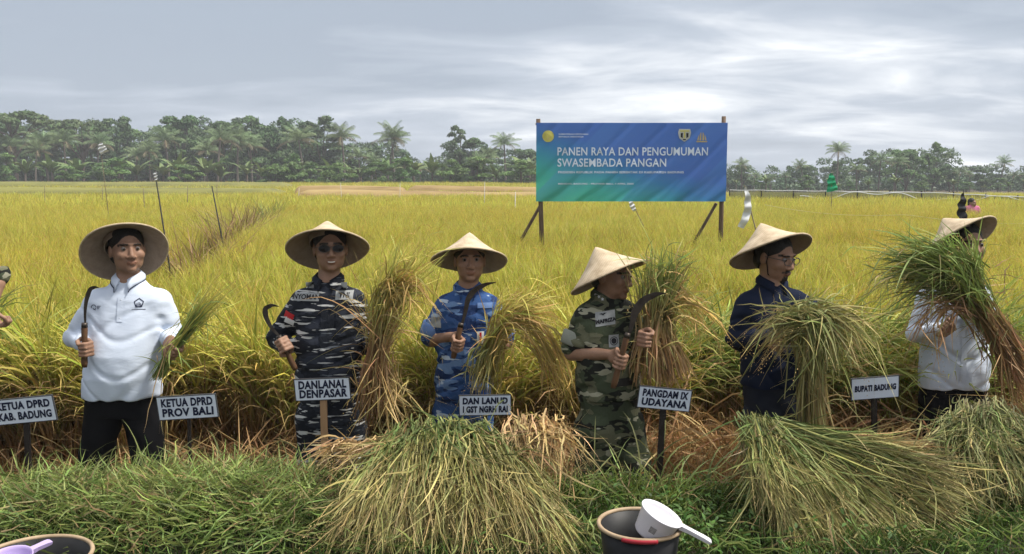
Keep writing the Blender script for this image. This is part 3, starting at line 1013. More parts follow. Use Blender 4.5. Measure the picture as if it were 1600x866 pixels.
# ------------------------------------------------------------------ sculpting: distance fields turned into one skin
class Field:
    def __init__(self, lo, hi, h):
        self.lo = np.asarray(lo, np.float32); self.h = h
        self.n = np.ceil((np.asarray(hi) - self.lo) / h).astype(int) + 1
        self.d = np.full(self.n, 1.0, np.float32)

    def region(self, lo, hi, pad):
        a = np.clip(np.floor((np.asarray(lo) - pad - self.lo) / self.h).astype(int), 0, self.n)
        b = np.clip(np.ceil((np.asarray(hi) + pad - self.lo) / self.h).astype(int) + 1, 0, self.n)
        if np.any(b - a < 1):
            return None, None
        g = [self.lo[k] + self.h * np.arange(a[k], b[k], dtype=np.float32) for k in range(3)]
        X, Y, Z = np.meshgrid(*g, indexing='ij')
        return (slice(a[0], b[0]), slice(a[1], b[1]), slice(a[2], b[2])), (X, Y, Z)

    def _mix(self, sl, d2, k, op):
        d = self.d[sl]
        if op == 'add':
            if k > 0:
                hh = np.clip(0.5 + 0.5 * (d2 - d) / k, 0, 1)
                self.d[sl] = d2 * (1 - hh) + d * hh - k * hh * (1 - hh)
            else:
                self.d[sl] = np.minimum(d, d2)
        else:
            d2 = -d2
            if k > 0:
                hh = np.clip(0.5 - 0.5 * (d2 - d) / k, 0, 1)
                self.d[sl] = d2 * (1 - hh) + d * hh + k * hh * (1 - hh)
            else:
                self.d[sl] = np.maximum(d, d2)

    def cone(self, a, b, ra, rb, k=0.01, op='add'):
        a = np.asarray(a, float); b = np.asarray(b, float)
        m = max(ra, rb)
        sl, g = self.region(np.minimum(a, b) - m, np.maximum(a, b) + m, k + 3 * self.h)
        if sl is None: return self
        ab = b - a; l2 = max(ab @ ab, 1e-9)
        px, py, pz = g[0] - a[0], g[1] - a[1], g[2] - a[2]
        t = np.clip((px * ab[0] + py * ab[1] + pz * ab[2]) / l2, 0, 1)
        dx, dy, dz = px - t * ab[0], py - t * ab[1], pz - t * ab[2]
        self._mix(sl, np.sqrt(dx * dx + dy * dy + dz * dz) - (ra + (rb - ra) * t), k, op)
        return self

    def chain(self, pts, rad, k=0.01):
        for i in range(len(pts) - 1):
            self.cone(pts[i], pts[i + 1], rad[i], rad[i + 1], k)
        return self

    def ell(self, c, r, Rm=None, k=0.01, op='add'):
        c = np.asarray(c, float); r = np.asarray(r, float)
        m = r.max()
        sl, g = self.region(c - m, c + m, k + 3 * self.h)
        if sl is None: return self
        p = [g[i] - c[i] for i in range(3)]
        if Rm is not None:
            p = [Rm[0][i] * p[0] + Rm[1][i] * p[1] + Rm[2][i] * p[2] for i in range(3)]
        q = np.sqrt((p[0] / r[0]) ** 2 + (p[1] / r[1]) ** 2 + (p[2] / r[2]) ** 2)
        q2 = np.sqrt((p[0] / r[0] ** 2) ** 2 + (p[1] / r[1] ** 2) ** 2 + (p[2] / r[2] ** 2) ** 2)
        self._mix(sl, q * (q - 1) / np.maximum(q2, 1e-4), k, op)
        return self

    def loft(self, rows, yaw, k=0.02, ex=2.4):
        """rows: (z, cx, cy, half width, half depth) from low to high"""
        rows = np.array(rows, float)
        w = rows[:, 3:].max()
        lo = np.array([rows[:, 1].min() - w, rows[:, 2].min() - w, rows[0, 0]])
        hi = np.array([rows[:, 1].max() + w, rows[:, 2].max() + w, rows[-1, 0]])
        sl, g = self.region(lo, hi, k + 3 * self.h)
        z = g[2]
        zz = z[0, 0, :]
        f = lambda i: np.interp(zz, rows[:, 0], rows[:, i])[None, None, :]
        # smooth the profile
        x, y = g[0] - f(1), g[1] - f(2)
        c, s = math.cos(-yaw), math.sin(-yaw)
        x, y = x * c - y * s, x * s + y * c
        a, b = f(3), f(4)
        q = (np.abs(x / a) ** ex + np.abs(y / b) ** ex) ** (1 / ex)
        d = (q - 1) * np.minimum(a, b)
        d = np.maximum(d, np.maximum(rows[0, 0] - z, z - rows[-1, 0]))
        self._mix(sl, d.astype(np.float32), k, 'add')
        return self

    def cut_below(self, z, tilt=(0, 0)):
        g = [self.lo[k] + self.h * np.arange(self.n[k], dtype=np.float32) for k in range(3)]
        pl = z + tilt[0] * g[0][:, None, None] + tilt[1] * g[1][None, :, None] - g[2][None, None, :]
        self.d = np.maximum(self.d, pl)
        return self

    def inside_cone(self, c, axis, rad, hgt, gap):
        g = [self.lo[k] + self.h * np.arange(self.n[k], dtype=np.float32) for k in range(3)]
        X, Y, Z = np.meshgrid(*g, indexing='ij')
        x, y, z = X - c[0], Y - c[1], Z - c[2]
        a = x * axis[0] + y * axis[1] + z * axis[2]
        rho = np.sqrt(np.maximum(x * x + y * y + z * z - a * a, 0))
        self.d = np.maximum(self.d, ((rho - rad * (1 - a / hgt)) * (hgt / math.hypot(rad, hgt)) + gap).astype(np.float32))
        return self

    def wrinkle(self, fn):
        g = [self.lo[k] + self.h * np.arange(self.n[k], dtype=np.float32) for k in range(3)]
        X, Y, Z = np.meshgrid(*g, indexing='ij')
        m = np.abs(self.d) < 0.06
        self.d[m] += fn(X[m], Y[m], Z[m]).astype(np.float32)
        return self

    def surface(self):
        d, h = self.d, self.h
        d[0] = d[-1] = 1; d[:, 0] = d[:, -1] = 1; d[:, :, 0] = d[:, :, -1] = 1
        s = d < 0
        nx, ny, nz = d.shape
        cnt = np.zeros((nx - 1, ny - 1, nz - 1), np.int8)
        for i in (0, 1):
            for j in (0, 1):
                for k in (0, 1):
                    cnt += s[i:nx - 1 + i, j:ny - 1 + j, k:nz - 1 + k]
        act = np.argwhere((cnt > 0) & (cnt < 8))
        idx = np.full(cnt.shape, -1, np.int32)
        idx[act[:, 0], act[:, 1], act[:, 2]] = np.arange(len(act))
        acc = np.zeros((len(act), 3), np.float32); num = np.zeros(len(act), np.float32)
        corners = [(i, j, k) for i in (0, 1) for j in (0, 1) for k in (0, 1)]
        vals = {c: d[act[:, 0] + c[0], act[:, 1] + c[1], act[:, 2] + c[2]] for c in corners}
        for c in corners:
            for ax in range(3):
                if c[ax] == 0:
                    c2 = list(c); c2[ax] = 1; c2 = tuple(c2)
                    a, b = vals[c], vals[c2]
                    m = (a < 0) != (b < 0)
                    t = np.where(m, a / np.where(m, a - b, 1), 0)
                    for q in range(3):
                        acc[:, q] += np.where(m, c[q] + (t if q == ax else 0), 0)
                    num += m
        V = (act + acc / num[:, None]) * h + self.lo
        quads = []
        for ax in range(3):
            o1, o2 = [(1, 2), (2, 0), (0, 1)][ax]
            sa = [slice(None)] * 3; sb = [slice(None)] * 3
            sa[ax] = slice(0, -1); sb[ax] = slice(1, None)
            A, B = s[tuple(sa)], s[tuple(sb)]
            e = np.argwhere(A != B)
            e = e[(e[:, o1] > 0) & (e[:, o2] > 0) & (e[:, o1] < d.shape[o1] - 1) & (e[:, o2] < d.shape[o2] - 1)]
            ins = A[e[:, 0], e[:, 1], e[:, 2]]

            def cell(u, v):
                q = e.copy(); q[:, o1] += u; q[:, o2] += v
                return idx[q[:, 0], q[:, 1], q[:, 2]]
            Q = np.stack([cell(-1, -1), cell(0, -1), cell(0, 0), cell(-1, 0)], -1)
            Q[~ins] = Q[~ins][:, ::-1]
            quads.append(Q)
        F = np.concatenate(quads)
        F = F[(F >= 0).all(1)]
        return V, F


def smooth_mesh(V, F, it=2, lam=0.5):
    E = np.concatenate([F[:, [0, 1]], F[:, [1, 2]], F[:, [2, 3]], F[:, [3, 0]]])
    for _ in range(it):
        S = np.zeros_like(V); c = np.zeros(len(V), np.float32)
        for a, b in ((0, 1), (1, 0)):
            for q in range(3):
                S[:, q] += np.bincount(E[:, a], V[E[:, b], q], len(V))
            c += np.bincount(E[:, a], minlength=len(V))
        V = V + lam * (S / np.maximum(c, 1)[:, None] - V)
    return V.astype(np.float32)


# ------------------------------------------------------------------ cloth, skin, straw
def cloth_mat(name, col, col2=None, rough=0.85, weave=900):
    m, nt, out = base_mat(name)
    L = nt.links.new
    b = N(nt, 'ShaderNodeBsdfPrincipled', ins={'Roughness': rough, 'Specular IOR Level': 0.12})
    tc = N(nt, 'ShaderNodeTexCoord')
    n = N(nt, 'ShaderNodeTexNoise', ins={'Scale': 9.0, 'Detail': 5.0})
    L(tc.outputs['Object'], n.inputs['Vector'])
    cr = ramp(nt, [(0.3, col2 or tuple(c * 0.86 for c in col)), (0.7, col)])
    L(n.outputs[0], cr.inputs[0]); L(cr.outputs[0], b.inputs['Base Color'])
    n2 = N(nt, 'ShaderNodeTexNoise', ins={'Scale': 14.0, 'Detail': 3.0, 'Distortion': 1.6})
    L(tc.outputs['Object'], n2.inputs['Vector'])
    mpc = N(nt, 'ShaderNodeMapping')
    mpc.inputs['Rotation'].default_value = (0, R(35), 0)
    mpc.inputs['Scale'].default_value = (0.6, 0.6, 1.5)
    L(tc.outputs['Object'], mpc.inputs[0]); L(mpc.outputs[0], n2.inputs['Vector'])
    bp = N(nt, 'ShaderNodeBump', ins={'Strength': 0.20, 'Distance': 0.010})
    L(n2.outputs[0], bp.inputs['Height']); L(bp.outputs[0], b.inputs['Normal'])
    L(b.outputs[0], out.inputs[0])
    return m


def camo_mat(name, base, layers, rough=0.85):
    """layers: (colour, (sx,sy,sz), scale, threshold, seed offset)"""
    m, nt, out = base_mat(name)
    L = nt.links.new
    b = N(nt, 'ShaderNodeBsdfPrincipled', ins={'Roughness': rough, 'Specular IOR Level': 0.2})
    tc = N(nt, 'ShaderNodeTexCoord')
    col = None
    for c, st, sc, th, off in layers:
        mp = N(nt, 'ShaderNodeMapping')
        mp.inputs['Scale'].default_value = st
        mp.inputs['Location'].default_value = (off, off * 1.7, off * 0.6)
        L(tc.outputs['Object'], mp.inputs[0])
        n = N(nt, 'ShaderNodeTexNoise', ins={'Scale': sc, 'Detail': 2.5, 'Roughness': 0.45, 'Distortion': 0.25})
        L(mp.outputs[0], n.inputs['Vector'])
        cr = ramp(nt, [(th - 0.006, 0.0), (th + 0.006, 1.0)])
        L(n.outputs[0], cr.inputs[0])
        mx = N(nt, 'ShaderNodeMix', data_type='RGBA')
        L(cr.outputs[0], mx.inputs[0])
        if col is None:
            mx.inputs[6].default_value = (*base, 1)
        else:
            L(col, mx.inputs[6])
        mx.inputs[7].default_value = (*c, 1)
        col = mx.outputs[2]
    L(col, b.inputs['Base Color'])
    n2 = N(nt, 'ShaderNodeTexNoise', ins={'Scale': 24.0, 'Detail': 4.0, 'Distortion': 1.2})
    L(tc.outputs['Object'], n2.inputs['Vector'])
    bp = N(nt, 'ShaderNodeBump', ins={'Strength': 0.4, 'Distance': 0.012})
    L(n2.outputs[0], bp.inputs['Height']); L(bp.outputs[0], b.inputs['Normal'])
    L(b.outputs[0], out.inputs[0])
    return m


def skin_mat():
    m, nt, out = base_mat('skin')
    L = nt.links.new
    b = N(nt, 'ShaderNodeBsdfPrincipled', ins={'Roughness': 0.55, 'Specular IOR Level': 0.3, 'Subsurface Weight': 0.0})
    a = N(nt, 'ShaderNodeVertexColor', layer_name='Col')
    tc = N(nt, 'ShaderNodeTexCoord')
    n = N(nt, 'ShaderNodeTexNoise', ins={'Scale': 30.0, 'Detail': 3.0})
    L(tc.outputs['Object'], n.inputs['Vector'])
    mr = N(nt, 'ShaderNodeMapRange', ins={1: 0.3, 2: 0.7, 3: 0.88, 4: 1.1})
    L(n.outputs[0], mr.inputs[0])
    v = N(nt, 'ShaderNodeVectorMath', operation='SCALE')
    L(a.outputs[0], v.inputs[0]); L(mr.outputs[0], v.inputs['Scale'])
    n2 = N(nt, 'ShaderNodeTexNoise', ins={'Scale': 160.0, 'Detail': 4.0})
    L(tc.outputs['Object'], n2.inputs['Vector'])
    bp = N(nt, 'ShaderNodeBump', ins={'Strength': 0.35, 'Distance': 0.003})
    L(n2.outputs[0], bp.inputs['Height']); L(bp.outputs[0], b.inputs['Normal'])
    L(v.outputs[0], b.inputs['Base Color']); L(b.outputs[0], out.inputs[0])
    return m


def hat_mat():
    """plaited bamboo: fine crossing strips, a little stained"""
    m, nt, out = base_mat('plaited_bamboo')
    L = nt.links.new
    b = N(nt, 'ShaderNodeBsdfPrincipled', ins={'Roughness': 0.6, 'Specular IOR Level': 0.3})
    tc = N(nt, 'ShaderNodeTexCoord')
    w1 = N(nt, 'ShaderNodeTexWave', wave_type='BANDS', bands_direction='X', ins={'Scale': 38.0, 'Distortion': 2.5, 'Detail': 2.0})
    w2 = N(nt, 'ShaderNodeTexWave', wave_type='BANDS', bands_direction='Y', ins={'Scale': 38.0, 'Distortion': 2.5, 'Detail': 2.0})
    n = N(nt, 'ShaderNodeTexNoise', ins={'Scale': 14.0, 'Detail': 5.0})
    for q in (w1, w2, n):
        L(tc.outputs['Object'], q.inputs['Vector'])
    mx = N(nt, 'ShaderNodeMath', operation='MULTIPLY')
    L(w1.outputs['Fac'], mx.inputs[0]); L(w2.outputs['Fac'], mx.inputs[1])
    cr = ramp(nt, [(0.28, (0.36, 0.27, 0.17)), (0.55, (0.58, 0.47, 0.33)), (0.75, (0.66, 0.56, 0.42))])
    L(n.outputs[0], cr.inputs[0])
    m2 = N(nt, 'ShaderNodeMix', data_type='RGBA', blend_type='MULTIPLY')
    sc = N(nt, 'ShaderNodeMapRange', ins={1: 0.0, 2: 1.0, 3: 0.2, 4: 0.0})
    L(mx.outputs[0], sc.inputs[0]); L(sc.outputs[0], m2.inputs[0])
    L(cr.outputs[0], m2.inputs[6]); m2.inputs[7].default_value = (0.62, 0.5, 0.36, 1)
    L(m2.outputs[2], b.inputs['Base Color'])
    bp = N(nt, 'ShaderNodeBump', ins={'Strength': 0.5, 'Distance': 0.004})
    L(mx.outputs[0], bp.inputs['Height']); L(bp.outputs[0], b.inputs['Normal'])
    L(b.outputs[0], out.inputs[0])
    return m


M['skin'] = skin_mat()
M['hat'] = hat_mat()
M['hat_rim'] = surf_mat('hat_binding', (0.50, 0.40, 0.27), (0.33, 0.25, 0.16), rough=0.7, scale=40)
M['hat_inner'] = surf_mat('hat_lining', (0.33, 0.25, 0.185), (0.24, 0.175, 0.125), rough=0.8, scale=22, bump=0.3, bump_scale=90)
M['hair'] = surf_mat('hair', (0.015, 0.012, 0.010), (0.008, 0.007, 0.006), rough=0.5, scale=60, bump=0.6, bump_scale=200)
M['white_cloth'] = cloth_mat('white_cloth', (0.60, 0.66, 0.77), (0.54, 0.60, 0.71))
M['black_cloth'] = cloth_mat('black_cloth', (0.007, 0.007, 0.009), (0.005, 0.005, 0.006))
M['navy_cloth'] = cloth_mat('navy_cloth', (0.009, 0.014, 0.034), (0.006, 0.010, 0.025))
M['slate_cloth'] = cloth_mat('slate_cloth', (0.018, 0.021, 0.032), (0.012, 0.014, 0.022))
M['pink_cloth'] = cloth_mat('pink_cloth', (0.55, 0.16, 0.30))
M['camo_navy'] = camo_mat('navy_camouflage', (0.010, 0.012, 0.018), [((0.024, 0.028, 0.040), (1, 1, 2.6), 9, 0.55, 3.0), ((0.10, 0.11, 0.125), (0.9, 0.9, 6.2), 10, 0.665, 11.0), ((0.50, 0.50, 0.49), (0.8, 0.8, 6.4), 9.5, 0.615, 7.0)])
M['camo_blue'] = camo_mat('blue_camouflage', (0.035, 0.085, 0.23), [((0.015, 0.035, 0.11), (1, 1, 2.4), 8, 0.55, 2.0), ((0.13, 0.22, 0.40), (1, 1, 3.0), 7, 0.58, 5.0), ((0.40, 0.48, 0.58), (1, 1, 4.0), 7, 0.665, 9.0)])
M['camo_green'] = camo_mat('green_camouflage', (0.05, 0.062, 0.035), [((0.012, 0.013, 0.010), (1, 1, 1.8), 9, 0.53, 2.0), ((0.115, 0.115, 0.07), (1, 1, 2.0), 9, 0.56, 6.0), ((0.30, 0.29, 0.21), (1, 1, 2.6), 9, 0.635, 12.0)])
M['cuff_blue'] = cloth_mat('blue_cuff', (0.16, 0.25, 0.46), (0.10, 0.17, 0.36))
M['cuff_green'] = cloth_mat('grey_green_cuff', (0.24, 0.25, 0.21), (0.18, 0.19, 0.16))
M['leather'] = surf_mat('black_leather', (0.018, 0.016, 0.014), rough=0.45, scale=30, bump=0.3)
M['eye_white'] = surf_mat('eye_white', (0.24, 0.21, 0.19), (0.20, 0.17, 0.16), rough=0.2)
M['iris'] = surf_mat('iris', (0.02, 0.012, 0.008), rough=0.15)
M['lens'] = surf_mat('dark_lens', (0.010, 0.008, 0.008), rough=0.3, spec=0.2)
M['frame_metal'] = surf_mat('spectacle_frame', (0.06, 0.05, 0.045), rough=0.3)
M['teeth'] = surf_mat('teeth', (0.62, 0.58, 0.50), rough=0.3)
M['dark_print'] = surf_mat('dark_print', (0.02, 0.025, 0.06), rough=0.8)
M['grey_tape'] = surf_mat('grey_name_tape', (0.33, 0.34, 0.34), (0.26, 0.27, 0.27), rough=0.9, scale=50)
M['red_patch'] = surf_mat('red_cloth_patch', (0.50, 0.02, 0.025), rough=0.8)
M['white_patch'] = surf_mat('white_cloth_patch', (0.7, 0.7, 0.7), rough=0.8)
M['black_patch'] = surf_mat('black_cloth_patch', (0.012, 0.012, 0.012), rough=0.8)
M['watch'] = surf_mat('watch_metal', (0.03, 0.03, 0.03), rough=0.3)

SKIN = (0.265, 0.150, 0.098)


def rot_head(yaw, pitch, roll):
    """yaw > 0 turns the face to the picture's right; pitch > 0 lifts the chin"""
    return np.array(Euler((0, 0, yaw)).to_matrix() @ Euler((-pitch, 0, 0)).to_matrix() @ Euler((0, roll, 0)).to_matrix())


def hand_prims(F, c, axis, u, side, R0=0.016):
    """a right-sized hand closed round a handle: c handle centre, axis along the handle, u from wrist to knuckles, side +-1 picks which face the palm shows"""
    a = norm(axis); u = norm(u - a * np.dot(u, a)); n = np.cross(a, u) * side
    p = lambda A, U, Nn: c + a * A + u * U + n * Nn
    off = -(R0 + 0.013)
    F.ell(p(0, -0.045, off), (0.040, 0.046, 0.016), np.stack([a, u, n], 1), 0.012)
    F.cone(p(-0.018, -0.075, off + .002), p(0.018, -0.075, off + .002), 0.021, 0.021, 0.015)
    for A, s in ((-0.031, 0.86), (-0.0105, 0.97), (0.0105, 1.0), (0.031, 0.93)):
        F.cone(p(A, -0.03, off), p(A, 0.012 * s, off - 0.002), 0.0115, 0.0108, 0.006)
        F.cone(p(A, 0.012 * s, off - 0.002), p(A, 0.034 * s, 0.006), 0.0106, 0.0096, 0.004)
        F.cone(p(A, 0.034 * s, 0.006), p(A, 0.014, 0.029), 0.0096, 0.0088, 0.004)
        F.cone(p(A, 0.014, 0.029), p(A, -0.012, 0.024), 0.0088, 0.0075, 0.004)
    F.cone(p(0.030, -0.062, off + 0.008), p(0.049, -0.034, 0.008), 0.0145, 0.0118, 0.010)
    F.cone(p(0.049, -0.034, 0.008), p(0.042, -0.004, 0.034), 0.0115, 0.0100, 0.005)
    F.cone(p(0.042, -0.004, 0.034), p(0.030, 0.018, 0.038), 0.0100, 0.0080, 0.005)
    return p(0, -0.095, off + 0.004)


def make_hat(parent, c, tilt, roll, rad=0.22, hgt=0.18, strap=None):
    """plaited cone hat: shell, bound rim, inner head ring"""
    Mr = (Euler((0, roll, 0)).to_matrix() @ Euler((-tilt, 0, 0)).to_matrix()).to_4x4()
    Mr.translation = Vector(c)
    prof = []
    for t in np.linspace(0, 1, 12):
        prof.append((rad * t + 0.0005, hgt * (1 - t) - 0.012 * math.sin(PI * t) - 0.006 * math.exp(-(t / 0.06) ** 2)))
    inner = [(max(r_ - 0.004, 0.0005), z - 0.006) for r_, z in prof][::-1]
    sh = MB().lathe(prof + inner, 64)
    # slight warp of the rim, so that no two hats are one pressing
    ph = rng.uniform(0, 6.28, 3)
    V = []
    for x, y, z in sh.v:
        a = math.atan2(y, x); r_ = math.hypot(x, y) / rad
        V.append((x, y, z + (0.006 * math.sin(2 * a + ph[0]) + 0.004 * math.sin(3 * a + ph[1])) * r_ ** 3))
    sh.v = V
    o = sh.build('hat', M['hat'], parent, True)
    o.matrix_local = Mr
    lin = MB().lathe([(max(r_ - 0.006, 0.0005), z - 0.009) for r_, z in prof], 64)
    lin.v = [(x, y, z + (0.006 * math.sin(2 * math.atan2(y, x) + ph[0]) + 0.004 * math.sin(3 * math.atan2(y, x) + ph[1])) * (math.hypot(x, y) / rad) ** 3) for x, y, z in lin.v]
    lin.build('lining', M['hat_inner'], o, True)
    pts = []
    for k in range(65):
        a = 2 * PI * k / 64
        pts.append((rad * math.cos(a), rad * math.sin(a), 0.006 * math.sin(2 * a + ph[0]) + 0.004 * math.sin(3 * a + ph[1]) - 0.002))
    MB().tube(pts, 0.0055, 6, cap=False).build('rim_binding', M['hat_rim'], o, True)
    ring = []
    for k in range(41):
        a = 2 * PI * k / 40
        ring.append((0.098 * math.cos(a), 0.104 * math.sin(a), 0.058))
    rb = MB()
    nseg = 40
    vs_, fs = [], []
    for k in range(nseg):
        a = 2 * PI * k / nseg
        for rr_, zz_ in ((0.098, 0.03), (0.098, 0.078), (0.094, 0.078), (0.094, 0.03)):
            vs_.append((rr_ * math.cos(a), rr_ * 1.06 * math.sin(a), zz_))
    for k in range(nseg):
        k2 = (k + 1) % nseg
        for q in range(4):
            fs.append((k * 4 + q, k * 4 + (q + 1) % 4, k2 * 4 + (q + 1) % 4, k2 * 4 + q))
    rb.add(vs_, fs)
    rb.build('head_ring', M['hat_inner'], o)
    return o


def drape(bvh, x, z, fallback_y=-0.1, off=0.003):
    h = bvh.ray_cast(Vector((x, -1.0, z)), Vector((0, 1, 0)))
    if h[0] is None:
        return Vector((x, fallback_y, z))
    return Vector((h[0].x, h[0].y - off, h[0].z))


def patch(name, bvh, parent, poly, mat, off=0.003, n=6):
    """a cloth piece laid on the garment; poly = four corners (x,z)"""
    A, B_, C_, D_ = [np.array(p, float) for p in poly]
    V, F = [], []
    for i in range(n + 1):
        for j in range(n + 1):
            u, v = i / n, j / n
            p = A * (1 - u) * (1 - v) + B_ * u * (1 - v) + C_ * u * v + D_ * (1 - u) * v
            V.append(tuple(drape(bvh, p[0], p[1], off=off)))
    k = n + 1
    for i in range(n):
        for j in range(n):
            F.append((i * k + j, (i + 1) * k + j, (i + 1) * k + j + 1, i * k + j + 1))
    V2 = [(x, y + 0.003, z) for x, y, z in V]
    nb = len(V)
    F2 = [tuple(nb + q for q in f[::-1]) for f in F]
    return MB().add(V + V2, F + F2).build(name, mat, parent, True)


def print_on(name, bvh, parent, me, cx, cz, mat, rot=0.0, off=0.0065):
    """flat lettering or an emblem laid on cloth"""
    ca, sa = math.cos(rot), math.sin(rot)
    for v in me.vertices:
        x, y = v.co.x * ca - v.co.y * sa, v.co.x * sa + v.co.y * ca
        v.co = drape(bvh, cx + x, cz + y, off=off)
    me.materials.clear(); me.materials.append(mat)
    me.name = name
    return link(name, me, parent)


def person(cfg):
    """one man: body (one skin), hair, eyes, shirt, trousers, collar, shoes, hat"""
    D = cfg['D']
    hip = at(cfg['hip'][0], cfg['hip'][1], D)
    O = np.array([hip[0], D, cfg.get('gz', 0.0)])
    J = lambda q: at(q[0], q[1], D + (q[2] if len(q) > 2 else 0.0)) - O
    root = empty('person', tuple(O))
    tag(root, cfg['label'], 'person', cfg.get('group'))
    g = cfg.get('girth', 1.0)
    hs = cfg.get('hs', 0.0062)
    Hc = J(cfg['eye'])
    sL, sR = J(cfg['sh'][0]), J(cfg['sh'][1])
    nb = (sL + sR) / 2; nb[2] += cfg.get('neck', 0.075)
    yaw = cfg.get('yaw', 0.0)
    hc = hip - O                                    # crotch level
    zc, zs = hc[2], (sL[2] + sR[2]) / 2
    Hr = rot_head(*cfg.get('head', (0, 0, 0)))
    HS = cfg.get('head_scale', 1.10)
    hp = lambda x, y, z: Hc + Hr @ (np.array([x, y, z]) * HS)
    arms = []
    for k, key in enumerate(('left', 'right')):
        A = cfg[key]
        el, hd = J(A['elbow']), J(A['hand'])
        arms.append((([sL, sR][k]), el, hd, A))

    # ---------------- skin
    allp = np.array([Hc, sL, sR] + [a[1] for a in arms] + [a[2] for a in arms])
    lo = allp.min(0) - 0.16; hi = allp.max(0) + 0.17
    lo[2] = min(lo[2], zc - 0.02)
    F = Field(lo, hi, hs)
    F.loft([(zc, hc[0], 0, .135 * g, .085 * g), (zc + .2, hc[0] * .6 + nb[0] * .4, 0, .125 * g, .085 * g), (zs - .12, nb[0], 0, .135, .085), (zs - .03, nb[0], 0, .125, .075), (zs + .03, nb[0], 0, .085, .062), (zs + .075, nb[0], 0, .06, .055), (zs + .11, nb[0], 0, .048, .05)], yaw, 0.02)
    wrists = []
    for s0, el, hd, A in arms:
        u = norm(hd - el)
        ax = np.asarray(A.get('axis', (0.15, -0.2, 1.0)), float)
        wr = hand_prims(F, hd, ax, u, A.get('palm', 1))
        wrists.append(wr)
        F.cone(s0 + np.array([math.copysign(0.035, nb[0] - s0[0]), 0, -0.035]), el, 0.046, 0.039, 0.02)
        F.cone(el, el + 0.35 * (wr - el), 0.040, 0.041, 0.01)
        F.cone(el + 0.35 * (wr - el), wr, 0.041, 0.025, 0.01)
    # neck and head
    F.cone(nb + np.array([0, 0.012, -0.02]), hp(0, 0.025, -0.05), 0.062, 0.056, 0.025)
    ell = lambda p, r, k=0.015, op='add': F.ell(hp(*p), np.array(r) * HS, Hr, k, op)
    ell((0, 0.018, 0.032), (0.075, 0.094, 0.083))
    ell((0, -0.018, -0.030), (0.069, 0.072, 0.080), 0.025)
    ell((0, -0.028, -0.070), (0.059, 0.052, 0.038), 0.02)
    ell((0, -0.070, -0.098), (0.022, 0.018, 0.017), 0.014)
    ell((0, -0.080, 0.022), (0.052, 0.014, 0.010), 0.012)
    for sd in (-1, 1):
        ell((sd * 0.032, -0.103, -0.001), (0.019, 0.016, 0.0085), 0.010, 'sub')
        ell((sd * 0.043, -0.060, -0.030), (0.024, 0.024, 0.022), 0.018)
        ell((sd * 0.077, 0.012, -0.012), (0.009, 0.020, 0.032), 0.006)
        ell((sd * 0.0150, -0.096, -0.042), (0.0105, 0.010, 0.008), 0.006)
    F.cone(hp(0, -0.086, 0.004), hp(0, -0.104, -0.036), 0.009, 0.0135, 0.010)
    ell((0, -0.090, -0.0645), (0.025, 0.009, 0.0055), 0.005)
    ell((0, -0.088, -0.0745), (0.021, 0.009, 0.0060), 0.005)
    if 'hat' in cfg:
        hq, htl, hro, hrd = cfg['hat']
        hat_c = J(hq)
        hat_ax = np.array(Euler((0, R(hro), 0)).to_matrix() @ Euler((-R(htl), 0, 0)).to_matrix() @ Vector((0, 0, 1)))
        F.inside_cone(hat_c, hat_ax, hrd, 0.18, 0.020)
    V, Q = F.surface()
    V = smooth_mesh(V, Q, 1, 0.4)
    # natural skin colour: lips, brows, stubble
    loc = (V - Hc) @ Hr / HS
    col = np.repeat(np.array([cfg.get('skin', SKIN)]), len(V), 0)
    fr = loc[:, 1] < -0.05
    lips = fr & (((loc[:, 0] / 0.025) ** 2 + ((loc[:, 2] + 0.0695) / 0.011) ** 2) < 1)
    col[lips] = np.array(cfg.get('skin', SKIN)) * (0.88, 0.74, 0.72)
    ax_ = np.abs(loc[:, 0])
    brow = fr & (ax_ > 0.012) & (ax_ < 0.054) & (np.abs(loc[:, 2] - 0.021 + (ax_ - 0.03) ** 2 * 9) < 0.0052)
    col[brow] = (0.02, 0.015, 0.012)
    if cfg.get('beard'):
        mus = fr & (ax_ < 0.034) & (np.abs(loc[:, 2] + 0.0545 + ax_ * 0.25) < 0.0055)
        goat = fr & (ax_ < 0.020) & (loc[:, 2] < -0.083) & (loc[:, 2] > -0.122)
        col[mus | goat] = (0.022, 0.016, 0.013)
    body = link('body', np_mesh('body', V, Q, M['skin'], col, True), root)
    # eyes
    for sd in (-1, 1):
        e = MB().lathe([(0.0001 + 0.0125 * math.sin(PI * t), 0.0125 * math.cos(PI * t)) for t in np.linspace(0, 1, 9)], 14)
        eo = e.build('eye', M['eye_white'], root, True)
        eo.location = tuple(hp(sd * 0.0315, -0.0765, 0.0))
        ir = MB().lathe([(0.0001 + 0.0072 * math.sin(PI * t), 0.004 * math.cos(PI * t)) for t in np.linspace(0, 1, 7)], 12, Matrix.Rotation(PI / 2, 4, 'X'))
        io = ir.build('iris', M['iris'], eo, True)
        dv = Hr @ np.array([0, -0.0108, 0])
        io.location = tuple(dv)
        io.rotation_euler = Matrix(Hr.tolist()).to_euler()
    if cfg.get('smile'):
        vs_ = []
        for i in range(9):
            x = (i - 4) / 4 * 0.017
            y = -0.1000 + 22 * x * x * 0.35
            z = -0.0695 + 7 * x * x
            vs_ += [tuple(hp(x, y, z - 0.0026)), tuple(hp(x, y, z + 0.0022))]
        MB().add(vs_, [(2 * i, 2 * i + 2, 2 * i + 3, 2 * i + 1) for i in range(8)]).build('teeth', M['teeth'], root)
    # hair: a close cap over the skull, open at the face
    Fh = Field(Hc - 0.14, Hc + 0.16, hs)
    Fh.ell(hp(0, 0.022, 0.034), np.array((0.081, 0.098, 0.088)) * HS, Hr, 0)
    Fh.ell(hp(0, 0.045, -0.03), np.array((0.076, 0.066, 0.06)) * HS, Hr, 0.02)
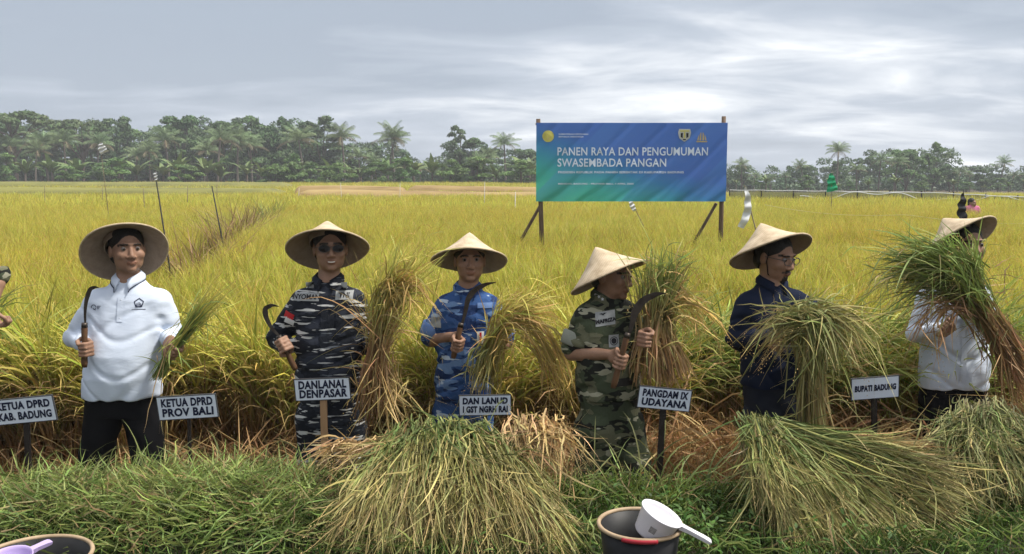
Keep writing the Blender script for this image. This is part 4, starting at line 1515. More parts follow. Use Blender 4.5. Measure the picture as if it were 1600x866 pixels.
    Fh.ell(hp(0, -0.105, -0.03), np.array((0.074, 0.085, 0.098)) * HS, Hr, 0.01, 'sub')
    Fh.ell(hp(0, -0.015, -0.080), np.array((0.12, 0.075, 0.06)) * HS, Hr, 0.01, 'sub')
    if 'hat' in cfg:
        Fh.inside_cone(hat_c, hat_ax, hrd, 0.18, 0.018)
    Vh, Qh = Fh.surface()
    if len(Qh):
        link('hair', np_mesh('hair', Vh, Qh, M['hair'], smooth=True), root)

    # ---------------- shirt
    hem = J((cfg['hip'][0], cfg['hem']))[2]
    lo = np.array([min(sL[0], sR[0], arms[0][1][0], arms[1][1][0], wrists[0][0], wrists[1][0]) - 0.13, min(arms[0][1][1], arms[1][1][1], wrists[0][1], wrists[1][1]) - 0.22, hem - 0.02])
    hi = np.array([max(sL[0], sR[0], arms[0][1][0], arms[1][1][0], wrists[0][0], wrists[1][0]) + 0.13, max(0.25, arms[0][1][1] + .1, arms[1][1][1] + .1), zs + 0.12])
    lo[2] = min(lo[2], min(a[1][2] for a in arms) - 0.1, *(w_[2] - 0.08 for w_ in wrists))
    lo[1] = min(lo[1], -0.28)
    F = Field(lo, hi, hs * 1.12)
    bel = cfg.get('belly', 0.0)
    hw = cfg.get('hw', 0.17)
    cx = lambda z: hc[0] + (nb[0] - hc[0]) * np.clip((z - zc) / (zs - zc), 0, 1)
    zw = hem + 0.45 * (zs - hem)
    F.loft([(hem, cx(hem), -bel * .4, hw * 1.0, .125 * g + bel * .5), (hem + .12, cx(hem + .12), -bel * .8, hw * 1.0, .125 * g + bel * .8), (zw, cx(zw), -bel * .8, hw * .97, .122 * g + bel * .7), (zs - .15, nb[0], -bel * .2, hw * 1.02, .122 * g), (zs - .06, nb[0], 0, hw * 1.03, .110), (zs - .01, nb[0], 0, hw * .97, .098), (zs + .035, nb[0], .005, hw * .76, .085), (zs + .070, nb[0], .010, hw * .52, .074), (zs + .098, nb[0], .014, hw * .40, .068), (zs + .112, nb[0], .018, hw * .36, .064)], yaw, 0.03)
    sr = cfg.get('sleeve_r', (0.078, 0.064, 0.048))
    ends = []
    for (s0, el, hd, A), wr in zip(arms, wrists):
        inn = np.array([math.copysign(0.03, nb[0] - s0[0]), 0, -0.022])
        if cfg['sleeve'] == 'long':
            F.cone(s0 + inn, el, sr[0], sr[1], 0.035)
            we = el + (wr - el) * A.get('cuff', 0.96)
            F.cone(el, we, sr[1], sr[2], 0.012)
            ends.append((el, we))
        else:
            ee = s0 + (el - s0) * A.get('cuff', 0.86)
            F.cone(s0 + inn, ee, sr[0], sr[1] * 1.04, 0.035)
            ends.append((s0, ee))
    sd_ = cfg['seed'] * 1.37
    wa = cfg.get('wrinkle', 1.0)

    def folds(X, Y, Z):
        a = np.sin(11 * X + 34 * Z + 3.2 * np.sin(9 * X + sd_) + 2.2 * np.sin(13 * Y) + sd_)
        b = np.sin(-16 * X + 26 * Z + 2.6 * np.sin(7 * Z + 2 * sd_) + 5 * Y)
        c = np.sin(58 * X + 9 * Z + 3 * np.sin(12 * Z + sd_))
        low = np.clip((zw + 0.05 - Z) / 0.3, 0, 1)
        el_ = 0
        for s0_, e_, h_, A_ in arms:
            dE = np.sqrt((X - e_[0]) ** 2 + (Y - e_[1]) ** 2 + (Z - e_[2]) ** 2)
            el_ = el_ + 0.0055 * np.sin(62 * dE + 4 * np.sin(14 * Z + 9 * X + sd_)) * np.exp(-(dE / 0.12) ** 2)
            dS = np.sqrt((X - s0_[0]) ** 2 + (Y + 0.06) ** 2 + (Z - s0_[2] + 0.10) ** 2)
            el_ = el_ + 0.004 * np.sin(70 * dS + 3 * np.sin(10 * Z + sd_)) * np.exp(-(dS / 0.10) ** 2)
        return wa * (0.0075 * np.maximum(a, 0) ** 6 + 0.0075 * np.maximum(b, 0) ** 6 + 0.0022 * c * low - 0.001 + el_) * np.clip((zs + .03 - Z) / 0.12, 0.15, 1)
    F.wrinkle(folds)
    # open front of the collar
    vdep = cfg.get('vneck', 0.04)
    fy = np.array([math.sin(yaw), -math.cos(yaw), 0])
    F.cone(nb + fy * 0.115 + np.array([0, 0, -vdep]), nb + fy * 0.09 + np.array([0, 0, 0.07]), 0.012, 0.052, 0.01, 'sub')
    V, Q = F.surface()
    V = smooth_mesh(V, Q, 1, 0.4)
    sme = np_mesh('shirt', V, Q, cfg['shirt'], smooth=True)
    shirt = link('shirt', sme, root)
    bvh = BVHTree.FromPolygons([tuple(map(float, v)) for v in V], [tuple(map(int, q)) for q in Q])
    # cuffs
    for (a, b), A in zip(ends, (cfg['left'], cfg['right'])):
        d = norm(b - a)
        if cfg.get('cuff_mat'):
            rr = sr[1] * 1.04 + 0.006
            q = MB()
            q.tube([b - d * 0.075, b - d * 0.07, b - d * 0.004, b + d * 0.004], [rr - .004, rr + .003, rr + .003, rr - .004], 20)
            q.build('sleeve_cuff', cfg['cuff_mat'], root, True)
        elif cfg['sleeve'] == 'long':
            rr = sr[2] + 0.003
            MB().tube([b - d * 0.045, b - d * 0.04, b + d * 0.002, b + d * 0.004], [rr - .002, rr + .001, rr, rr - .006], 18).build('sleeve_cuff', cfg['shirt'], root, True)
    # collar: two leaves folded out round the neck
    if cfg.get('collar', True):
        cm = cfg.get('collar_mat', cfg['shirt'])
        for sd in (-1, 1):
            nA = 12
            V2, F2 = [], []
            for i in range(nA + 1):
                t = i / nA
                ang = yaw + (0.30 + t * (PI - 0.30)) * sd      # from the throat to the nape
                dirv = np.array([math.sin(ang), -math.cos(ang), 0])
                top = nb + dirv * np.array([0.064, 0.068, 0]) + np.array([0, 0.012, 0.048 + 0.018 * t - 0.030 * (1 - t) ** 3])
                bot = nb + dirv * np.array([0.088, 0.090, 0]) + np.array([0, 0.008, 0.004 + 0.018 * t - 0.046 * (1 - t) ** 4])
                if i == 0:
                    bot = bot + np.array([sd * 0.012 * math.cos(yaw), -0.010, -0.004])
                mid = (top + bot) / 2 + dirv * 0.010
                for p in (top, mid, bot):
                    V2.append(p)
                for p in (top, mid, bot):
                    V2.append(p - dirv * 0.006 - np.array([0, 0, 0.004]))
            for i in range(nA):
                a, b = i * 6, (i + 1) * 6
                for j in (0, 1):
                    F2.append((a + j, b + j, b + j + 1, a + j + 1))
                    F2.append((a + 3 + j, a + 4 + j, b + 4 + j, b + 3 + j))
                F2.append((a + 2, b + 2, b + 5, a + 5)); F2.append((a, a + 3, b + 3, b))
            F2 += [(0, 1, 4, 3), (1, 2, 5, 4)]
            co = MB().add(V2, F2).build('collar', cm, root, True)
            if cfg.get('piping'):
                MB().tube([V2[i * 6 + 2] * 1.0 + np.array([0, -0.003, 0]) for i in range(nA + 1)], 0.0028, 5).build('collar_piping', M['dark_print'], co)
                tip = nb + np.array([sd * 0.07, -0.07, 0.05])

    # ---------------- trousers and shoes
    zk = 0.0
    feet = [J((q[0], q[1])) for q in cfg['feet']]
    ankle = [np.array([f[0], 0.02, 0.10]) for f in feet]
    top = hem + 0.05 if cfg.get('tucked') is None else hem + 0.02
    lo = np.array([min(a[0] for a in ankle + [hc]) - 0.26, -0.24, 0.03]); hi = np.array([max(a[0] for a in ankle + [hc]) + 0.26, 0.26, top + 0.03])
    F = Field(lo, hi, hs * 1.2)
    lw = cfg.get('leg_r', (0.100, 0.078, 0.070))
    F.loft([(zc - 0.02, hc[0], 0, hw * .86, .105 * g), (zc + .08, hc[0], 0, hw * .93, .115 * g), (top, cx(top), -bel * .3, hw * .93, .113 * g + bel * .3)], yaw, 0.03)
    for sd, a in zip((-1, 1), ankle):
        h0 = np.array([hc[0] + sd * hw * .46 * math.cos(yaw), sd * hw * .46 * math.sin(yaw), zc + 0.02])
        kn = h0 * 0.5 + a * 0.5 + np.array([0, -0.02, 0])
        F.cone(h0, kn, lw[0], lw[1], 0.02)
        F.cone(kn, a, lw[1], lw[2], 0.015)

    def tf(X, Y, Z):
        return 0.005 * np.sin(30 * Z + 6 * np.sin(8 * X + sd_) + 9 * Y) * np.clip(1.2 - Z, 0.2, 1) + 0.003 * np.sin(40 * X + 5 * np.sin(9 * Z + sd_))
    F.wrinkle(tf)
    F.cut_below(0.08)
    V, Q = F.surface()
    link('trousers', np_mesh('trousers', smooth_mesh(V, Q, 1, 0.4), Q, cfg['trousers'], smooth=True), root)
    for a in ankle:
        F = Field(a + np.array([-.08, -.24, -.12]), a + np.array([.08, .12, .08]), 0.012)
        F.cone(a + np.array([0, 0.03, 0.03]), a + np.array([0, 0.03, -0.055]), 0.046, 0.042, 0.01)
        F.cone(a + np.array([0, 0.03, -0.06]), a + np.array([0, -0.15, -0.066]), 0.042, 0.036, 0.03)
        F.cut_below(a[2] - 0.098)
        V, Q = F.surface()
        link('shoe', np_mesh('shoe', smooth_mesh(V, Q, 2), Q, M['leather'], smooth=True), root)
    if cfg.get('belt'):
        zb = J((cfg['hip'][0], cfg['belt']))[2]
        pts = []
        for k in range(49):
            a = 2 * PI * k / 48
            xx, yy = (hw * 1.0 + .006) * math.cos(a), (.125 * g + .012 + bel) * math.sin(a)
            pts.append((cx(zb) + xx * math.cos(yaw) - yy * math.sin(yaw), xx * math.sin(yaw) + yy * math.cos(yaw), zb))
        bm_ = MB()
        vs_, fs = [], []
        for p in pts[:-1]:
            for dz, e in ((-.022, 0.0), (.022, 0.0)):
                vs_.append((p[0], p[1], p[2] + dz))
        for k in range(48):
            k2 = (k + 1) % 48
            fs.append((2 * k, 2 * k2, 2 * k2 + 1, 2 * k + 1))
        bm_.add(vs_, fs).build('belt', M['leather'], root)
    # ---------------- hat
    if 'hat' in cfg:
        q, tl, ro, rd = cfg['hat']
        make_hat(root, J(q), R(tl), R(ro), rd)
    return dict(root=root, bvh=bvh, J=J, O=O, hp=hp, Hr=Hr, nb=nb, zs=zs, hw=hw, arms=arms, wrists=wrists, hem=hem, yaw=yaw, D=D)


def button_row(P, cx_, z0, z1, n, mat):
    for z in np.linspace(z0, z1, n):
        p = drape(P['bvh'], cx_, z, off=0.002)
        b = MB().lathe([(0.0001, -0.004), (0.0055, -0.003), (0.006, 0.0), (0.0055, 0.002)], 10, Matrix.Translation(p) @ Matrix.Rotation(PI / 2, 4, 'X'))
        b.build('button', mat, P['root'], True)


def placket(P, cx_, z0, z1, mat, w=0.017):
    patch('placket', P['bvh'], P['root'], [(cx_ - w, z0), (cx_ + w, z0), (cx_ + w, z1), (cx_ - w, z1)], mat, 0.0035, 10)


def glasses(P, dark):
    hp = P['hp']
    rt = MB()
    g_ = empty  # noqa
    lensm = M['lens']
    fr = MB()
    for sd in (-1, 1):
        pts = []
        for k in range(21):
            a = 2 * PI * k / 20
            pts.append(hp(sd * 0.033 + 0.026 * math.cos(a), -0.106 + 0.010 * (abs(math.cos(a) + sd) > 1) * 0.6, -0.004 + 0.0175 * math.sin(a)))
        fr.tube(pts, 0.0022, 5, cap=False)
        fr.tube([hp(sd * 0.058, -0.102, 0.003), hp(sd * 0.076, -0.06, 0.004), hp(sd * 0.082, 0.012, 0.0)], 0.0022, 5)
        if dark:
            vs_ = [hp(sd * 0.033, -0.107, -0.004)] + pts[:-1]
            MB().add(vs_, [(0, 1 + k, 1 + (k + 1) % 20) for k in range(20)]).build('lens', lensm, P['root'])
    fr.tube([hp(-0.008, -0.108, 0.002), hp(0, -0.112, 0.004), hp(0.008, -0.108, 0.002)], 0.002, 5)
    fr.build('spectacle_frame', M['frame_metal'], P['root'])
# ------------------------------------------------------------------ the people in the row
BL, BR = 'left', 'right'
P1 = person(dict(
    label='man in white long-sleeved polo and black trousers holding a small green rice sheaf', seed=1, D=4.78,
    hip=(192, 640), eye=(199, 389), head=(R(34), R(4), 0), sh=((146, 466), (256, 466)), neck=0.09, girth=1.08, belly=0.035, hw=0.205, hem=617,
    left=dict(elbow=(116, 526, 0.02), hand=(133, 545, -0.20), axis=(0.0, -0.05, 1), palm=-1, cuff=0.93),
    right=dict(elbow=(270, 520, 0.05), hand=(269, 548, -0.17), axis=(0.62, -0.1, 0.78), palm=1, cuff=0.93),
    sleeve='long', sleeve_r=(0.075, 0.056, 0.045), shirt=M['white_cloth'], trousers=M['black_cloth'], feet=((140, 830), (252, 830)),
    leg_r=(0.105, 0.088, 0.080), piping=True, vneck=0.07, hat=((195, 393, 0.0), 41, -29, 0.22), wrinkle=0.85))
P2 = person(dict(
    label='smiling man in dark navy camouflage uniform wearing sunglasses', seed=2, D=4.78,
    hip=(518, 655), eye=(516, 387), head=(R(14), R(4), 0), sh=((466, 466), (560, 466)), neck=0.085, girth=1.0, belly=0.015, hw=0.185, hem=600,
    left=dict(elbow=(432, 530, 0.06), hand=(443, 540, -0.16), axis=(0.55, -0.2, -0.85), palm=1, cuff=0.90),
    right=dict(elbow=(582, 540, 0.04), hand=(592, 540, -0.17), axis=(0.25, 0, 1), palm=1, cuff=0.90),
    sleeve='long', sleeve_r=(0.074, 0.059, 0.050), shirt=M['camo_navy'], trousers=M['camo_navy'], feet=((490, 836), (552, 836)), smile=True,
    leg_r=(0.112, 0.092, 0.085), vneck=0.045, hat=((512, 389, 0.0), 32, -7, 0.22)))
P3 = person(dict(
    label='man in blue camouflage uniform with rolled sleeves, sickle held across his chest', seed=3, D=5.15,
    hip=(722, 652), eye=(734, 406), head=(R(6), R(5), 0), sh=((692, 474), (770, 474)), girth=0.95, belly=0.01, hw=0.172, hem=618,
    left=dict(elbow=(672, 532, 0.03), hand=(714, 538, -0.22), axis=(0.25, -0.25, 1), palm=-1, cuff=0.86),
    right=dict(elbow=(790, 535, 0.03), hand=(772, 548, -0.20), axis=(0.1, 0, 1), palm=1, cuff=0.86),
    sleeve='short', sleeve_r=(0.078, 0.064, 0.05), shirt=M['camo_blue'], trousers=M['camo_blue'], feet=((700, 792), (752, 792)), cuff_mat=M['cuff_blue'],
    leg_r=(0.105, 0.085, 0.08), vneck=0.05, hat=((733, 407, 0.0), 24, 0, 0.22)))
P4 = person(dict(
    label='man in green camouflage uniform turned right, big straw-coloured sheaf at his side', seed=4, D=4.74,
    hip=(952, 672), eye=(957, 429), head=(R(52), R(-4), 0), sh=((911, 492), (984, 486)), girth=1.02, belly=0.02, hw=0.178, hem=618, yaw=R(24),
    left=dict(elbow=(893, 552, -0.02), hand=(968, 564, -0.31), axis=(0.28, -0.05, 0.95), palm=-1, cuff=0.80),
    right=dict(elbow=(1012, 556, 0.0), hand=(1008, 530, -0.26), axis=(0.1, 0, 1), palm=1, cuff=0.80),
    sleeve='short', sleeve_r=(0.082, 0.066, 0.05), shirt=M['camo_green'], trousers=M['camo_green'], feet=((922, 838), (1000, 838)), cuff_mat=M['cuff_green'],
    leg_r=(0.125, 0.105, 0.10), vneck=0.02, hat=((951, 432, 0.0), 12, -24, 0.22), belt=588))
P5 = person(dict(
    label='man in plain navy shirt with spectacles and goatee, looking down to the right', seed=5, D=4.80,
    hip=(1210, 660), eye=(1212, 400), head=(R(36), R(-10), 0), sh=((1162, 472), (1250, 468)), neck=0.085, girth=1.05, belly=0.02, hw=0.182, hem=600, yaw=R(14),
    left=dict(elbow=(1152, 530, -0.04), hand=(1215, 535, -0.30), axis=(0.5, 0.1, 0.6), palm=-1, cuff=0.95),
    right=dict(elbow=(1290, 500, -0.02), hand=(1278, 530, -0.26), axis=(0.1, 0, 1), palm=1, cuff=0.95),
    sleeve='long', sleeve_r=(0.076, 0.060, 0.05), shirt=M['navy_cloth'], trousers=M['slate_cloth'], feet=((1185, 834), (1245, 834)), beard=True,
    leg_r=(0.11, 0.09, 0.085), vneck=0.02, hat=((1204, 394, 0.0), 25, -14, 0.222)))
P6 = person(dict(
    label='man in white shirt half hidden behind the large green sheaf he hugs', seed=6, D=5.15,
    hip=(1488, 640), eye=(1510, 382), head=(R(6), R(2), 0), sh=((1448, 460), (1534, 456)), neck=0.085, girth=1.0, belly=0.02, hw=0.195, hem=604,
    left=dict(elbow=(1432, 520, -0.02), hand=(1478, 512, -0.28), axis=(0.6, 0.1, 0.4), palm=-1, cuff=0.95),
    right=dict(elbow=(1552, 508, 0.0), hand=(1516, 488, -0.28), axis=(0.4, 0, 0.8), palm=1, cuff=0.95),
    sleeve='long', sleeve_r=(0.075, 0.060, 0.05), shirt=M['white_cloth'], trousers=M['black_cloth'], feet=((1450, 796), (1512, 796)),
    leg_r=(0.11, 0.092, 0.085), vneck=0.03, hat=((1500, 377, 0.0), 36, -24, 0.22)))
P7 = person(dict(
    label='person cut off by the left edge, only a bare forearm with dark watch showing', seed=7, D=4.70,
    hip=(-95, 650), eye=(-92, 380), head=(0, 0, 0), sh=((-142, 462), (-38, 440)), girth=1.0, belly=0.01, hw=0.18, hem=610,
    left=dict(elbow=(-160, 540, 0.02), hand=(-150, 610, -0.1), axis=(0, -1, 0.2), palm=-1, cuff=0.80),
    right=dict(elbow=(-3, 428, 0.03), hand=(3, 500, -0.06), axis=(0.1, -1, 0.1), palm=1, cuff=0.93),
    sleeve='short', sleeve_r=(0.08, 0.066, 0.05), shirt=M['camo_green'], trousers=M['camo_green'], feet=((-125, 836), (-65, 836)), vneck=0.02))
_w = P7['wrists'][1]; _e = P7['arms'][1][1]
_d = norm(_w - _e)
MB().tube([_w - _d * 0.028, _w - _d * 0.022, _w - _d * 0.002, _w + _d * 0.003], [0.028, 0.031, 0.031, 0.028], 16).build('wrist_watch', M['watch'], P7['root'], True)
P8 = person(dict(
    label='distant person in a pink top standing in the rice beside the black flag', seed=8, D=25.0, hs=0.012,
    hip=(1519, 352), eye=(1519, 317), head=(R(30), 0, 0), sh=((1510, 324.5), (1528, 324.5)), girth=0.95, hw=0.16, hem=346,
    left=dict(elbow=(1508, 340, 0.0), hand=(1512, 351, -0.1), axis=(0, -1, 0.2), palm=-1, cuff=0.9),
    right=dict(elbow=(1531, 339, 0.0), hand=(1530, 350, -0.1), axis=(0, -1, 0.2), palm=1, cuff=0.9),
    sleeve='short', shirt=M['pink_cloth'], trousers=M['black_cloth'], feet=((1516, 386), (1523, 386)), gz=0.0))
# ------------------------------------------------------------------ details on the uniforms and shirts
M['ink'] = surf_mat('black_ink', (0.012, 0.012, 0.016), rough=0.7)


def emblem_mesh(kind, size):
    """small printed marks as flat shapes"""
    mb = MB()

    def poly(pts):
        mb.add([(x * size, y * size, 0) for x, y in pts], [tuple(range(len(pts)))])

    def ring(r0, r1, n=24, a0=0, a1=2 * PI, cx=0, cy=0):
        for k in range(n):
            a, b = a0 + (a1 - a0) * k / n, a0 + (a1 - a0) * (k + 1) / n
            poly([(cx + r0 * math.cos(a), cy + r0 * math.sin(a)), (cx + r1 * math.cos(a), cy + r1 * math.sin(a)), (cx + r1 * math.cos(b), cy + r1 * math.sin(b)), (cx + r0 * math.cos(b), cy + r0 * math.sin(b))])
    if kind == 'crest':           # five-sided crest with a candi-like middle
        P5_ = [(math.sin(2 * PI * k / 5), math.cos(2 * PI * k / 5)) for k in range(5)]
        for k in range(5):
            (x0, y0), (x1, y1) = P5_[k], P5_[(k + 1) % 5]
            poly([(x0, y0), (x0 * .78, y0 * .78), (x1 * .78, y1 * .78), (x1, y1)])
        for x in (-0.36, -0.12, 0.12, 0.36):
            poly([(x - .07, -.5), (x + .07, -.5), (x + .05, .25 - abs(x) * .6), (x - .05, .25 - abs(x) * .6)])
        ring(0.62, 0.74, 14, PI * 1.1, PI * 1.9)
        poly([(-1.3, -1.28), (1.3, -1.28), (1.3, -1.16), (-1.3, -1.16)])
    elif kind == 'swirl':         # round mark and two short lines beside it
        ring(0.5, 0.66, 16, 0.2, 3.4, -0.7, 0)
        ring(0.2, 0.36, 14, 3.0, 6.6, -0.55, -.15)
        poly([(-.5, -.5), (-.25, -.62), (-.2, -.5), (-.42, -.4)])
        for y, w in ((.3, .95), (.02, .7), (-.26, .55)):
            poly([(.1, y - .07), (.1 + w, y - .02), (.1 + w, y + .09), (.1, y + .07)])
    elif kind == 'wings':
        poly([(-1, .15), (-.2, .25), (0, .05), (.2, .25), (1, .15), (.3, -.1), (.12, -.3), (-.12, -.3), (-.3, -.1)])
    elif kind == 'disc':
        ring(0.0, 0.55, 20)
        ring(0.72, 0.86, 20)
    elif kind == 'star':
        pts = []
        for k in range(10):
            r_ = 1 if k % 2 == 0 else 0.42
            pts.append((r_ * math.sin(PI * k / 5), r_ * math.cos(PI * k / 5)))
        mb.add([(x * size, y * size, 0) for x, y in pts] + [(0, 0, 0)], [(10, k, (k + 1) % 10) for k in range(10)])
    return mb.mesh('emblem', M['ink'])


def xz(P, px, py):
    q = P['J']((px, py))
    return q[0], q[2]


def rect(P, x0, y0, x1, y1, skew=0.0):
    a = xz(P, x0, y1 + skew); b = xz(P, x1, y1 - skew); c = xz(P, x1, y0 - skew); d = xz(P, x0, y0 + skew)
    return [a, b, c, d]


def on(P, name, me, px, py, mat, rot=0.0, off=0.0065):
    x, z = xz(P, px, py)
    return print_on(name, P['bvh'], P['root'], me, x, z, mat, rot, off)


# first man: polo
placket(P1, P1['nb'][0], P1['nb'][2] - 0.20, P1['nb'][2] - 0.07, M['white_cloth'])
button_row(P1, P1['nb'][0], P1['nb'][2] - 0.185, P1['nb'][2] - 0.09, 2, M['white_patch'])
on(P1, 'printed_crest', emblem_mesh('crest', 0.027), 228, 470, M['dark_print'], 0, 0.002)
on(P1, 'printed_logo', emblem_mesh('swirl', 0.024), 163, 477, M['dark_print'], 0, 0.002)
# second man: navy camouflage
placket(P2, P2['nb'][0], P2['hem'] + 0.01, P2['nb'][2] - 0.06, M['camo_navy'], 0.019)
patch('name_tape', P2['bvh'], P2['root'], rect(P2, 463, 455, 504, 467), M['grey_tape'], 0.004)
on(P2, 'name_lettering', text_mesh('NYOMAN', 0.034, 0.0012), 484, 461, M['ink'])
patch('branch_tape', P2['bvh'], P2['root'], rect(P2, 529, 452, 555, 465), M['grey_tape'], 0.004)
on(P2, 'branch_lettering', text_mesh('TNI', 0.034, 0.0012), 542, 458.5, M['ink'])
for a, b in ((470, 500), (530, 558)):
    patch('pocket_flap', P2['bvh'], P2['root'], rect(P2, a, 475, b, 488), M['camo_navy'], 0.005)
    patch('pocket', P2['bvh'], P2['root'], rect(P2, a + 1, 488, b - 1, 520), M['camo_navy'], 0.003)
_sl = P2['arms'][0]
_c = _sl[0] * 0.64 + _sl[1] * 0.36
for k, mt in ((0, 'red_patch'), (1, 'white_patch')):
    x0, z0 = _c[0] + 0.0, _c[2]
    dz = 0.014 - k * 0.032
    patch('flag_patch', P2['bvh'], P2['root'], [(x0 - 0.020, z0 + dz - 0.02), (x0 + 0.035, z0 + dz - 0.040), (x0 + 0.048, z0 + dz - 0.010), (x0 - 0.007, z0 + dz + 0.012)], M[mt], 0.005)
glasses(P2, True)
for sd in (-1, 1):
    x, z = xz(P2, 516 + sd * 27, 443)
    patch('collar_badge', P2['bvh'], P2['root'], [(x - .016, z - .018), (x + .016, z - .018), (x + .016, z + .018), (x - .016, z + .018)], M['grey_tape'], 0.006)
# third man: blue camouflage
placket(P3, P3['nb'][0], P3['hem'] + 0.01, P3['nb'][2] - 0.07, M['camo_blue'], 0.019)
for a, b in ((690, 722), (745, 768)):
    patch('pocket_flap', P3['bvh'], P3['root'], rect(P3, a, 490, b, 501), M['camo_blue'], 0.006)
    patch('pocket', P3['bvh'], P3['root'], rect(P3, a + 1, 501, b - 1, 530), M['camo_blue'], 0.003)
patch('name_tape', P3['bvh'], P3['root'], rect(P3, 747, 470, 770, 478), M['cuff_blue'], 0.004)
_sl = P3['arms'][0]
_c = _sl[0] * 0.55 + _sl[1] * 0.45
patch('shoulder_patch', P3['bvh'], P3['root'], [(_c[0] - .03, _c[2] - .03), (_c[0] + .03, _c[2] - .03), (_c[0] + .03, _c[2] + .03), (_c[0] - .03, _c[2] + .03)], M['grey_tape'], 0.005)
x, z = xz(P3, 752, 522)
patch('unit_badge', P3['bvh'], P3['root'], [(x - .02, z - .035), (x + .02, z - .035), (x + .02, z + .035), (x - .02, z + .035)], M['white_patch'], 0.006)
patch('badge_stripe', P3['bvh'], P3['root'], [(x - .006, z - .03), (x + .006, z - .03), (x + .006, z + .03), (x - .006, z + .03)], M['red_patch'], 0.009)
# fourth man: green camouflage
patch('name_tape', P4['bvh'], P4['root'], rect(P4, 927, 482, 958, 503, 1.5), M['grey_tape'], 0.004)
on(P4, 'name_lettering', text_mesh('MAFRIZA', 0.027, 0.0016), 943, 496, M['ink'], R(8))
on(P4, 'wing_badge', emblem_mesh('wings', 0.022), 939, 486, M['ink'], R(8))
patch('pocket', P4['bvh'], P4['root'], rect(P4, 918, 515, 962, 545, 1), M['camo_green'], 0.003)
patch('pocket_flap', P4['bvh'], P4['root'], rect(P4, 918, 508, 962, 519, 1), M['camo_green'], 0.006)
patch('unit_badge', P4['bvh'], P4['root'], rect(P4, 947, 517, 963, 535), M['grey_tape'], 0.008)
on(P4, 'badge_disc', emblem_mesh('disc', 0.026), 955, 526, M['ink'], 0, 0.010)
for k in range(3):
    on(P4, 'collar_star', emblem_mesh('star', 0.010), 929 + 5 * k, 458 + 3.2 * k, M['white_patch'], 0.2, 0.02)
placket(P5, P5['nb'][0] + 0.03, P5['nb'][2] - 0.24, P5['nb'][2] - 0.05, M['navy_cloth'])
button_row(P5, P5['nb'][0] + 0.03, P5['nb'][2] - 0.22, P5['nb'][2] - 0.08, 3, M['dark_print'])
glasses(P5, False)
_h = P5['hp']
MB().tube([_h(-0.07, -0.01, 0.06), _h(-0.079, -0.012, -0.02), _h(-0.062, -0.02, -0.085), _h(0, -0.06, -0.118), _h(0.062, -0.02, -0.085), _h(0.079, -0.012, -0.02), _h(0.07, -0.01, 0.06)], 0.003, 6).build('chin_strap', M['black_cloth'], P5['root'])
placket(P6, P6['nb'][0], P6['hem'] + 0.01, P6['nb'][2] - 0.06, M['white_cloth'])

# ------------------------------------------------------------------ sickles
M['blade'] = surf_mat('sickle_steel', (0.075, 0.062, 0.052), (0.035, 0.028, 0.024), rough=0.42, scale=25, metallic=0.6, bump=0.2)
M['handle'] = surf_mat('sickle_handle', (0.13, 0.065, 0.03), (0.06, 0.03, 0.015), rough=0.6, scale=12, stretch=(1, 1, 0.25), bump=0.3, bump_scale=60)
M['edge_steel'] = surf_mat('ground_edge', (0.35, 0.33, 0.31), rough=0.35, metallic=0.7)


def sickle(label, D, handle, blade, wmax=0.030):
    """handle: two picture points; blade: picture points from the handle to the tip"""
    h0, h1 = [at(p[0], p[1], D + p[2]) for p in handle]
    root = empty('sickle', tuple(h0))
    tag(root, label, 'sickle', 'sickles held by the harvesters')
    O = h0
    ax = norm(h1 - h0)
    MB().tube([h0 - O, h0 + (h1 - h0) * .1 - O, h0 + (h1 - h0) * .5 - O, h0 + (h1 - h0) * .92 - O, h1 - O], [0.013, 0.0165, 0.0145, 0.016, 0.012], 12).build('handle', M['handle'], root, True)
    MB().tube([h1 - ax * 0.012 - O, h1 + ax * 0.012 - O], [0.0165, 0.0145], 12).build('ferrule', M['blade'], root, True)
    B_ = [at(p[0], p[1], D + p[2]) for p in blade]
    ctrl = [(b, 0.0) for b in B_]
    K = 26
    C = np.array([c[0] for c in ctrl]); m = len(C)
    tt = np.linspace(0, m - 1 - 1e-6, K); i = tt.astype(int); f = (tt - i)[:, None]
    g_ = lambda k: C[np.clip(i + k, 0, m - 1)]
    P = 0.5 * (2 * g_(0) + (g_(1) - g_(-1)) * f + (2 * g_(-1) - 5 * g_(0) + 4 * g_(1) - g_(2)) * f ** 2 + (3 * g_(0) - g_(-1) - 3 * g_(1) + g_(2)) * f ** 3)
    T = norm(np.gradient(P, axis=0))
    nrm = np.array([0, -1.0, 0])
    S = norm(np.cross(T, nrm))
    cen = P.mean(0)
    if np.sum((cen - P) * S) < 0: S = -S                     # cutting edge on the inside of the hook
    t = np.linspace(0, 1, K)
    w = wmax * np.interp(t, [0, 0.12, 0.45, 0.75, 1], [0.35, 0.5, 1.0, 0.75, 0.03])
    th = 0.0022
    vs_, fs = [], []
    for k in range(K):
        back, edge = P[k] - O, P[k] + S[k] * w[k] - O
        vs_ += [back + nrm * th, back - nrm * th, edge]
    for k in range(K - 1):
        a, b = 3 * k, 3 * k + 3
        fs += [(a, b, b + 2, a + 2), (a + 1, a + 2, b + 2, b + 1), (a, a + 1, b + 1, b)]
    MB().add(vs_, fs).build('blade', M['blade'], root)
    return root


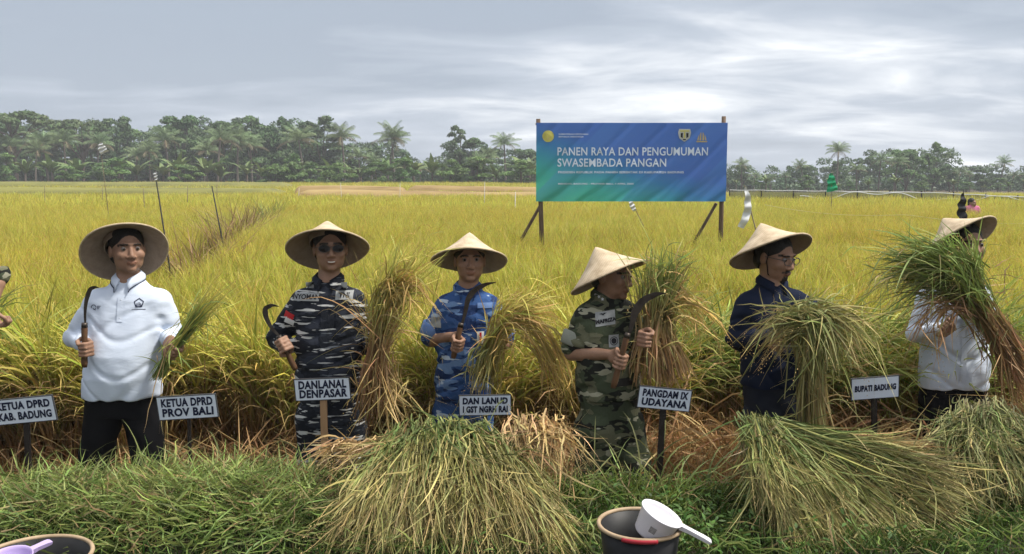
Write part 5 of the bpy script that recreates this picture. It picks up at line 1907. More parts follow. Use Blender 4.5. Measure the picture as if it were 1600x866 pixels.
sickle('sickle held upright by the man in the white polo, blade curling over at the top', 4.58, [(132, 574, 0), (132, 508, 0)], [(132, 508, 0), (131, 485, 0), (133, 464, 0), (139, 450, 0), (148, 447, 0), (155, 450, 0)], 0.024)
sickle('hook-shaped sickle in the fist of the navy-camouflage man', 4.62, [(462, 578, 0.02), (437, 528, 0)], [(437, 528, 0), (421, 512, 0), (411, 493, 0), (412, 480, 0), (424, 475, 0), (437, 479, 0)], 0.030)
sickle('sickle held across the chest of the blue-camouflage man', 4.93, [(708, 560, 0), (720, 508, 0)], [(720, 508, 0), (724, 488, 0), (728, 465, 0), (740, 450, 0), (758, 442, 0), (776, 441, 0)], 0.034)
sickle('large dark sickle of the green-camouflage man with its blade arching right', 4.48, [(958, 606, -.06), (980, 524, -.08)], [(980, 524, -.08), (984, 505, -.08), (987, 486, -.08), (1000, 467, -.08), (1022, 457, -.08), (1042, 458, -.08)], 0.042)

# ------------------------------------------------------------------ place signs on stakes
M['sign_white'] = surf_mat('sign_board', (0.69, 0.74, 0.83), (0.62, 0.67, 0.77), rough=0.5, scale=6)
M['sign_edge'] = surf_mat('sign_edge', (0.05, 0.05, 0.055), rough=0.6)
M['stake_dark'] = surf_mat('dark_stake', (0.022, 0.016, 0.013), rough=0.85, scale=10, bump=0.3)
M['stake_wood'] = surf_mat('wooden_stake', (0.36, 0.22, 0.12), (0.24, 0.14, 0.07), rough=0.8, scale=10, stretch=(1, 1, 0.2), bump=0.3)
M['sign_ink'] = surf_mat('sign_ink', (0.010, 0.014, 0.045), rough=0.6)


def sign(label, D, quad, lines, foot, stake, size):
    """quad: (cx, cy, w, h, roll) in picture units; foot: where the stake meets the ground"""
    cx_, cy_, w, h_, roll = quad
    c = at(cx_, cy_, D)
    s = D / FPX
    w, h_ = w * s, h_ * s
    gz = 0.30
    root = empty('name_sign', (float(at(foot[0], foot[1], D)[0]), D, gz))
    tag(root, label, 'sign', 'name signs on stakes before the people')
    O = np.array(root.location)
    Mb = Matrix.Translation(Vector(c - O)) @ Matrix.Rotation(R(roll), 4, 'Y') @ Matrix.Rotation(R(6), 4, 'X')
    b = MB().box((-w / 2, -0.004, -h_ / 2), (w / 2, 0.004, h_ / 2), Mb).build('board', M['sign_white'], root)
    rim = MB()
    e = 0.003
    for lo_, hi_ in (((-w / 2 - e, -0.0055, -h_ / 2 - e), (w / 2 + e, 0.0055, -h_ / 2 + e * .3)), ((-w / 2 - e, -0.0055, h_ / 2 - e * .3), (w / 2 + e, 0.0055, h_ / 2 + e)), ((-w / 2 - e, -0.0055, -h_ / 2 + e * .3), (-w / 2 + e * .3, 0.0055, h_ / 2 - e * .3)), ((w / 2 - e * .3, -0.0055, -h_ / 2 + e * .3), (w / 2 + e, 0.0055, h_ / 2 - e * .3))):
        rim.box(lo_, hi_, Mb)
    rim.build('frame', M['sign_edge'], root)
    n = len(lines)
    for i, tx in enumerate(lines):
        me = text_mesh(tx, size * s, 0.0026, M['sign_ink'], xs=1.0, spacing=1.08, shear=0.06)
        wid = max(v.co.x for v in me.vertices) - min(v.co.x for v in me.vertices)
        k = min(1.25, 0.88 * w / wid)
        zc_ = (0.5 * (n - 1) - i) * h_ * 0.43
        for v in me.vertices:
            p = Mb @ Vector((v.co.x * k, -0.0062, v.co.y + zc_))
            v.co = p
        link('lettering', me, root)
    ft = at(foot[0], foot[1], D) - O
    topc = np.array(Mb @ Vector((0, 0.012, -h_ * 0.15)))
    fx = ft[0]
    P0 = np.array([fx, 0.012, gz * -1 + 0.05]); P1_ = topc
    d = norm(P1_ - P0)
    hw_ = stake[1]
    right = norm(np.cross(d, (0, 1, 0))); fwd = np.array([0, 1.0, 0])
    vs_ = []
    for p in (P0, P1_):
        for a, b2 in ((-1, -1), (1, -1), (1, 1), (-1, 1)):
            vs_.append(p + right * a * hw_ + fwd * (b2 * 0.008))
    MB().add(vs_, [(0, 3, 2, 1), (4, 5, 6, 7), (0, 1, 5, 4), (1, 2, 6, 5), (2, 3, 7, 6), (3, 0, 4, 7)]).build('stake', stake[0], root)
    return root


sign('white sign reading KETUA DPRD KAB. BADUNG at the left edge', 4.50, (38, 641, 98, 41, -5.5), ['KETUA DPRD', 'KAB. BADUNG'], (40, 722), (M['stake_dark'], 0.014), 17)
sign('white sign reading KETUA DPRD PROV BALI below the small green sheaf', 4.55, (293, 636, 94, 38, -3.5), ['KETUA DPRD', 'PROV BALI'], (294, 730), (M['stake_dark'], 0.008), 18)
sign('white sign reading DANLANAL DENPASAR on a pale wooden stake', 4.50, (504, 608, 87, 35, -2.5), ['DANLANAL', 'DENPASAR'], (507, 722), (M['stake_wood'], 0.017), 18)
sign('white sign reading DAN LANUD I GST NGRH RAI above the middle rice heap', 4.70, (758, 633, 82, 33, -1.0), ['DAN LANUD', 'I GST NGRH RAI'], (758, 700), (M['stake_dark'], 0.012), 14)
sign('white sign reading PANGDAM IX UDAYANA on a black stake', 4.50, (1038, 623, 83, 35, 5.5), ['PANGDAM IX', 'UDAYANA'], (1027, 740), (M['stake_dark'], 0.016), 16)
sign('white sign reading BUPATI BADUNG in one line on a dark stake', 4.62, (1367, 606, 75, 35, -4.5), ['BUPATI BADUNG'], (1374, 715), (M['stake_dark'], 0.014), 13)

# ------------------------------------------------------------------ banner on posts
BD = 14.0
M['post'] = surf_mat('grey_wood_post', (0.16, 0.115, 0.08), (0.09, 0.06, 0.042), rough=0.9, scale=8, stretch=(1, 1, 0.2), bump=0.4)


def banner_mat(w, h_):
    m, nt, out = base_mat('printed_banner')
    L = nt.links.new
    b = N(nt, 'ShaderNodeBsdfPrincipled', ins={'Roughness': 0.45, 'Specular IOR Level': 0.35})
    tc = N(nt, 'ShaderNodeTexCoord')
    sep = N(nt, 'ShaderNodeSeparateXYZ')
    L(tc.outputs['Object'], sep.inputs[0])
    # printed design: blue field running to green in the lower left corner, paler slanting beams
    gx_ = N(nt, 'ShaderNodeMapRange', ins={1: -w / 2, 2: w * 0.42, 3: 0.0, 4: 1.0})
    L(sep.outputs[0], gx_.inputs[0])
    gz_ = N(nt, 'ShaderNodeMapRange', ins={1: -h_ / 2, 2: h_ * 0.5, 3: 0.0, 4: 1.0})
    L(sep.outputs[2], gz_.inputs[0])
    mxm = N(nt, 'ShaderNodeMath', operation='MULTIPLY_ADD', ins={1: 0.75})
    L(gx_.outputs[0], mxm.inputs[0]); L(gz_.outputs[0], mxm.inputs[2])
    cr = ramp(nt, [(0.0, (0.07, 0.44, 0.24)), (0.42, (0.055, 0.37, 0.34)), (0.78, (0.045, 0.20, 0.45)), (1.0, (0.06, 0.15, 0.48))])
    L(mxm.outputs[0], cr.inputs[0])
    dg = N(nt, 'ShaderNodeMath', operation='MULTIPLY_ADD', ins={1: 1.0})
    L(sep.outputs[0], dg.inputs[0])
    ng_ = N(nt, 'ShaderNodeMath', operation='MULTIPLY', ins={1: -1.0})
    L(sep.outputs[2], ng_.inputs[0]); L(ng_.outputs[0], dg.inputs[2])
    beams = ramp(nt, [(0.0, 0.0), (0.255, 0.0), (0.26, 0.35), (0.44, 0.0), (0.60, 0.0), (0.605, 0.28), (0.74, 0.0), (0.825, 0.0), (0.83, 0.4), (1.0, 0.0)])
    mr = N(nt, 'ShaderNodeMapRange', ins={1: -w / 2 - h_ / 2, 2: w / 2 + h_ / 2})
    L(dg.outputs[0], mr.inputs[0]); L(mr.outputs[0], beams.inputs[0])
    mx = N(nt, 'ShaderNodeMix', data_type='RGBA')
    L(beams.outputs[0], mx.inputs[0]); L(cr.outputs[0], mx.inputs[6]); mx.inputs[7].default_value = (0.08, 0.22, 0.55, 1)
    L(mx.outputs[2], b.inputs['Base Color'])
    L(b.outputs[0], out.inputs[0])
    return m


def build_banner():
    tl, tr = at(838, 192, BD), at(1137, 193, BD)
    bl = at(839, 315, BD)
    w, h_ = tr[0] - tl[0], tl[2] - bl[2]
    c = np.array([(tl[0] + tr[0]) / 2, BD, (tl[2] + bl[2]) / 2])
    root = empty('banner_board', (c[0], BD + 0.09, 0))
    tag(root, 'large blue and green printed banner on two wooden posts in the rice', 'banner')
    O = np.array([c[0], BD + 0.09, 0])
    mat = banner_mat(w, h_)
    nx, nz = 90, 40
    xs, zs_ = np.linspace(-w / 2, w / 2, nx), np.linspace(-h_ / 2, h_ / 2, nz)
    X, Z = np.meshgrid(xs, zs_, indexing='ij')
    low = np.clip(-Z / (h_ / 2), 0, 1)
    Yw = 1.8 * (0.006 * np.sin(9 * (X - 1.1 * Z)) * low + 0.010 * np.maximum(0, np.sin(15 * (X * .8 - Z * 1.1) + 1)) ** 3 * low ** 2 + 0.004 * np.sin(3 * X + 1) + 0.005 * np.maximum(0, np.sin(11 * (X - Z) + 2)) ** 6)
    V = np.stack([X, Yw, Z], -1).reshape(-1, 3)
    i = (np.arange(nx - 1)[:, None] * nz + np.arange(nz - 1)[None]).ravel()
    F = np.stack([i, i + nz, i + nz + 1, i + 1], -1)
    V2 = V + np.array([0, 0.008, 0])
    sheet_ = link('banner_sheet', np_mesh('banner_sheet', np.concatenate([V, V2]), np.concatenate([F, F[:, ::-1] + len(V)]), mat, smooth=True), root, (0, -0.09, c[2]))

    def yw(x, z):
        lo_ = max(0, -z / (h_ / 2))
        return 1.8 * (0.006 * math.sin(9 * (x - 1.1 * z)) * lo_ + 0.010 * max(0, math.sin(15 * (x * .8 - z * 1.1) + 1)) ** 3 * lo_ ** 2 + 0.004 * math.sin(3 * x + 1) + 0.005 * max(0, math.sin(11 * (x - z) + 2)) ** 6)

    bw = surf_mat('banner_white', (0.62, 0.70, 0.82), (0.56, 0.64, 0.78), rough=0.5)
    byel = surf_mat('banner_yellow', (0.55, 0.50, 0.12), (0.45, 0.42, 0.10), rough=0.5)
    bgold = surf_mat('banner_gold', (0.50, 0.40, 0.16), (0.40, 0.32, 0.14), rough=0.5)
    bgrey = surf_mat('banner_grey', (0.50, 0.52, 0.50), (0.42, 0.44, 0.42), rough=0.5)
    s = BD / FPX
    px2 = lambda px, py: (at(px, py, BD)[0] - c[0], at(px, py, BD)[2] - c[2])

    def lay(name, me, off=-0.005):
        for v in me.vertices:
            x, z = v.co.x, v.co.y
            v.co = (x, yw(x, z) + off, z)
        return link(name, me, sheet_)

    def words_(tx, x0, x1, py, size, bold, mat_=bw):
        me = text_mesh(tx, size * s, bold * s, mat_, align='LEFT', spacing=1.05)
        xs_ = [v.co.x for v in me.vertices]
        ax, az = px2(x0, py)
        bx, _ = px2(x1, py)
        k = (bx - ax) / (max(xs_) - min(xs_))
        x_min = min(xs_)
        for v in me.vertices:
            v.co.x = ax + (v.co.x - x_min) * k
            v.co.y = az + v.co.y
        lay('lettering', me)
    words_('PANEN RAYA DAN PENGUMUMAN', 871, 1106, 237.5, 17.5, 0.26)
    words_('SWASEMBADA PANGAN', 871, 1041, 255.0, 17.5, 0.26)
    words_('PRESIDEN REPUBLIK PADA PANEN SERENTAK DI KABUPATEN BADUNG', 872, 1068, 269.5, 4.6, 0.12)
    words_('MENGWI, BADUNG - PROVINSI BALI, 7 APRIL 2025', 872, 990, 287.5, 3.4, 0.08)
    words_('KEMENTERIAN PERTANIAN', 873, 919, 210.0, 3.0, 0.05)
    words_('REPUBLIK INDONESIA', 873, 912, 214.0, 3.0, 0.05)

    def flat(shape, px, py, size, mat_, name='printed_emblem', off=-0.005):
        cx_, cz_ = px2(px, py)
        mb = MB()
        for poly in shape:
            mb.add([(cx_ + x * size * s, cz_ + y * size * s, 0) for x, y in poly], [tuple(range(len(poly)))])
        me = mb.mesh(name, mat_)
        return lay(name, me, off)
    circ = lambda r_, n=20, cx=0, cy=0: [(cx + r_ * math.cos(2 * PI * k / n), cy + r_ * math.sin(2 * PI * k / n)) for k in range(n)]
    flat([circ(1)], 856.5, 213, 9, byel)
    flat([[(-.1, -.55), (.1, -.55), (.1, .1), (.35, .5), (.25, .55), (0, .2), (-.25, .55), (-.35, .5), (-.1, .1)]], 856.5, 213, 9, bgold, off=-0.008)
    flat([[(-.85, .9), (.85, .9), (1, .35), (.8, -.5), (0, -1.05), (-.8, -.5), (-1, .35)]], 1069.5, 211, 10, bgrey)
    flat([[(-.6, .3), (-.25, .3), (-.3, -.5), (-.6, -.3)], [(.25, .3), (.6, .3), (.6, -.3), (.3, -.5)], [(-.25, -.62), (.25, -.62), (.2, -.8), (-.2, -.8)]], 1069.5, 211, 10, M['ink'], off=-0.008)
    flat([[(-.1, .45), (.1, .45), (.1, -.5), (-.1, -.5)], [(-.7, .7), (.7, .7), (.7, .5), (-.7, .5)]], 1069.5, 211, 10, byel, off=-0.009)
    flat([[(-.9, -.8), (.9, -.8), (.95, -.62), (-.95, -.62)], [(-.8, -.5), (-.55, -.5), (-.45, .5), (-.62, .2)], [(-.4, -.5), (-.1, -.5), (-.12, .85), (-.28, .75)], [(.1, -.5), (.4, -.5), (.28, .75), (.12, .85)], [(.55, -.5), (.8, -.5), (.62, .2), (.45, .5)]], 1096.5, 215, 9, bgold)
    # posts, braces, top batten
    for px, ptop in ((847, 186), (1125.5, 182)):
        xt = at(841 if px < 900 else 1131, ptop, BD + 0.09)
        xb = at(px, 392, BD + 0.09)
        t_ = (xt[2] + 0.05) / (xt[2] - xb[2])
        foot = xt + (xb - xt) * t_
        MB().tube([foot - O, xt - O], [0.040, 0.034], 8).build('post', M['post'], root, True)
    for (ax, ay), (bx, by) in (((846, 318), (808, 386)), ((1119, 318), (1076, 394))):
        a = at(ax, ay, BD + 0.14); b_ = at(bx, by, BD + 0.62)
        d = b_ - a
        b_ = a + d * (a[2] / -d[2])
        MB().tube([a - O, b_ - O], [0.026, 0.030], 7).build('brace', M['post'], root, True)
    MB().tube([np.array([-w / 2 - .01, -0.03, c[2] + h_ / 2 - 0.015]), np.array([w / 2 + .01, -0.03, c[2] + h_ / 2 - 0.015])], 0.018, 6).build('batten', M['post'], root)
    MB().tube([np.array([-w / 2, -0.03, c[2] - h_ / 2 + 0.015]), np.array([w / 2, -0.03, c[2] - h_ / 2 + 0.015])], 0.016, 6).build('batten', M['post'], root)


build_banner()

# ------------------------------------------------------------------ bird scarers, poles, fence in the field
M['rag_white'] = surf_mat('white_rag', (0.66, 0.67, 0.68), rough=0.8)
M['rag_black'] = surf_mat('black_rag', (0.02, 0.02, 0.022), rough=0.7)
M['rag_green'] = surf_mat('green_rag', (0.02, 0.36, 0.17), (0.015, 0.26, 0.12), rough=0.7)
M['bamboo'] = surf_mat('bamboo_pole', (0.20, 0.16, 0.10), (0.10, 0.08, 0.05), rough=0.7, scale=10)
M['dark_pole'] = surf_mat('dark_pole', (0.03, 0.028, 0.026), rough=0.7)


def rag_mesh(pts, widths, mat, wav=0.06, depth=0.0, thick=0.006):
    """a hanging strip of cloth along a centre line (local coordinates), rippled in depth"""
    P = np.array(pts, float); n = 24
    t = np.linspace(0, len(P) - 1, n)
    C = np.stack([np.interp(t, np.arange(len(P)), P[:, k]) for k in range(3)], -1)
    W = np.interp(t, np.arange(len(P)), widths)
    T = norm(np.gradient(C, axis=0))
    S = norm(np.cross(T, (0, 1, 0)))
    V = []
    for k in range(n):
        for q in np.linspace(-1, 1, 7):
            V.append(C[k] + S[k] * q * W[k] + np.array([0, wav * W[k] * 3 * math.sin(2.4 * q + 0.5 * k) + 0.02 * math.sin(0.9 * k), 0]))
    V = np.array(V)
    i = (np.arange(n - 1)[:, None] * 7 + np.arange(6)[None]).ravel()
    F = np.stack([i, i + 7, i + 8, i + 1], -1)
    return np_mesh('rag', np.concatenate([V, V + (0, thick, 0)]), np.concatenate([F, F[:, ::-1] + len(V)]), mat, smooth=True)


def pole_flag(name, label, cat, D, foot, top, rag=None, mat=None, rad=0.014, pmat=None, group=None):
    f = at(foot[0], foot[1], D); t = at(top[0], top[1], D)
    d = t - f
    base = f - d * (f[2] / d[2])
    root = empty(name, tuple(base))
    tag(root, label, cat, group)
    MB().tube([base - base, (base + t) / 2 - base, t - base], [rad, rad * .85, rad * .6], 7).build('pole', pmat or M['bamboo'], root, True)
    if rag:
        pts = [at(p[0], p[1], D - 0.03) - base for p in rag]
        ws = [p[2] * D / FPX for p in rag]
        link('flag', rag_mesh(pts, ws, mat), root)
    return root


pole_flag('scarer_flag', 'white cloth strip on a leaning pole right of the banner', 'flag', 11.5, (1179, 352), (1163, 290), [(1165, 292, 1.5), (1169, 312, 5), (1168, 332, 6), (1158, 356, 5)], M['rag_white'], 0.012)
pole_flag('scarer_flag', 'black tattered cloth on a pole behind the rightmost hat', 'flag', 13.0, (1509, 352), (1505, 296), [(1505, 302, 1.5), (1504, 318, 6), (1502, 332, 7), (1508, 347, 5)], M['rag_black'], 0.012, M['dark_pole'])
pole_flag('scarer_flag', 'small white cloth strip hanging just below the banner', 'flag', 17.0, (997, 336), (985, 312), [(984, 313, 2), (988, 322, 4), (992, 330, 2.5)], M['rag_white'], 0.010)
pole_flag('scarer_flag', 'white triangular cloth flying high before the trees, on a thin pole', 'flag', 24.0, (166, 305), (156, 222), [(157, 223, 2), (159, 231, 6), (163, 239, 7)], M['rag_white'], 0.010)
pole_flag('scarer_flag', 'bright green cloth hanging before the trees, right side', 'flag', 30.0, (1299, 318), (1300, 268), [(1299, 271, 2), (1299, 281, 6), (1300, 290, 7), (1301, 299, 9)], M['rag_green'], 0.014)
pole_flag('field_pole', 'thin dark leaning pole above the leftmost hat', 'pole', 9.5, (258, 372), (242, 268), [(242, 269, 2.2), (243, 276, 2.2), (245, 284, 1.6)], M['rag_white'], 0.011, M['dark_pole'])
pole_flag('field_pole', 'short dark leaning pole beside the brown dry tufts', 'pole', 15.0, (342, 348), (331, 291), None, None, 0.016, M['dark_pole'])
for k, (px, py, ph_, D) in enumerate([(70, 306, 16, 40), (160, 304, 14, 44), (225, 312, 18, 34), (293, 308, 17, 38), (339, 300, 16, 48), (805, 318, 18, 30), (757, 306, 22, 40), (625, 300, 14, 50), (533, 300, 14, 50), (467, 302, 8, 52), (838, 306, 20, 42)]):
    where = ['leftmost of the thin field stakes', 'thin stake between the white triangular cloth and the left edge', 'thin stake left of the dark leaning pole', 'thin stake between the two dark leaning poles', 'thin stake just right of the short dark pole', 'pale stake standing just left of the banner foot', 'tall thin stake left of the banner, before the tan terrace', 'thin stake before the right end of the tan bank', 'thin stake before the middle of the tan bank', 'short pale stake at the left end of the tan bank', 'thin stake touching the left edge of the banner'][k]
    pole_flag('field_stake', where, 'stake', D, (px, py), (px + rng.uniform(-1, 1), py - ph_), None, None, 0.02, M['bamboo'] if k < 5 else surf_mat('pale_stake', (0.5, 0.48, 0.42)), 'thin stakes scattered over the field')

# rope across the field on the right
rp = []
for t in np.linspace(0, 1, 30):
    px = 1195 + t * (1640 - 1195); D = 24 - 6 * t
    p = at(px, 320 + 27 * t ** 0.8, D)
    rp.append(p - np.array([0, 0, 0.10 * math.sin(PI * ((t * 2.0) % 1))]))
rp = np.array(rp)
o = MB().tube(rp - rp[0], 0.008, 5).build('rope', surf_mat('yellow_rope', (0.62, 0.58, 0.26), (0.5, 0.46, 0.2), rough=0.7), None, False, tuple(rp[0]))
tag(o, 'pale yellow rope strung across the rice behind the rightmost man', 'rope')

# net fence along the far right of the field
fr_ = empty('net_fence', (gx(1145, 48), 48, 0.0))
tag(fr_, 'grey-blue sagging net fence with white top rope along the far right', 'fence')
FO = np.array(fr_.location)
fpx = np.linspace(1140, 1690, 12)
topY = lambda px: np.interp(px, [1140, 1300, 1450, 1600, 1690], [297, 299, 301, 308, 311])
fd = lambda px: np.interp(px, [1140, 1690], [50, 42])
for px in fpx:
    t = at(px, topY(px), fd(px))
    MB().tube([np.array([t[0], t[1], 0.0]) - FO, t + np.array([0, 0, .08]) - FO], [0.035, 0.03], 6).build('post', M['dark_pole'], fr_)
tp = [at(px, topY(px) + 0.4 * math.sin(px * 0.11), fd(px) - 0.04) - FO for px in np.linspace(1140, 1690, 60)]
MB().tube(tp, 0.022, 5).build('top_rope', M['rag_white'], fr_)
dp = []
for px in np.linspace(1250, 1690, 70):
    sag = 4.5 + 5 * math.sin(px * 0.031) + 3 * math.sin(px * 0.083 + 1)
    dp.append(at(px, topY(px) + max(0.5, sag + 1.5), fd(px) - 0.12) - FO)
MB().tube(dp, 0.024, 5).build('sagging_rope', M['rag_white'], fr_)
mnet, nt, out = base_mat('blue_grey_net')
bb = N(nt, 'ShaderNodeBsdfPrincipled', ins={'Roughness': 0.8, 'Base Color': (0.10, 0.13, 0.16, 1)})
trn = N(nt, 'ShaderNodeBsdfTransparent')
mxs = N(nt, 'ShaderNodeMixShader', ins={0: 0.62})
nt.links.new(trn.outputs[0], mxs.inputs[1]); nt.links.new(bb.outputs[0], mxs.inputs[2]); nt.links.new(mxs.outputs[0], out.inputs[0])
V, F = [], []
nn_ = 80
for i, px in enumerate(np.linspace(1140, 1690, nn_)):
    t = at(px, topY(px), fd(px))
    for q in range(5):
        V.append((t[0] - FO[0], t[1] - FO[1] + 0.06 * math.sin(i * 0.9 + q), (t[2] - 0.02) * (1 - q / 4)))
for i in range(nn_ - 1):
    for q in range(4):
        F.append((i * 5 + q, (i + 1) * 5 + q, (i + 1) * 5 + q + 1, i * 5 + q + 1))
MB().add(V, F).build('net', mnet, fr_)
# ------------------------------------------------------------------ cut rice: sheaves in the hands, heaps on the bank
M['sheaf'] = leaf_mat('cut_rice', trans=0.25, rough=0.6, fine=0.2, gain=1.12)
GREEN = [(0, (0.20, 0.22, 0.075)), (0.4, (0.15, 0.21, 0.055)), (1, (0.25, 0.30, 0.09))]
STRAW = [(0, (0.36, 0.24, 0.11)), (0.5, (0.40, 0.28, 0.12)), (1, (0.46, 0.36, 0.16))]
OLIVE = [(0, (0.20, 0.21, 0.07)), (0.45, (0.27, 0.25, 0.09)), (1, (0.42, 0.35, 0.15))]
BROWN = [(0, (0.26, 0.15, 0.075)), (0.5, (0.32, 0.19, 0.09)), (1, (0.38, 0.25, 0.12))]
EARS = [(0, (0.30, 0.26, 0.08)), (0.6, (0.46, 0.33, 0.11)), (1, (0.50, 0.34, 0.12))]
YELLOW = [(0, (0.28, 0.26, 0.07)), (0.5, (0.42, 0.38, 0.09)), (1, (0.55, 0.48, 0.13))]


def ribbons(P, w, stops, r, base=0.6, peak=0.4, per=0.25):
    n, K, _ = P.shape
    return strips(P, taper(K, r.uniform(w[0], w[1], n), base, peak), r.uniform(0, PI, n), lerp_cols(n, K, stops, r=r, per=per))


def side_leaves(P, n, L_, w, stops, r, grav=0.5, along=0.75):
    """loose leaves that leave the strands at odd angles and bend down"""
    i = r.integers(0, P.shape[0], n); k = r.integers(1, P.shape[1] - 1, n)
    b = P[i, k]
    T = norm(P[i, k + 1] - P[i, k - 1])
    d = norm(T * along + r.normal(0, 0.55, (n, 3)))
    Ln = r.uniform(L_[0], L_[1], n)[:, None]
    K = 7
    t = np.linspace(0, 1, K)[None, :, None]
    g_ = np.array([0, 0, -1.0])[None, None]
    curl = r.normal(0, 0.35, (n, 1, 3))
    Q = b[:, None] + d[:, None] * t * Ln[:, None] + (g_ * r.uniform(0.1, grav * 1.6, (n, 1, 1)) + curl) * t ** 2 * Ln[:, None]
    return ribbons(Q, w, stops, r, 0.5, 0.35, 0.35)


def sheaf(name, label, cat, D, sets, seed, origin, group=None):
    """sets: dict(ctrl=[(px,py,dy,rx,rz)...], n, w, stops, jit): strands through picture control points"""
    r = np.random.default_rng(seed)
    O = at(origin[0], origin[1], D)
    B = Blades()
    for s in sets:
        ctrl = []
        for px, py, dy, rx, rz in s['ctrl']:
            sc = D / FPX
            ctrl.append((at(px, py, D + dy) - O, (rx * sc, s.get('ry', 0.6) * (rx + rz) / 2 * sc, rz * sc)))
        P = curves_through(ctrl, s['n'], r, s.get('K', 9), s.get('end', (0, 1)), s.get('jit', 0.15), s.get('wob', 0.006))
        nn, KK = P.shape[:2]
        t = np.linspace(0, 1, KK)[None, :, None]
        ch = s.get('chaos', 0.05)
        P = P + r.normal(0, ch, (nn, 1, 3)) * t ** 2 + r.normal(0, ch * .6, (nn, 1, 3)) * (1 - t) ** 2
        B.add(ribbons(P, s.get('w', (0.003, 0.005)), s['stops'], r, s.get('base', 0.6), s.get('peak', 0.4), 0.35))
        if s['n'] > 40:
            ne = int(s['n'] * s.get('ears', 0.22))
            i = r.integers(0, nn, ne); k = r.integers(KK // 2, KK - 1, ne)
            B.add(ears(P[i, k], norm(P[i, k + 1] - P[i, k - 1]) + r.normal(0, .35, (ne, 3)), r, (0.10, 0.18), 14))
            B.add(side_leaves(P, int(s['n'] * s.get('loose', 0.8)), (0.08, 0.24), (0.002, 0.0045), [(q[0], tuple(1.12 * c for c in q[1])) for q in s['stops']], r))
    root = empty(name, tuple(O))
    tag(root, label, cat, group)
    st = link('stalks', B.mesh(name, M['sheaf']), root)
    tag(st, kind='stuff')
    return root, O


HG = 'rice sheaves held by the harvesters'
sheaf('rice_sheaf', 'small green rice sheaf slanting up from the white polo man\'s fist', 'rice sheaf', 4.61, [
    dict(ctrl=[(244, 590, 0, 14, 8), (260, 562, 0, 6, 5), (269, 548, 0, 3.2, 3.2), (300, 505, 0, 13, 11), (328, 464, -.02, 30, 26)], n=110, w=(0.0025, 0.0045), stops=GREEN, jit=0.06, chaos=0.012, loose=0.35, ears=0.05),
    dict(ctrl=[(262, 560, 0, 4, 4), (269, 548, 0, 3, 3), (305, 500, 0, 12, 12), (346, 458, 0, 22, 22), (372, 434, 0, 26, 22)], n=34, w=(0.002, 0.004), stops=YELLOW, jit=0.3),
    dict(ctrl=[(268, 548, -.03, 6, 4), (258, 590, -.03, 10, 5), (248, 640, -.02, 12, 10), (246, 690, 0, 14, 12)], n=7, w=(0.002, 0.003), stops=STRAW)], 1, (270, 546), HG)
sheaf('rice_sheaf', 'upright straw-brown rice sheaf held by the navy-camouflage man', 'rice sheaf', 4.58, [
    dict(ctrl=[(576, 655, .02, 20, 10), (582, 600, 0, 20, 10), (592, 540, -.02, 12, 8), (602, 490, 0, 20, 10), (624, 430, 0, 42, 22)], n=210, w=(0.003, 0.0055), stops=BROWN[:2] + [(0.62, (0.34, 0.25, 0.10)), (1, (0.30, 0.30, 0.09))], jit=0.2),
    dict(ctrl=[(594, 520, 0, 14, 8), (604, 470, 0, 24, 12), (630, 420, -.02, 50, 26), (650, 392, -.02, 60, 34)], n=110, w=(0.0025, 0.005), stops=YELLOW, jit=0.3),
    dict(ctrl=[(600, 500, -.02, 14, 8), (612, 455, -.03, 20, 12), (636, 440, -.05, 26, 16), (652, 470, -.05, 30, 22)], n=70, w=(0.004, 0.007), stops=EARS, jit=0.2),
    dict(ctrl=[(598, 535, -.03, 8, 6), (575, 500, -.05, 24, 22), (540, 470, -.06, 34, 26), (508, 482, -.06, 34, 34)], n=9, w=(0.002, 0.0035), stops=STRAW, jit=0.4),
    dict(ctrl=[(600, 560, -.02, 18, 8), (596, 600, -.02, 30, 10), (600, 650, 0, 44, 14)], n=90, w=(0.0025, 0.005), stops=STRAW, jit=0.3)], 2, (592, 540), HG)
sheaf('rice_sheaf', 'drooping golden rice sheaf on the arm of the blue-camouflage man', 'rice sheaf', 4.90, [
    dict(ctrl=[(752, 612, 0, 16, 8), (762, 570, 0, 14, 8), (774, 530, -.02, 14, 8), (792, 495, -.02, 24, 14), (830, 490, -.02, 34, 26), (858, 540, 0, 34, 30)], n=150, w=(0.003, 0.006), stops=EARS, jit=0.3),
    dict(ctrl=[(764, 560, 0, 12, 8), (780, 515, -.02, 16, 10), (806, 478, -.02, 34, 18), (846, 470, 0, 46, 24)], n=110, w=(0.0025, 0.005), stops=YELLOW, jit=0.3),
    dict(ctrl=[(768, 540, -.04, 10, 8), (752, 550, -.05, 18, 14), (742, 580, -.05, 16, 14), (738, 604, -.04, 18, 12)], n=45, w=(0.003, 0.005), stops=OLIVE, jit=0.3, chaos=0.02, loose=0.3),
    dict(ctrl=[(800, 500, 0, 20, 14), (840, 520, 0, 30, 20), (868, 570, .05, 26, 24), (880, 630, .08, 26, 26)], n=60, w=(0.003, 0.006), stops=EARS, jit=0.3)], 3, (774, 530), HG)
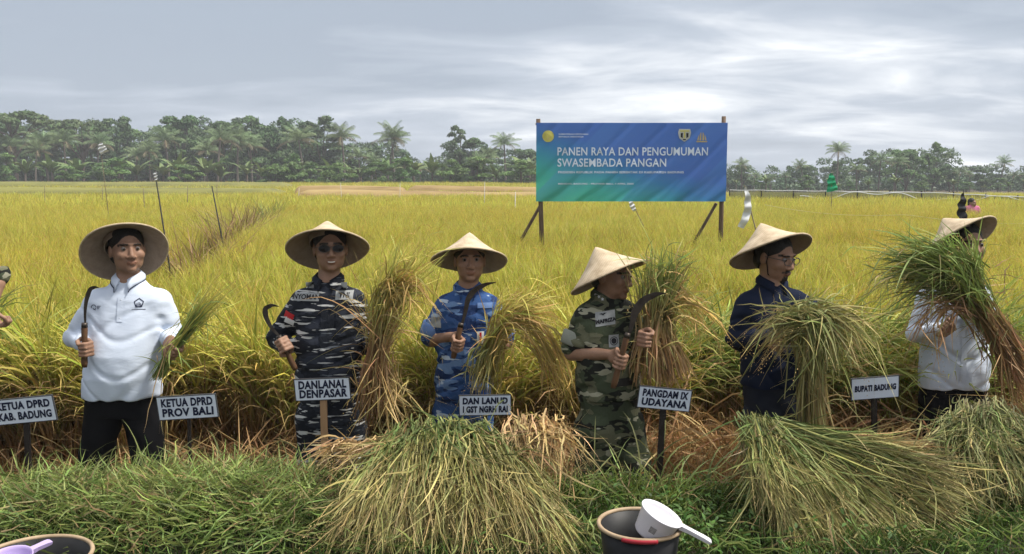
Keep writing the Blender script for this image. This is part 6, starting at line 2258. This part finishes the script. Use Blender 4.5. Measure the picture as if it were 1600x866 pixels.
sheaf('rice_sheaf', 'bulky rice sheaf beside the green-camouflage man, green tops and brown skirt', 'rice sheaf', 4.60, [
    dict(ctrl=[(1030, 596, 0, 52, 8), (1028, 560, -.02, 42, 12), (1024, 515, -.02, 22, 12), (1032, 460, 0, 30, 16), (1040, 415, 0, 40, 24)], n=330, w=(0.003, 0.006), stops=[(0, (0.40, 0.25, 0.12)), (0.45, (0.38, 0.25, 0.11)), (0.7, (0.30, 0.27, 0.10)), (1, (0.20, 0.24, 0.07))], jit=0.18),
    dict(ctrl=[(1026, 500, -.02, 18, 10), (1032, 450, 0, 28, 14), (1036, 410, 0, 42, 18), (1040, 390, 0, 50, 20)], n=70, w=(0.0025, 0.005), stops=GREEN, jit=0.3),
    dict(ctrl=[(1028, 490, -.03, 16, 10), (1060, 470, -.03, 26, 20), (1090, 490, -.02, 30, 26), (1100, 530, 0, 32, 26)], n=60, w=(0.0025, 0.005), stops=EARS, jit=0.35)], 4, (1022, 515), HG)
sheaf('rice_sheaf', 'green and straw sheaf draped over the forearms of the navy-shirted man', 'rice sheaf', 4.46, [
    dict(ctrl=[(1272, 690, .05, 22, 10), (1268, 620, .02, 18, 10), (1268, 560, 0, 24, 12), (1258, 505, -.02, 32, 12), (1222, 510, -.02, 40, 18), (1185, 548, 0, 32, 24)], n=220, w=(0.003, 0.006), stops=[(0, (0.30, 0.24, 0.10)), (0.4, (0.26, 0.24, 0.09)), (0.7, (0.17, 0.20, 0.065)), (1, (0.40, 0.29, 0.12))], jit=0.2),
    dict(ctrl=[(1240, 540, 0, 20, 12), (1252, 500, -.03, 34, 14), (1290, 488, -.03, 46, 18), (1328, 520, -.02, 44, 26), (1345, 560, .02, 40, 30)], n=150, w=(0.003, 0.006), stops=OLIVE, jit=0.3),
    dict(ctrl=[(1258, 510, -.04, 20, 8), (1262, 490, -.05, 30, 10), (1285, 520, -.06, 34, 20), (1290, 580, -.05, 36, 26)], n=130, w=(0.0035, 0.006), stops=[(0, (0.15, 0.19, 0.06)), (0.6, (0.24, 0.26, 0.09)), (1, (0.42, 0.38, 0.18))], jit=0.25),
    dict(ctrl=[(1250, 505, -.05, 16, 8), (1225, 480, -.06, 24, 16), (1195, 470, -.06, 30, 20), (1170, 478, -.05, 36, 26)], n=9, w=(0.002, 0.004), stops=OLIVE, jit=0.5)], 5, (1258, 505), HG)
sheaf('rice_sheaf', 'very large green sheaf hugged by the rightmost white-shirted man', 'rice sheaf', 4.80, [
    dict(ctrl=[(1602, 590, 0, 18, 26), (1570, 540, 0, 20, 16), (1535, 488, -.03, 20, 14), (1490, 435, -.05, 36, 30), (1425, 425, -.05, 50, 40), (1390, 450, -.04, 46, 46)], n=300, w=(0.003, 0.006), stops=[(0, (0.26, 0.17, 0.085)), (0.4, (0.25, 0.19, 0.09)), (0.65, (0.16, 0.18, 0.06)), (1, (0.20, 0.22, 0.075))], jit=0.2),
    dict(ctrl=[(1530, 490, -.05, 20, 14), (1495, 430, -.08, 36, 28), (1440, 400, -.08, 52, 34), (1395, 395, -.06, 56, 40)], n=190, w=(0.003, 0.006), stops=GREEN, jit=0.3),
    dict(ctrl=[(1525, 480, -.06, 20, 14), (1510, 430, -.10, 26, 22), (1494, 395, -.10, 36, 22), (1478, 368, -.09, 46, 22)], n=80, w=(0.003, 0.006), stops=[(0, (0.14, 0.18, 0.05)), (1, (0.26, 0.32, 0.08))], jit=0.3),
    dict(ctrl=[(1530, 490, -.08, 18, 10), (1490, 470, -.10, 30, 12), (1460, 500, -.10, 40, 20), (1450, 545, -.09, 44, 26)], n=60, w=(0.0025, 0.0045), stops=BROWN, jit=0.3),
    dict(ctrl=[(1540, 485, -.05, 16, 12), (1566, 535, -.03, 22, 16), (1588, 590, 0, 26, 20), (1612, 650, .05, 30, 24)], n=90, w=(0.003, 0.005), stops=BROWN, jit=0.25),
    dict(ctrl=[(1530, 480, -.05, 14, 10), (1550, 440, -.05, 30, 30), (1580, 430, -.04, 40, 40)], n=8, w=(0.002, 0.004), stops=BROWN, jit=0.4)], 6, (1530, 490), HG)


def bez(P0, P1_, P2_, K):
    t = np.linspace(0, 1, K)[None, :, None]
    return P0[:, None] * (1 - t) ** 2 + 2 * P1_[:, None] * t * (1 - t) + P2_[:, None] * t * t


def atv(px, py, Y):
    return np.stack([at(a, b, c) for a, b, c in zip(px, py, Y)])


def heap(label, layers, seed, origin, D, core=None):
    """a pile of cut rice: layers of arching strands, each layer a function of the fan position s"""
    r = np.random.default_rng(seed)
    O = at(origin[0], origin[1], D)
    B = Blades()
    for n, rootf, midf, endf, w, stops, cutr in layers:
        s = r.uniform(-1, 1, n)
        a, b, c = rootf(s, r), midf(s, r), endf(s, r)
        P = bez(atv(*a), atv(*b), atv(*c), 15)
        K = 9
        t0 = r.uniform(cutr[0], cutr[1], n); t1 = np.minimum(1, t0 + r.uniform(cutr[2], cutr[3], n))
        tt = (t0[:, None] + (t1 - t0)[:, None] * np.linspace(0, 1, K)) * 14
        i = np.minimum(tt.astype(int), 13); f = (tt - i)[..., None]
        ar = np.arange(n)[:, None]
        Q = P[ar, i] * (1 - f) + P[ar, i + 1] * f
        Q = Q + r.normal(0, 0.013, (n, 1, 3)) + np.cumsum(r.normal(0, 0.0042, (n, K, 3)), 1) + r.normal(0, 1, (n, 1, 3)) * np.where(r.uniform(0, 1, (n, 1, 1)) < 0.25, 0.10, 0.035) * np.linspace(0, 1, K)[None, :, None] ** 2
        B.add(ribbons(Q - O, w, stops, r, 0.7, 0.35, 0.45))
        ne = n // 6
        i = r.integers(0, n, ne); k = r.integers(2, K - 1, ne)
        B.add(ears(Q[i, k] - O, norm(Q[i, k + 1] - Q[i, k - 1]) + r.normal(0, .3, (ne, 3)) + np.array([0, -.25, 0]), r, (0.08, 0.16), 12, (0.46, 0.34, 0.15)))
        B.add(side_leaves(Q - O, n // 3, (0.07, 0.24), (0.002, 0.0045), stops, r, 0.6, 1.1))
    root = empty('rice_heap', tuple(O))
    tag(root, label, 'rice heap', 'heaps of cut rice on the bank')
    st = link('stalks', B.mesh('heap', M['heap']), root)
    tag(st, kind='stuff')
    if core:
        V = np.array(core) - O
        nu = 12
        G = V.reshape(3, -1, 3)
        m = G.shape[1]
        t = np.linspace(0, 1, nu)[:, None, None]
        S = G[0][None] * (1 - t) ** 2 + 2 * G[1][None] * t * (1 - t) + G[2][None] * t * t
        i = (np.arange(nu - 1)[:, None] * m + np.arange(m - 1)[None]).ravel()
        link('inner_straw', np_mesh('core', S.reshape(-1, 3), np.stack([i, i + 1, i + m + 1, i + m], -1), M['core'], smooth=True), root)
    return root


M['heap'] = leaf_mat('heaped_rice', trans=0.2, rough=0.65, fine=0.3, gain=0.98)
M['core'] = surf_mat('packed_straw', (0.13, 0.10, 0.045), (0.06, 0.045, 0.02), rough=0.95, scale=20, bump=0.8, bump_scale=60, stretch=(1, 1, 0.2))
U = lambda r, s, a: r.uniform(-a, a, len(s))
HG1 = [(0, (0.22, 0.22, 0.075)), (0.4, (0.30, 0.27, 0.10)), (1, (0.44, 0.36, 0.16))]
HG2 = [(0, (0.14, 0.17, 0.055)), (0.5, (0.12, 0.17, 0.05)), (1, (0.26, 0.26, 0.09))]
HG3 = [(0, (0.42, 0.28, 0.13)), (1, (0.50, 0.37, 0.18))]
r1 = lambda s, r: (690 + 62 * s + U(r, s, 26), 659 + 16 * np.abs(s) ** 2 + U(r, s, 14), 4.22 + U(r, s, .05))
m1 = lambda s, r: (702 + 140 * s + U(r, s, 30), 700 + 46 * np.abs(s) ** 2 + U(r, s, 18), 3.80 + U(r, s, .06))
e1_ = lambda s, r: (705 + 200 * s + U(r, s, 14), 872 - 40 * np.clip(-s - .6, 0, 1) + U(r, s, 26), 3.52 + U(r, s, .05))
ss = np.linspace(-1, 1, 16)
core1 = [at(690 + 55 * s, 668 + 22 * s * s, 4.24) for s in ss] + [at(702 + 125 * s, 725 + 46 * s * s, 3.88) for s in ss] + [at(705 + 178 * s, 880, 3.62) for s in ss]
heap('large thatch-like heap of cut rice in the middle foreground', [
    (2300, r1, m1, e1_, (0.0022, 0.0045), HG1, (0.05, 0.55, 0.35, 0.6)),
    (1500, r1, m1, e1_, (0.002, 0.004), OLIVE, (0.3, 0.65, 0.3, 0.5)),
    (800, r1, m1, e1_, (0.003, 0.005), HG2, (0.0, 0.25, 0.25, 0.45)),
    (240, lambda s, r: (835 + 30 * s + U(r, s, 20), 655 + U(r, s, 14), 4.20 + U(r, s, .05)), lambda s, r: (845 + 50 * s + U(r, s, 30), 680 + U(r, s, 20), 4.0 + U(r, s, .05)), lambda s, r: (860 + 50 * s + U(r, s, 40), 740 + U(r, s, 40), 3.85 + U(r, s, .08)), (0.003, 0.006), HG3, (0, 0.3, 0.4, 0.7)),
    (130, lambda s, r: (600 + 50 * s + U(r, s, 20), 690 + U(r, s, 14), 4.15 + U(r, s, .05)), lambda s, r: (560 + 50 * s + U(r, s, 20), 700 + U(r, s, 16), 4.0 + U(r, s, .05)), lambda s, r: (525 + 60 * s + U(r, s, 30), 735 + U(r, s, 24), 3.95 + U(r, s, .06)), (0.003, 0.006), HG3, (0, 0.3, 0.5, 0.7)),
], 31, (705, 860), 3.9, core1)

# second heap: butts at the upper left, leaves fanning down to the right
ex = lambda s: np.interp(s, [-1, -.6, -.1, .4, .75, 1], [1205, 1250, 1350, 1470, 1525, 1505])
ey = lambda s: np.interp(s, [-1, -.6, -.1, .4, .75, 1], [790, 870, 890, 875, 800, 735])
r2 = lambda s, r: (1185 + 14 * s + U(r, s, 26), 655 + 10 * s + U(r, s, 12), 4.22 + U(r, s, .05))
m2_ = lambda s, r: (0.45 * 1185 + 0.55 * ex(s) - 16 * (s < -.3) + U(r, s, 22), 0.62 * 650 + 0.38 * ey(s) - 14 + 26 * np.clip(s, 0, 1) + U(r, s, 14), 3.92 + U(r, s, .06))
e2 = lambda s, r: (ex(s) + U(r, s, 16), ey(s) + U(r, s, 22), 3.58 + 0.22 * np.clip(s, 0, 1) + U(r, s, .05))
core2 = [at(1185 + 12 * s, 668, 4.24) for s in ss] + [at(0.45 * 1185 + 0.55 * ex(s) * .99, 0.62 * 668 + 0.38 * ey(s) + 24 * max(0, s), 3.98) for s in ss] + [at(1195 + (ex(s) - 1195) * .93, 668 + (ey(s) - 668) * .93, 3.68 + 0.22 * max(0, s)) for s in ss]
heap('heap of cut rice fanning down to the right before the navy-shirted man', [
    (1900, r2, m2_, e2, (0.0022, 0.0045), [(0, (0.20, 0.19, 0.065)), (0.5, (0.24, 0.24, 0.08)), (1, (0.36, 0.31, 0.13))], (0.05, 0.5, 0.4, 0.65)),
    (950, r2, m2_, e2, (0.0025, 0.0045), HG2, (0.0, 0.35, 0.35, 0.6)),
    (800, r2, m2_, e2, (0.002, 0.004), OLIVE, (0.4, 0.7, 0.25, 0.5)),
    (160, lambda s, r: (1320 + 20 * s + U(r, s, 30), 690 + U(r, s, 12), 4.15 + U(r, s, .04)), lambda s, r: (1400 + U(r, s, 30), 700 + 14 * s + U(r, s, 12), 4.0 + U(r, s, .04)), lambda s, r: (1490 + U(r, s, 40), 745 + 20 * s + U(r, s, 14), 3.95 + U(r, s, .05)), (0.003, 0.006), HG3, (0, 0.3, 0.4, 0.7)),
    (150, lambda s, r: (1180 + 14 * s + U(r, s, 20), 665 + U(r, s, 12), 4.20 + U(r, s, .05)), lambda s, r: (1185 + U(r, s, 24), 700 + U(r, s, 14), 4.0 + U(r, s, .05)), lambda s, r: (1195 + 24 * s + U(r, s, 24), 775 + U(r, s, 24), 3.85 + U(r, s, .05)), (0.003, 0.005), [(0, (0.34, 0.25, 0.14)), (1, (0.42, 0.32, 0.19))], (0, 0.3, 0.4, 0.7)),
], 32, (1300, 860), 3.9, core2)

# third heap at the right edge
r3 = lambda s, r: (1535 + 22 * s + U(r, s, 24), 632 + U(r, s, 12), 4.38 + U(r, s, .05))
m3_ = lambda s, r: (1545 + 70 * s + U(r, s, 24), 665 + 16 * s * s + U(r, s, 14), 4.15 + U(r, s, .05))
e3 = lambda s, r: (1560 + 110 * s + U(r, s, 22), 770 - 40 * np.clip(-s, 0, 1) + U(r, s, 34), 3.95 + U(r, s, .06))
core3 = [at(1535 + 20 * s, 645, 4.40) for s in ss] + [at(1545 + 62 * s, 685 + 16 * s * s, 4.2) for s in ss] + [at(1560 + 92 * s, 760, 4.02) for s in ss]
heap('grey-green heap of cut rice cut off by the right edge', [
    (1100, r3, m3_, e3, (0.0022, 0.0045), [(0, (0.22, 0.20, 0.10)), (0.5, (0.20, 0.22, 0.085)), (1, (0.34, 0.32, 0.15))], (0.0, 0.45, 0.4, 0.65)),
    (600, r3, m3_, e3, (0.0022, 0.0045), HG2, (0.1, 0.5, 0.35, 0.6)),
    (240, r3, m3_, e3, (0.003, 0.005), OLIVE, (0.3, 0.7, 0.3, 0.5)),
], 33, (1545, 780), 4.2, core3)

# ------------------------------------------------------------------ dry tufts along the trodden strip
M['dry'] = leaf_mat('dry_tuft', trans=0.2)
for k, (px, py, D, hgt, lab) in enumerate([
        (312, 390, 11.5, 1.22, 'nearest and largest of the brown dry tufts in the field'),
        (350, 350, 16.5, 1.2, 'brown dry tuft beside the short dark leaning pole'),
        (372, 340, 19.5, 1.35, 'brown spiky dry tuft right of the short dark pole'),
        (396, 334, 22.0, 1.2, 'small brown dry tuft between the dark pole and the navy-camouflage man\'s hat'),
        (424, 322, 27.0, 1.25, 'farthest dark tuft at the end of the trodden strip')]):
    r = np.random.default_rng(70 + k)
    n = 130
    base = np.zeros((n, 3)); base[:, :2] = r.normal(0, 0.14, (n, 2))
    P = paths(base, r.uniform(0, 6.28, n), r.uniform(0.75, 1.15, n) * hgt * 1.15, r.uniform(0, 0.5, n), r.uniform(0.1, 1.2, n), 6)
    me = Blades().add(ribbons(P, (0.006, 0.012), [(0, (0.22, 0.15, 0.07)), (0.6, (0.26, 0.17, 0.08)), (1, (0.36, 0.25, 0.12))] if k < 4 else GREEN, r)).mesh('tuft', M['dry'])
    p = at(px, py, D)
    tag(link('dry_tuft', me, None, (p[0], D, 0.0)), lab, 'dry tuft', 'brown tufts along the trodden strip')

# ------------------------------------------------------------------ grass and cut litter on the bank
def bank_cover():
    r = np.random.default_rng(90)
    B = Blades()

    def spread(n, x0, x1, y0, y1, hump=0.0):
        x = r.uniform(x0, x1, n); y = r.uniform(y0, y1, n)
        z = bank_z(x, y)
        return np.stack([x, y, z], -1)

    def pile_z(p):
        """the raked-up pile of cut grass at the left"""
        u = (p[:, 0] - gx(250, 3.95)) / 1.05; v = (p[:, 1] - 3.92) / 0.42
        return 0.09 * np.clip(1 - u * u - v * v, 0, 1) ** 0.7
    # standing fine grass
    n = 19000
    p = spread(n, -2.7, 2.7, 3.0, 4.5)
    p[:, 2] += pile_z(p)
    P = paths(p, r.uniform(0, 6.28, n), r.uniform(0.06, 0.17, n), r.uniform(0, 0.6, n), r.uniform(0.3, 1.9, n), 5)
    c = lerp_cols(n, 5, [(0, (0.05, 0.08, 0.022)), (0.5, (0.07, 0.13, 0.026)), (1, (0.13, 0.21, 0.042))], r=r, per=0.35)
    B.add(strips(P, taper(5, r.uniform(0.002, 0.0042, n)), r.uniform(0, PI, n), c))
    # brighter tufts towards the paddy
    n = 3200
    p = spread(n, -2.7, 2.7, 4.0, 4.45)
    P = paths(p, r.uniform(0, 6.28, n), r.uniform(0.08, 0.20, n), r.uniform(0, 0.6, n), r.uniform(0.3, 1.6, n), 5)
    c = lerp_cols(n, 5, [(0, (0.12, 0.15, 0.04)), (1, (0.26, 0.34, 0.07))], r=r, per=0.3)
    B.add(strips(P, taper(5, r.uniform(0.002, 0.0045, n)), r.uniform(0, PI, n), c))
    # cut blades lying in all directions, mostly on the left pile
    n = 10500
    x = np.concatenate([r.normal(gx(250, 3.9), 0.62, 8000), r.uniform(-2.6, 2.6, n - 8000)])
    y = np.concatenate([r.normal(3.90, 0.20, 8000), r.uniform(3.15, 4.4, n - 8000)])
    y = np.clip(y, 3.1, 4.42)
    p = np.stack([x, y, bank_z(x, y)], -1)
    p[:, 2] += pile_z(p) + r.uniform(0.02, 0.10, n)
    P = paths(p, r.uniform(0, 6.28, n), r.uniform(0.08, 0.24, n), r.uniform(0.9, 1.7, n), r.uniform(-0.7, 0.7, n), 6)
    P = P + np.cumsum(r.normal(0, 0.006, P.shape), 1)
    tone = lerp_cols(n, 6, [(0, (0.19, 0.25, 0.065)), (1, (0.30, 0.37, 0.11))], r=r, per=0.5)
    dry_ = r.uniform(0, 1, n) < 0.18
    tone[dry_] = lerp_cols(int(dry_.sum()), 6, [(0, (0.30, 0.22, 0.10)), (1, (0.38, 0.29, 0.14))], r=r)
    B.add(strips(P, taper(6, r.uniform(0.0022, 0.0045, n)), r.uniform(0, PI, n), tone))
    # low broad-leaved weeds between the heaps
    n = 1000
    x = np.concatenate([r.normal(gx(1120, 3.8), 0.26, 600), r.uniform(-2.6, 2.6, 400)])
    y = np.concatenate([r.normal(3.75, 0.22, 600), r.uniform(3.2, 4.3, 400)])
    p = np.stack([x, y, bank_z(x, y) + r.uniform(0.05, 0.16, n)], -1)
    P = paths(p, r.uniform(0, 6.28, n), r.uniform(0.02, 0.045, n), r.uniform(0.7, 1.5, n), r.uniform(0, 0.7, n), 5)
    B.add(strips(P, taper(5, r.uniform(0.005, 0.010, n), 0.2, 0.45), r.uniform(-0.5, 0.5, n), lerp_cols(n, 5, [(0, (0.06, 0.12, 0.025)), (1, (0.10, 0.19, 0.04))], r=r, per=0.35)))
    # long arching stray leaves
    n = 260
    p = spread(n, -2.5, 2.5, 3.9, 4.45)
    P = paths(p, r.uniform(0, 6.28, n), r.uniform(0.3, 0.5, n), r.uniform(0, 0.5, n), r.uniform(1.0, 2.3, n), 8)
    B.add(strips(P, taper(8, r.uniform(0.003, 0.005, n)), r.uniform(0, PI, n), lerp_cols(n, 8, [(0, (0.14, 0.16, 0.05)), (1, (0.26, 0.28, 0.11))], r=r)))
    o = link('bank_grass', B.mesh('bank_grass', M['grass']))
    tag(o, 'green grass, weeds and cut blades covering the earth bank', 'grass', kind='stuff')
    # straw litter on the harvested strip
    B = Blades()
    n = 5200
    x = r.uniform(-2.8, 3.0, n); y = r.uniform(4.4, 5.5, n)
    x = np.where(r.uniform(0, 1, n) < 0.5, r.uniform(gx(860, 5), 3.0, n), x)
    p = np.stack([x, y, 0.02 + r.uniform(0, 0.34, n) * np.clip((y - 4.4) * 2, 0.3, 1)], -1)
    P = paths(p, r.uniform(0, 6.28, n), r.uniform(0.12, 0.42, n), r.uniform(0.7, 1.8, n), r.uniform(-0.6, 0.8, n), 5)
    B.add(strips(P, taper(5, r.uniform(0.002, 0.0045, n), 0.8, 0.5), r.uniform(0, PI, n), lerp_cols(n, 5, [(0, (0.34, 0.20, 0.09)), (1, (0.50, 0.33, 0.16))], r=r, per=0.35)))
    o = link('straw_litter', B.mesh('straw_litter', M['straw']))
    tag(o, 'loose tangled straw lying about the stubble behind the bank', 'straw', kind='stuff')


M['grass'] = leaf_mat('bank_grass', trans=0.3, gain=0.85, var=(0.75, 0.8, 0.8), var_scale=1.6, var_amt=0.8, fine=0.3)
bank_cover()

# ------------------------------------------------------------------ buckets and dippers
M['black_plastic'] = surf_mat('black_plastic', (0.016, 0.016, 0.017), (0.009, 0.009, 0.010), rough=0.5, scale=20, spec=0.25)
M['tan_rim'] = surf_mat('worn_rim', (0.42, 0.31, 0.20), (0.25, 0.18, 0.11), rough=0.6, scale=12)
M['white_plastic'] = surf_mat('white_plastic', (0.72, 0.70, 0.74), (0.68, 0.66, 0.70), rough=0.3, spec=0.5)
M['lilac_plastic'] = surf_mat('lilac_plastic', (0.46, 0.36, 0.62), (0.42, 0.33, 0.58), rough=0.3, spec=0.5)
M['red_plastic'] = surf_mat('red_plastic', (0.40, 0.03, 0.045), rough=0.4)
M['sticker'] = surf_mat('grey_sticker', (0.30, 0.29, 0.28), (0.16, 0.15, 0.15), rough=0.6, scale=120)


def bucket(label, c, r_, h_, r0, name='bucket', handles=True):
    """c: centre of the rim"""
    base = Vector((c[0], c[1], c[2] - h_))
    root = empty(name, base)
    tag(root, label, 'bucket')
    t = 0.005
    MB().lathe([(0.001, 0), (r0, 0), (r0 + (r_ - r0) * .5, h_ * .5), (r_ - .004, h_ * .985), (r_ - .004 - t, h_ * .985), (r0 + (r_ - r0) * .5 - t, h_ * .5), (r0 - t, t), (0.001, t)], 56).build('wall', M['black_plastic'], root, True)
    pts = [(r_ * math.cos(2 * PI * k / 64), r_ * math.sin(2 * PI * k / 64), h_) for k in range(65)]
    MB().tube(pts, 0.0085, 10, cap=False).build('rim', M['tan_rim'], root, True)
    return root, base


bc = at(1000, 819, 3.32)
broot, bbase = bucket('black bucket with worn tan rim, white dipper resting on it', bc, 0.160, 0.30, 0.115)
pts = [(0.1615 * math.cos(a), 0.1615 * math.sin(a), 0.296) for a in np.linspace(R(238), R(285), 16)]
MB().tube(pts, 0.0105, 8).build('red_edging', M['red_plastic'], broot, True)


def dipper(label, c, r_, h_, roll, pitch, yawh, hl, mat, sticker=False):
    """a bathing dipper: cup with straight handle; c is the middle of its rim"""
    root = empty('dipper', tuple(c))
    tag(root, label, 'dipper')
    Mt = Euler((pitch, roll, yawh)).to_matrix().to_4x4()
    cup = MB().lathe([(0.001, -h_), (r_ * .72, -h_), (r_ * .8, -h_ * .92), (r_ * .97, -0.006), (r_ * 1.04, 0), (r_ * 1.03, 0.004), (r_ * .98, 0.002), (r_ * .93, -0.008), (r_ * .77, -h_ * .9), (0.001, -h_ * .94)], 48, Mt)
    cup.build('cup', mat, root, True)
    hb = MB()
    vs_ = []
    for x, w, t0, t1 in ((r_ * .99, .017, -.020, -.001), (r_ + hl * .3, .014, -.017, -.001), (r_ + hl * .8, .016, -.016, -.001), (r_ + hl, .017, -.015, -.003), (r_ + hl + .006, .012, -.012, -.005)):
        for y, z in ((-w, t1), (w, t1), (w * .8, t0), (-w * .8, t0)):
            vs_.append(Mt @ Vector((x, y, z)))
    fs = [(0, 1, 2, 3)] + [(4 * i + a, 4 * (i + 1) + a, 4 * (i + 1) + (a + 1) % 4, 4 * i + (a + 1) % 4) for i in range(4) for a in range(4)] + [(19, 18, 17, 16)]
    hb.add(vs_, fs).build('handle', mat, root)
    if sticker:
        q = []
        for a in np.linspace(R(-112), R(-92), 5):
            for z in (-h_ * .62, -h_ * .36):
                rr = np.interp(z, [-h_ * .92, -.006], [r_ * .8, r_ * .97]) + 0.0012
                q.append(Mt @ Vector((rr * math.cos(a), rr * math.sin(a), z)))
        MB().add(q, [(2 * i, 2 * i + 2, 2 * i + 3, 2 * i + 1) for i in range(4)]).build('sticker', M['sticker'], root)
    return root


dipper('white plastic dipper lying tilted across the black bucket', at(1034, 803, 3.24), 0.082, 0.098, R(27), R(4), R(-6), 0.125, M['white_plastic'], True)
b2 = at(50, 872, 3.22)
bucket('black basin with worn rim at the lower left corner', b2, 0.208, 0.20, 0.16, 'basin')
dipper('lilac plastic dipper in the basin at the lower left corner', at(12, 873, 3.12), 0.082, 0.095, R(-8), R(4), R(52), 0.07, M['lilac_plastic'])
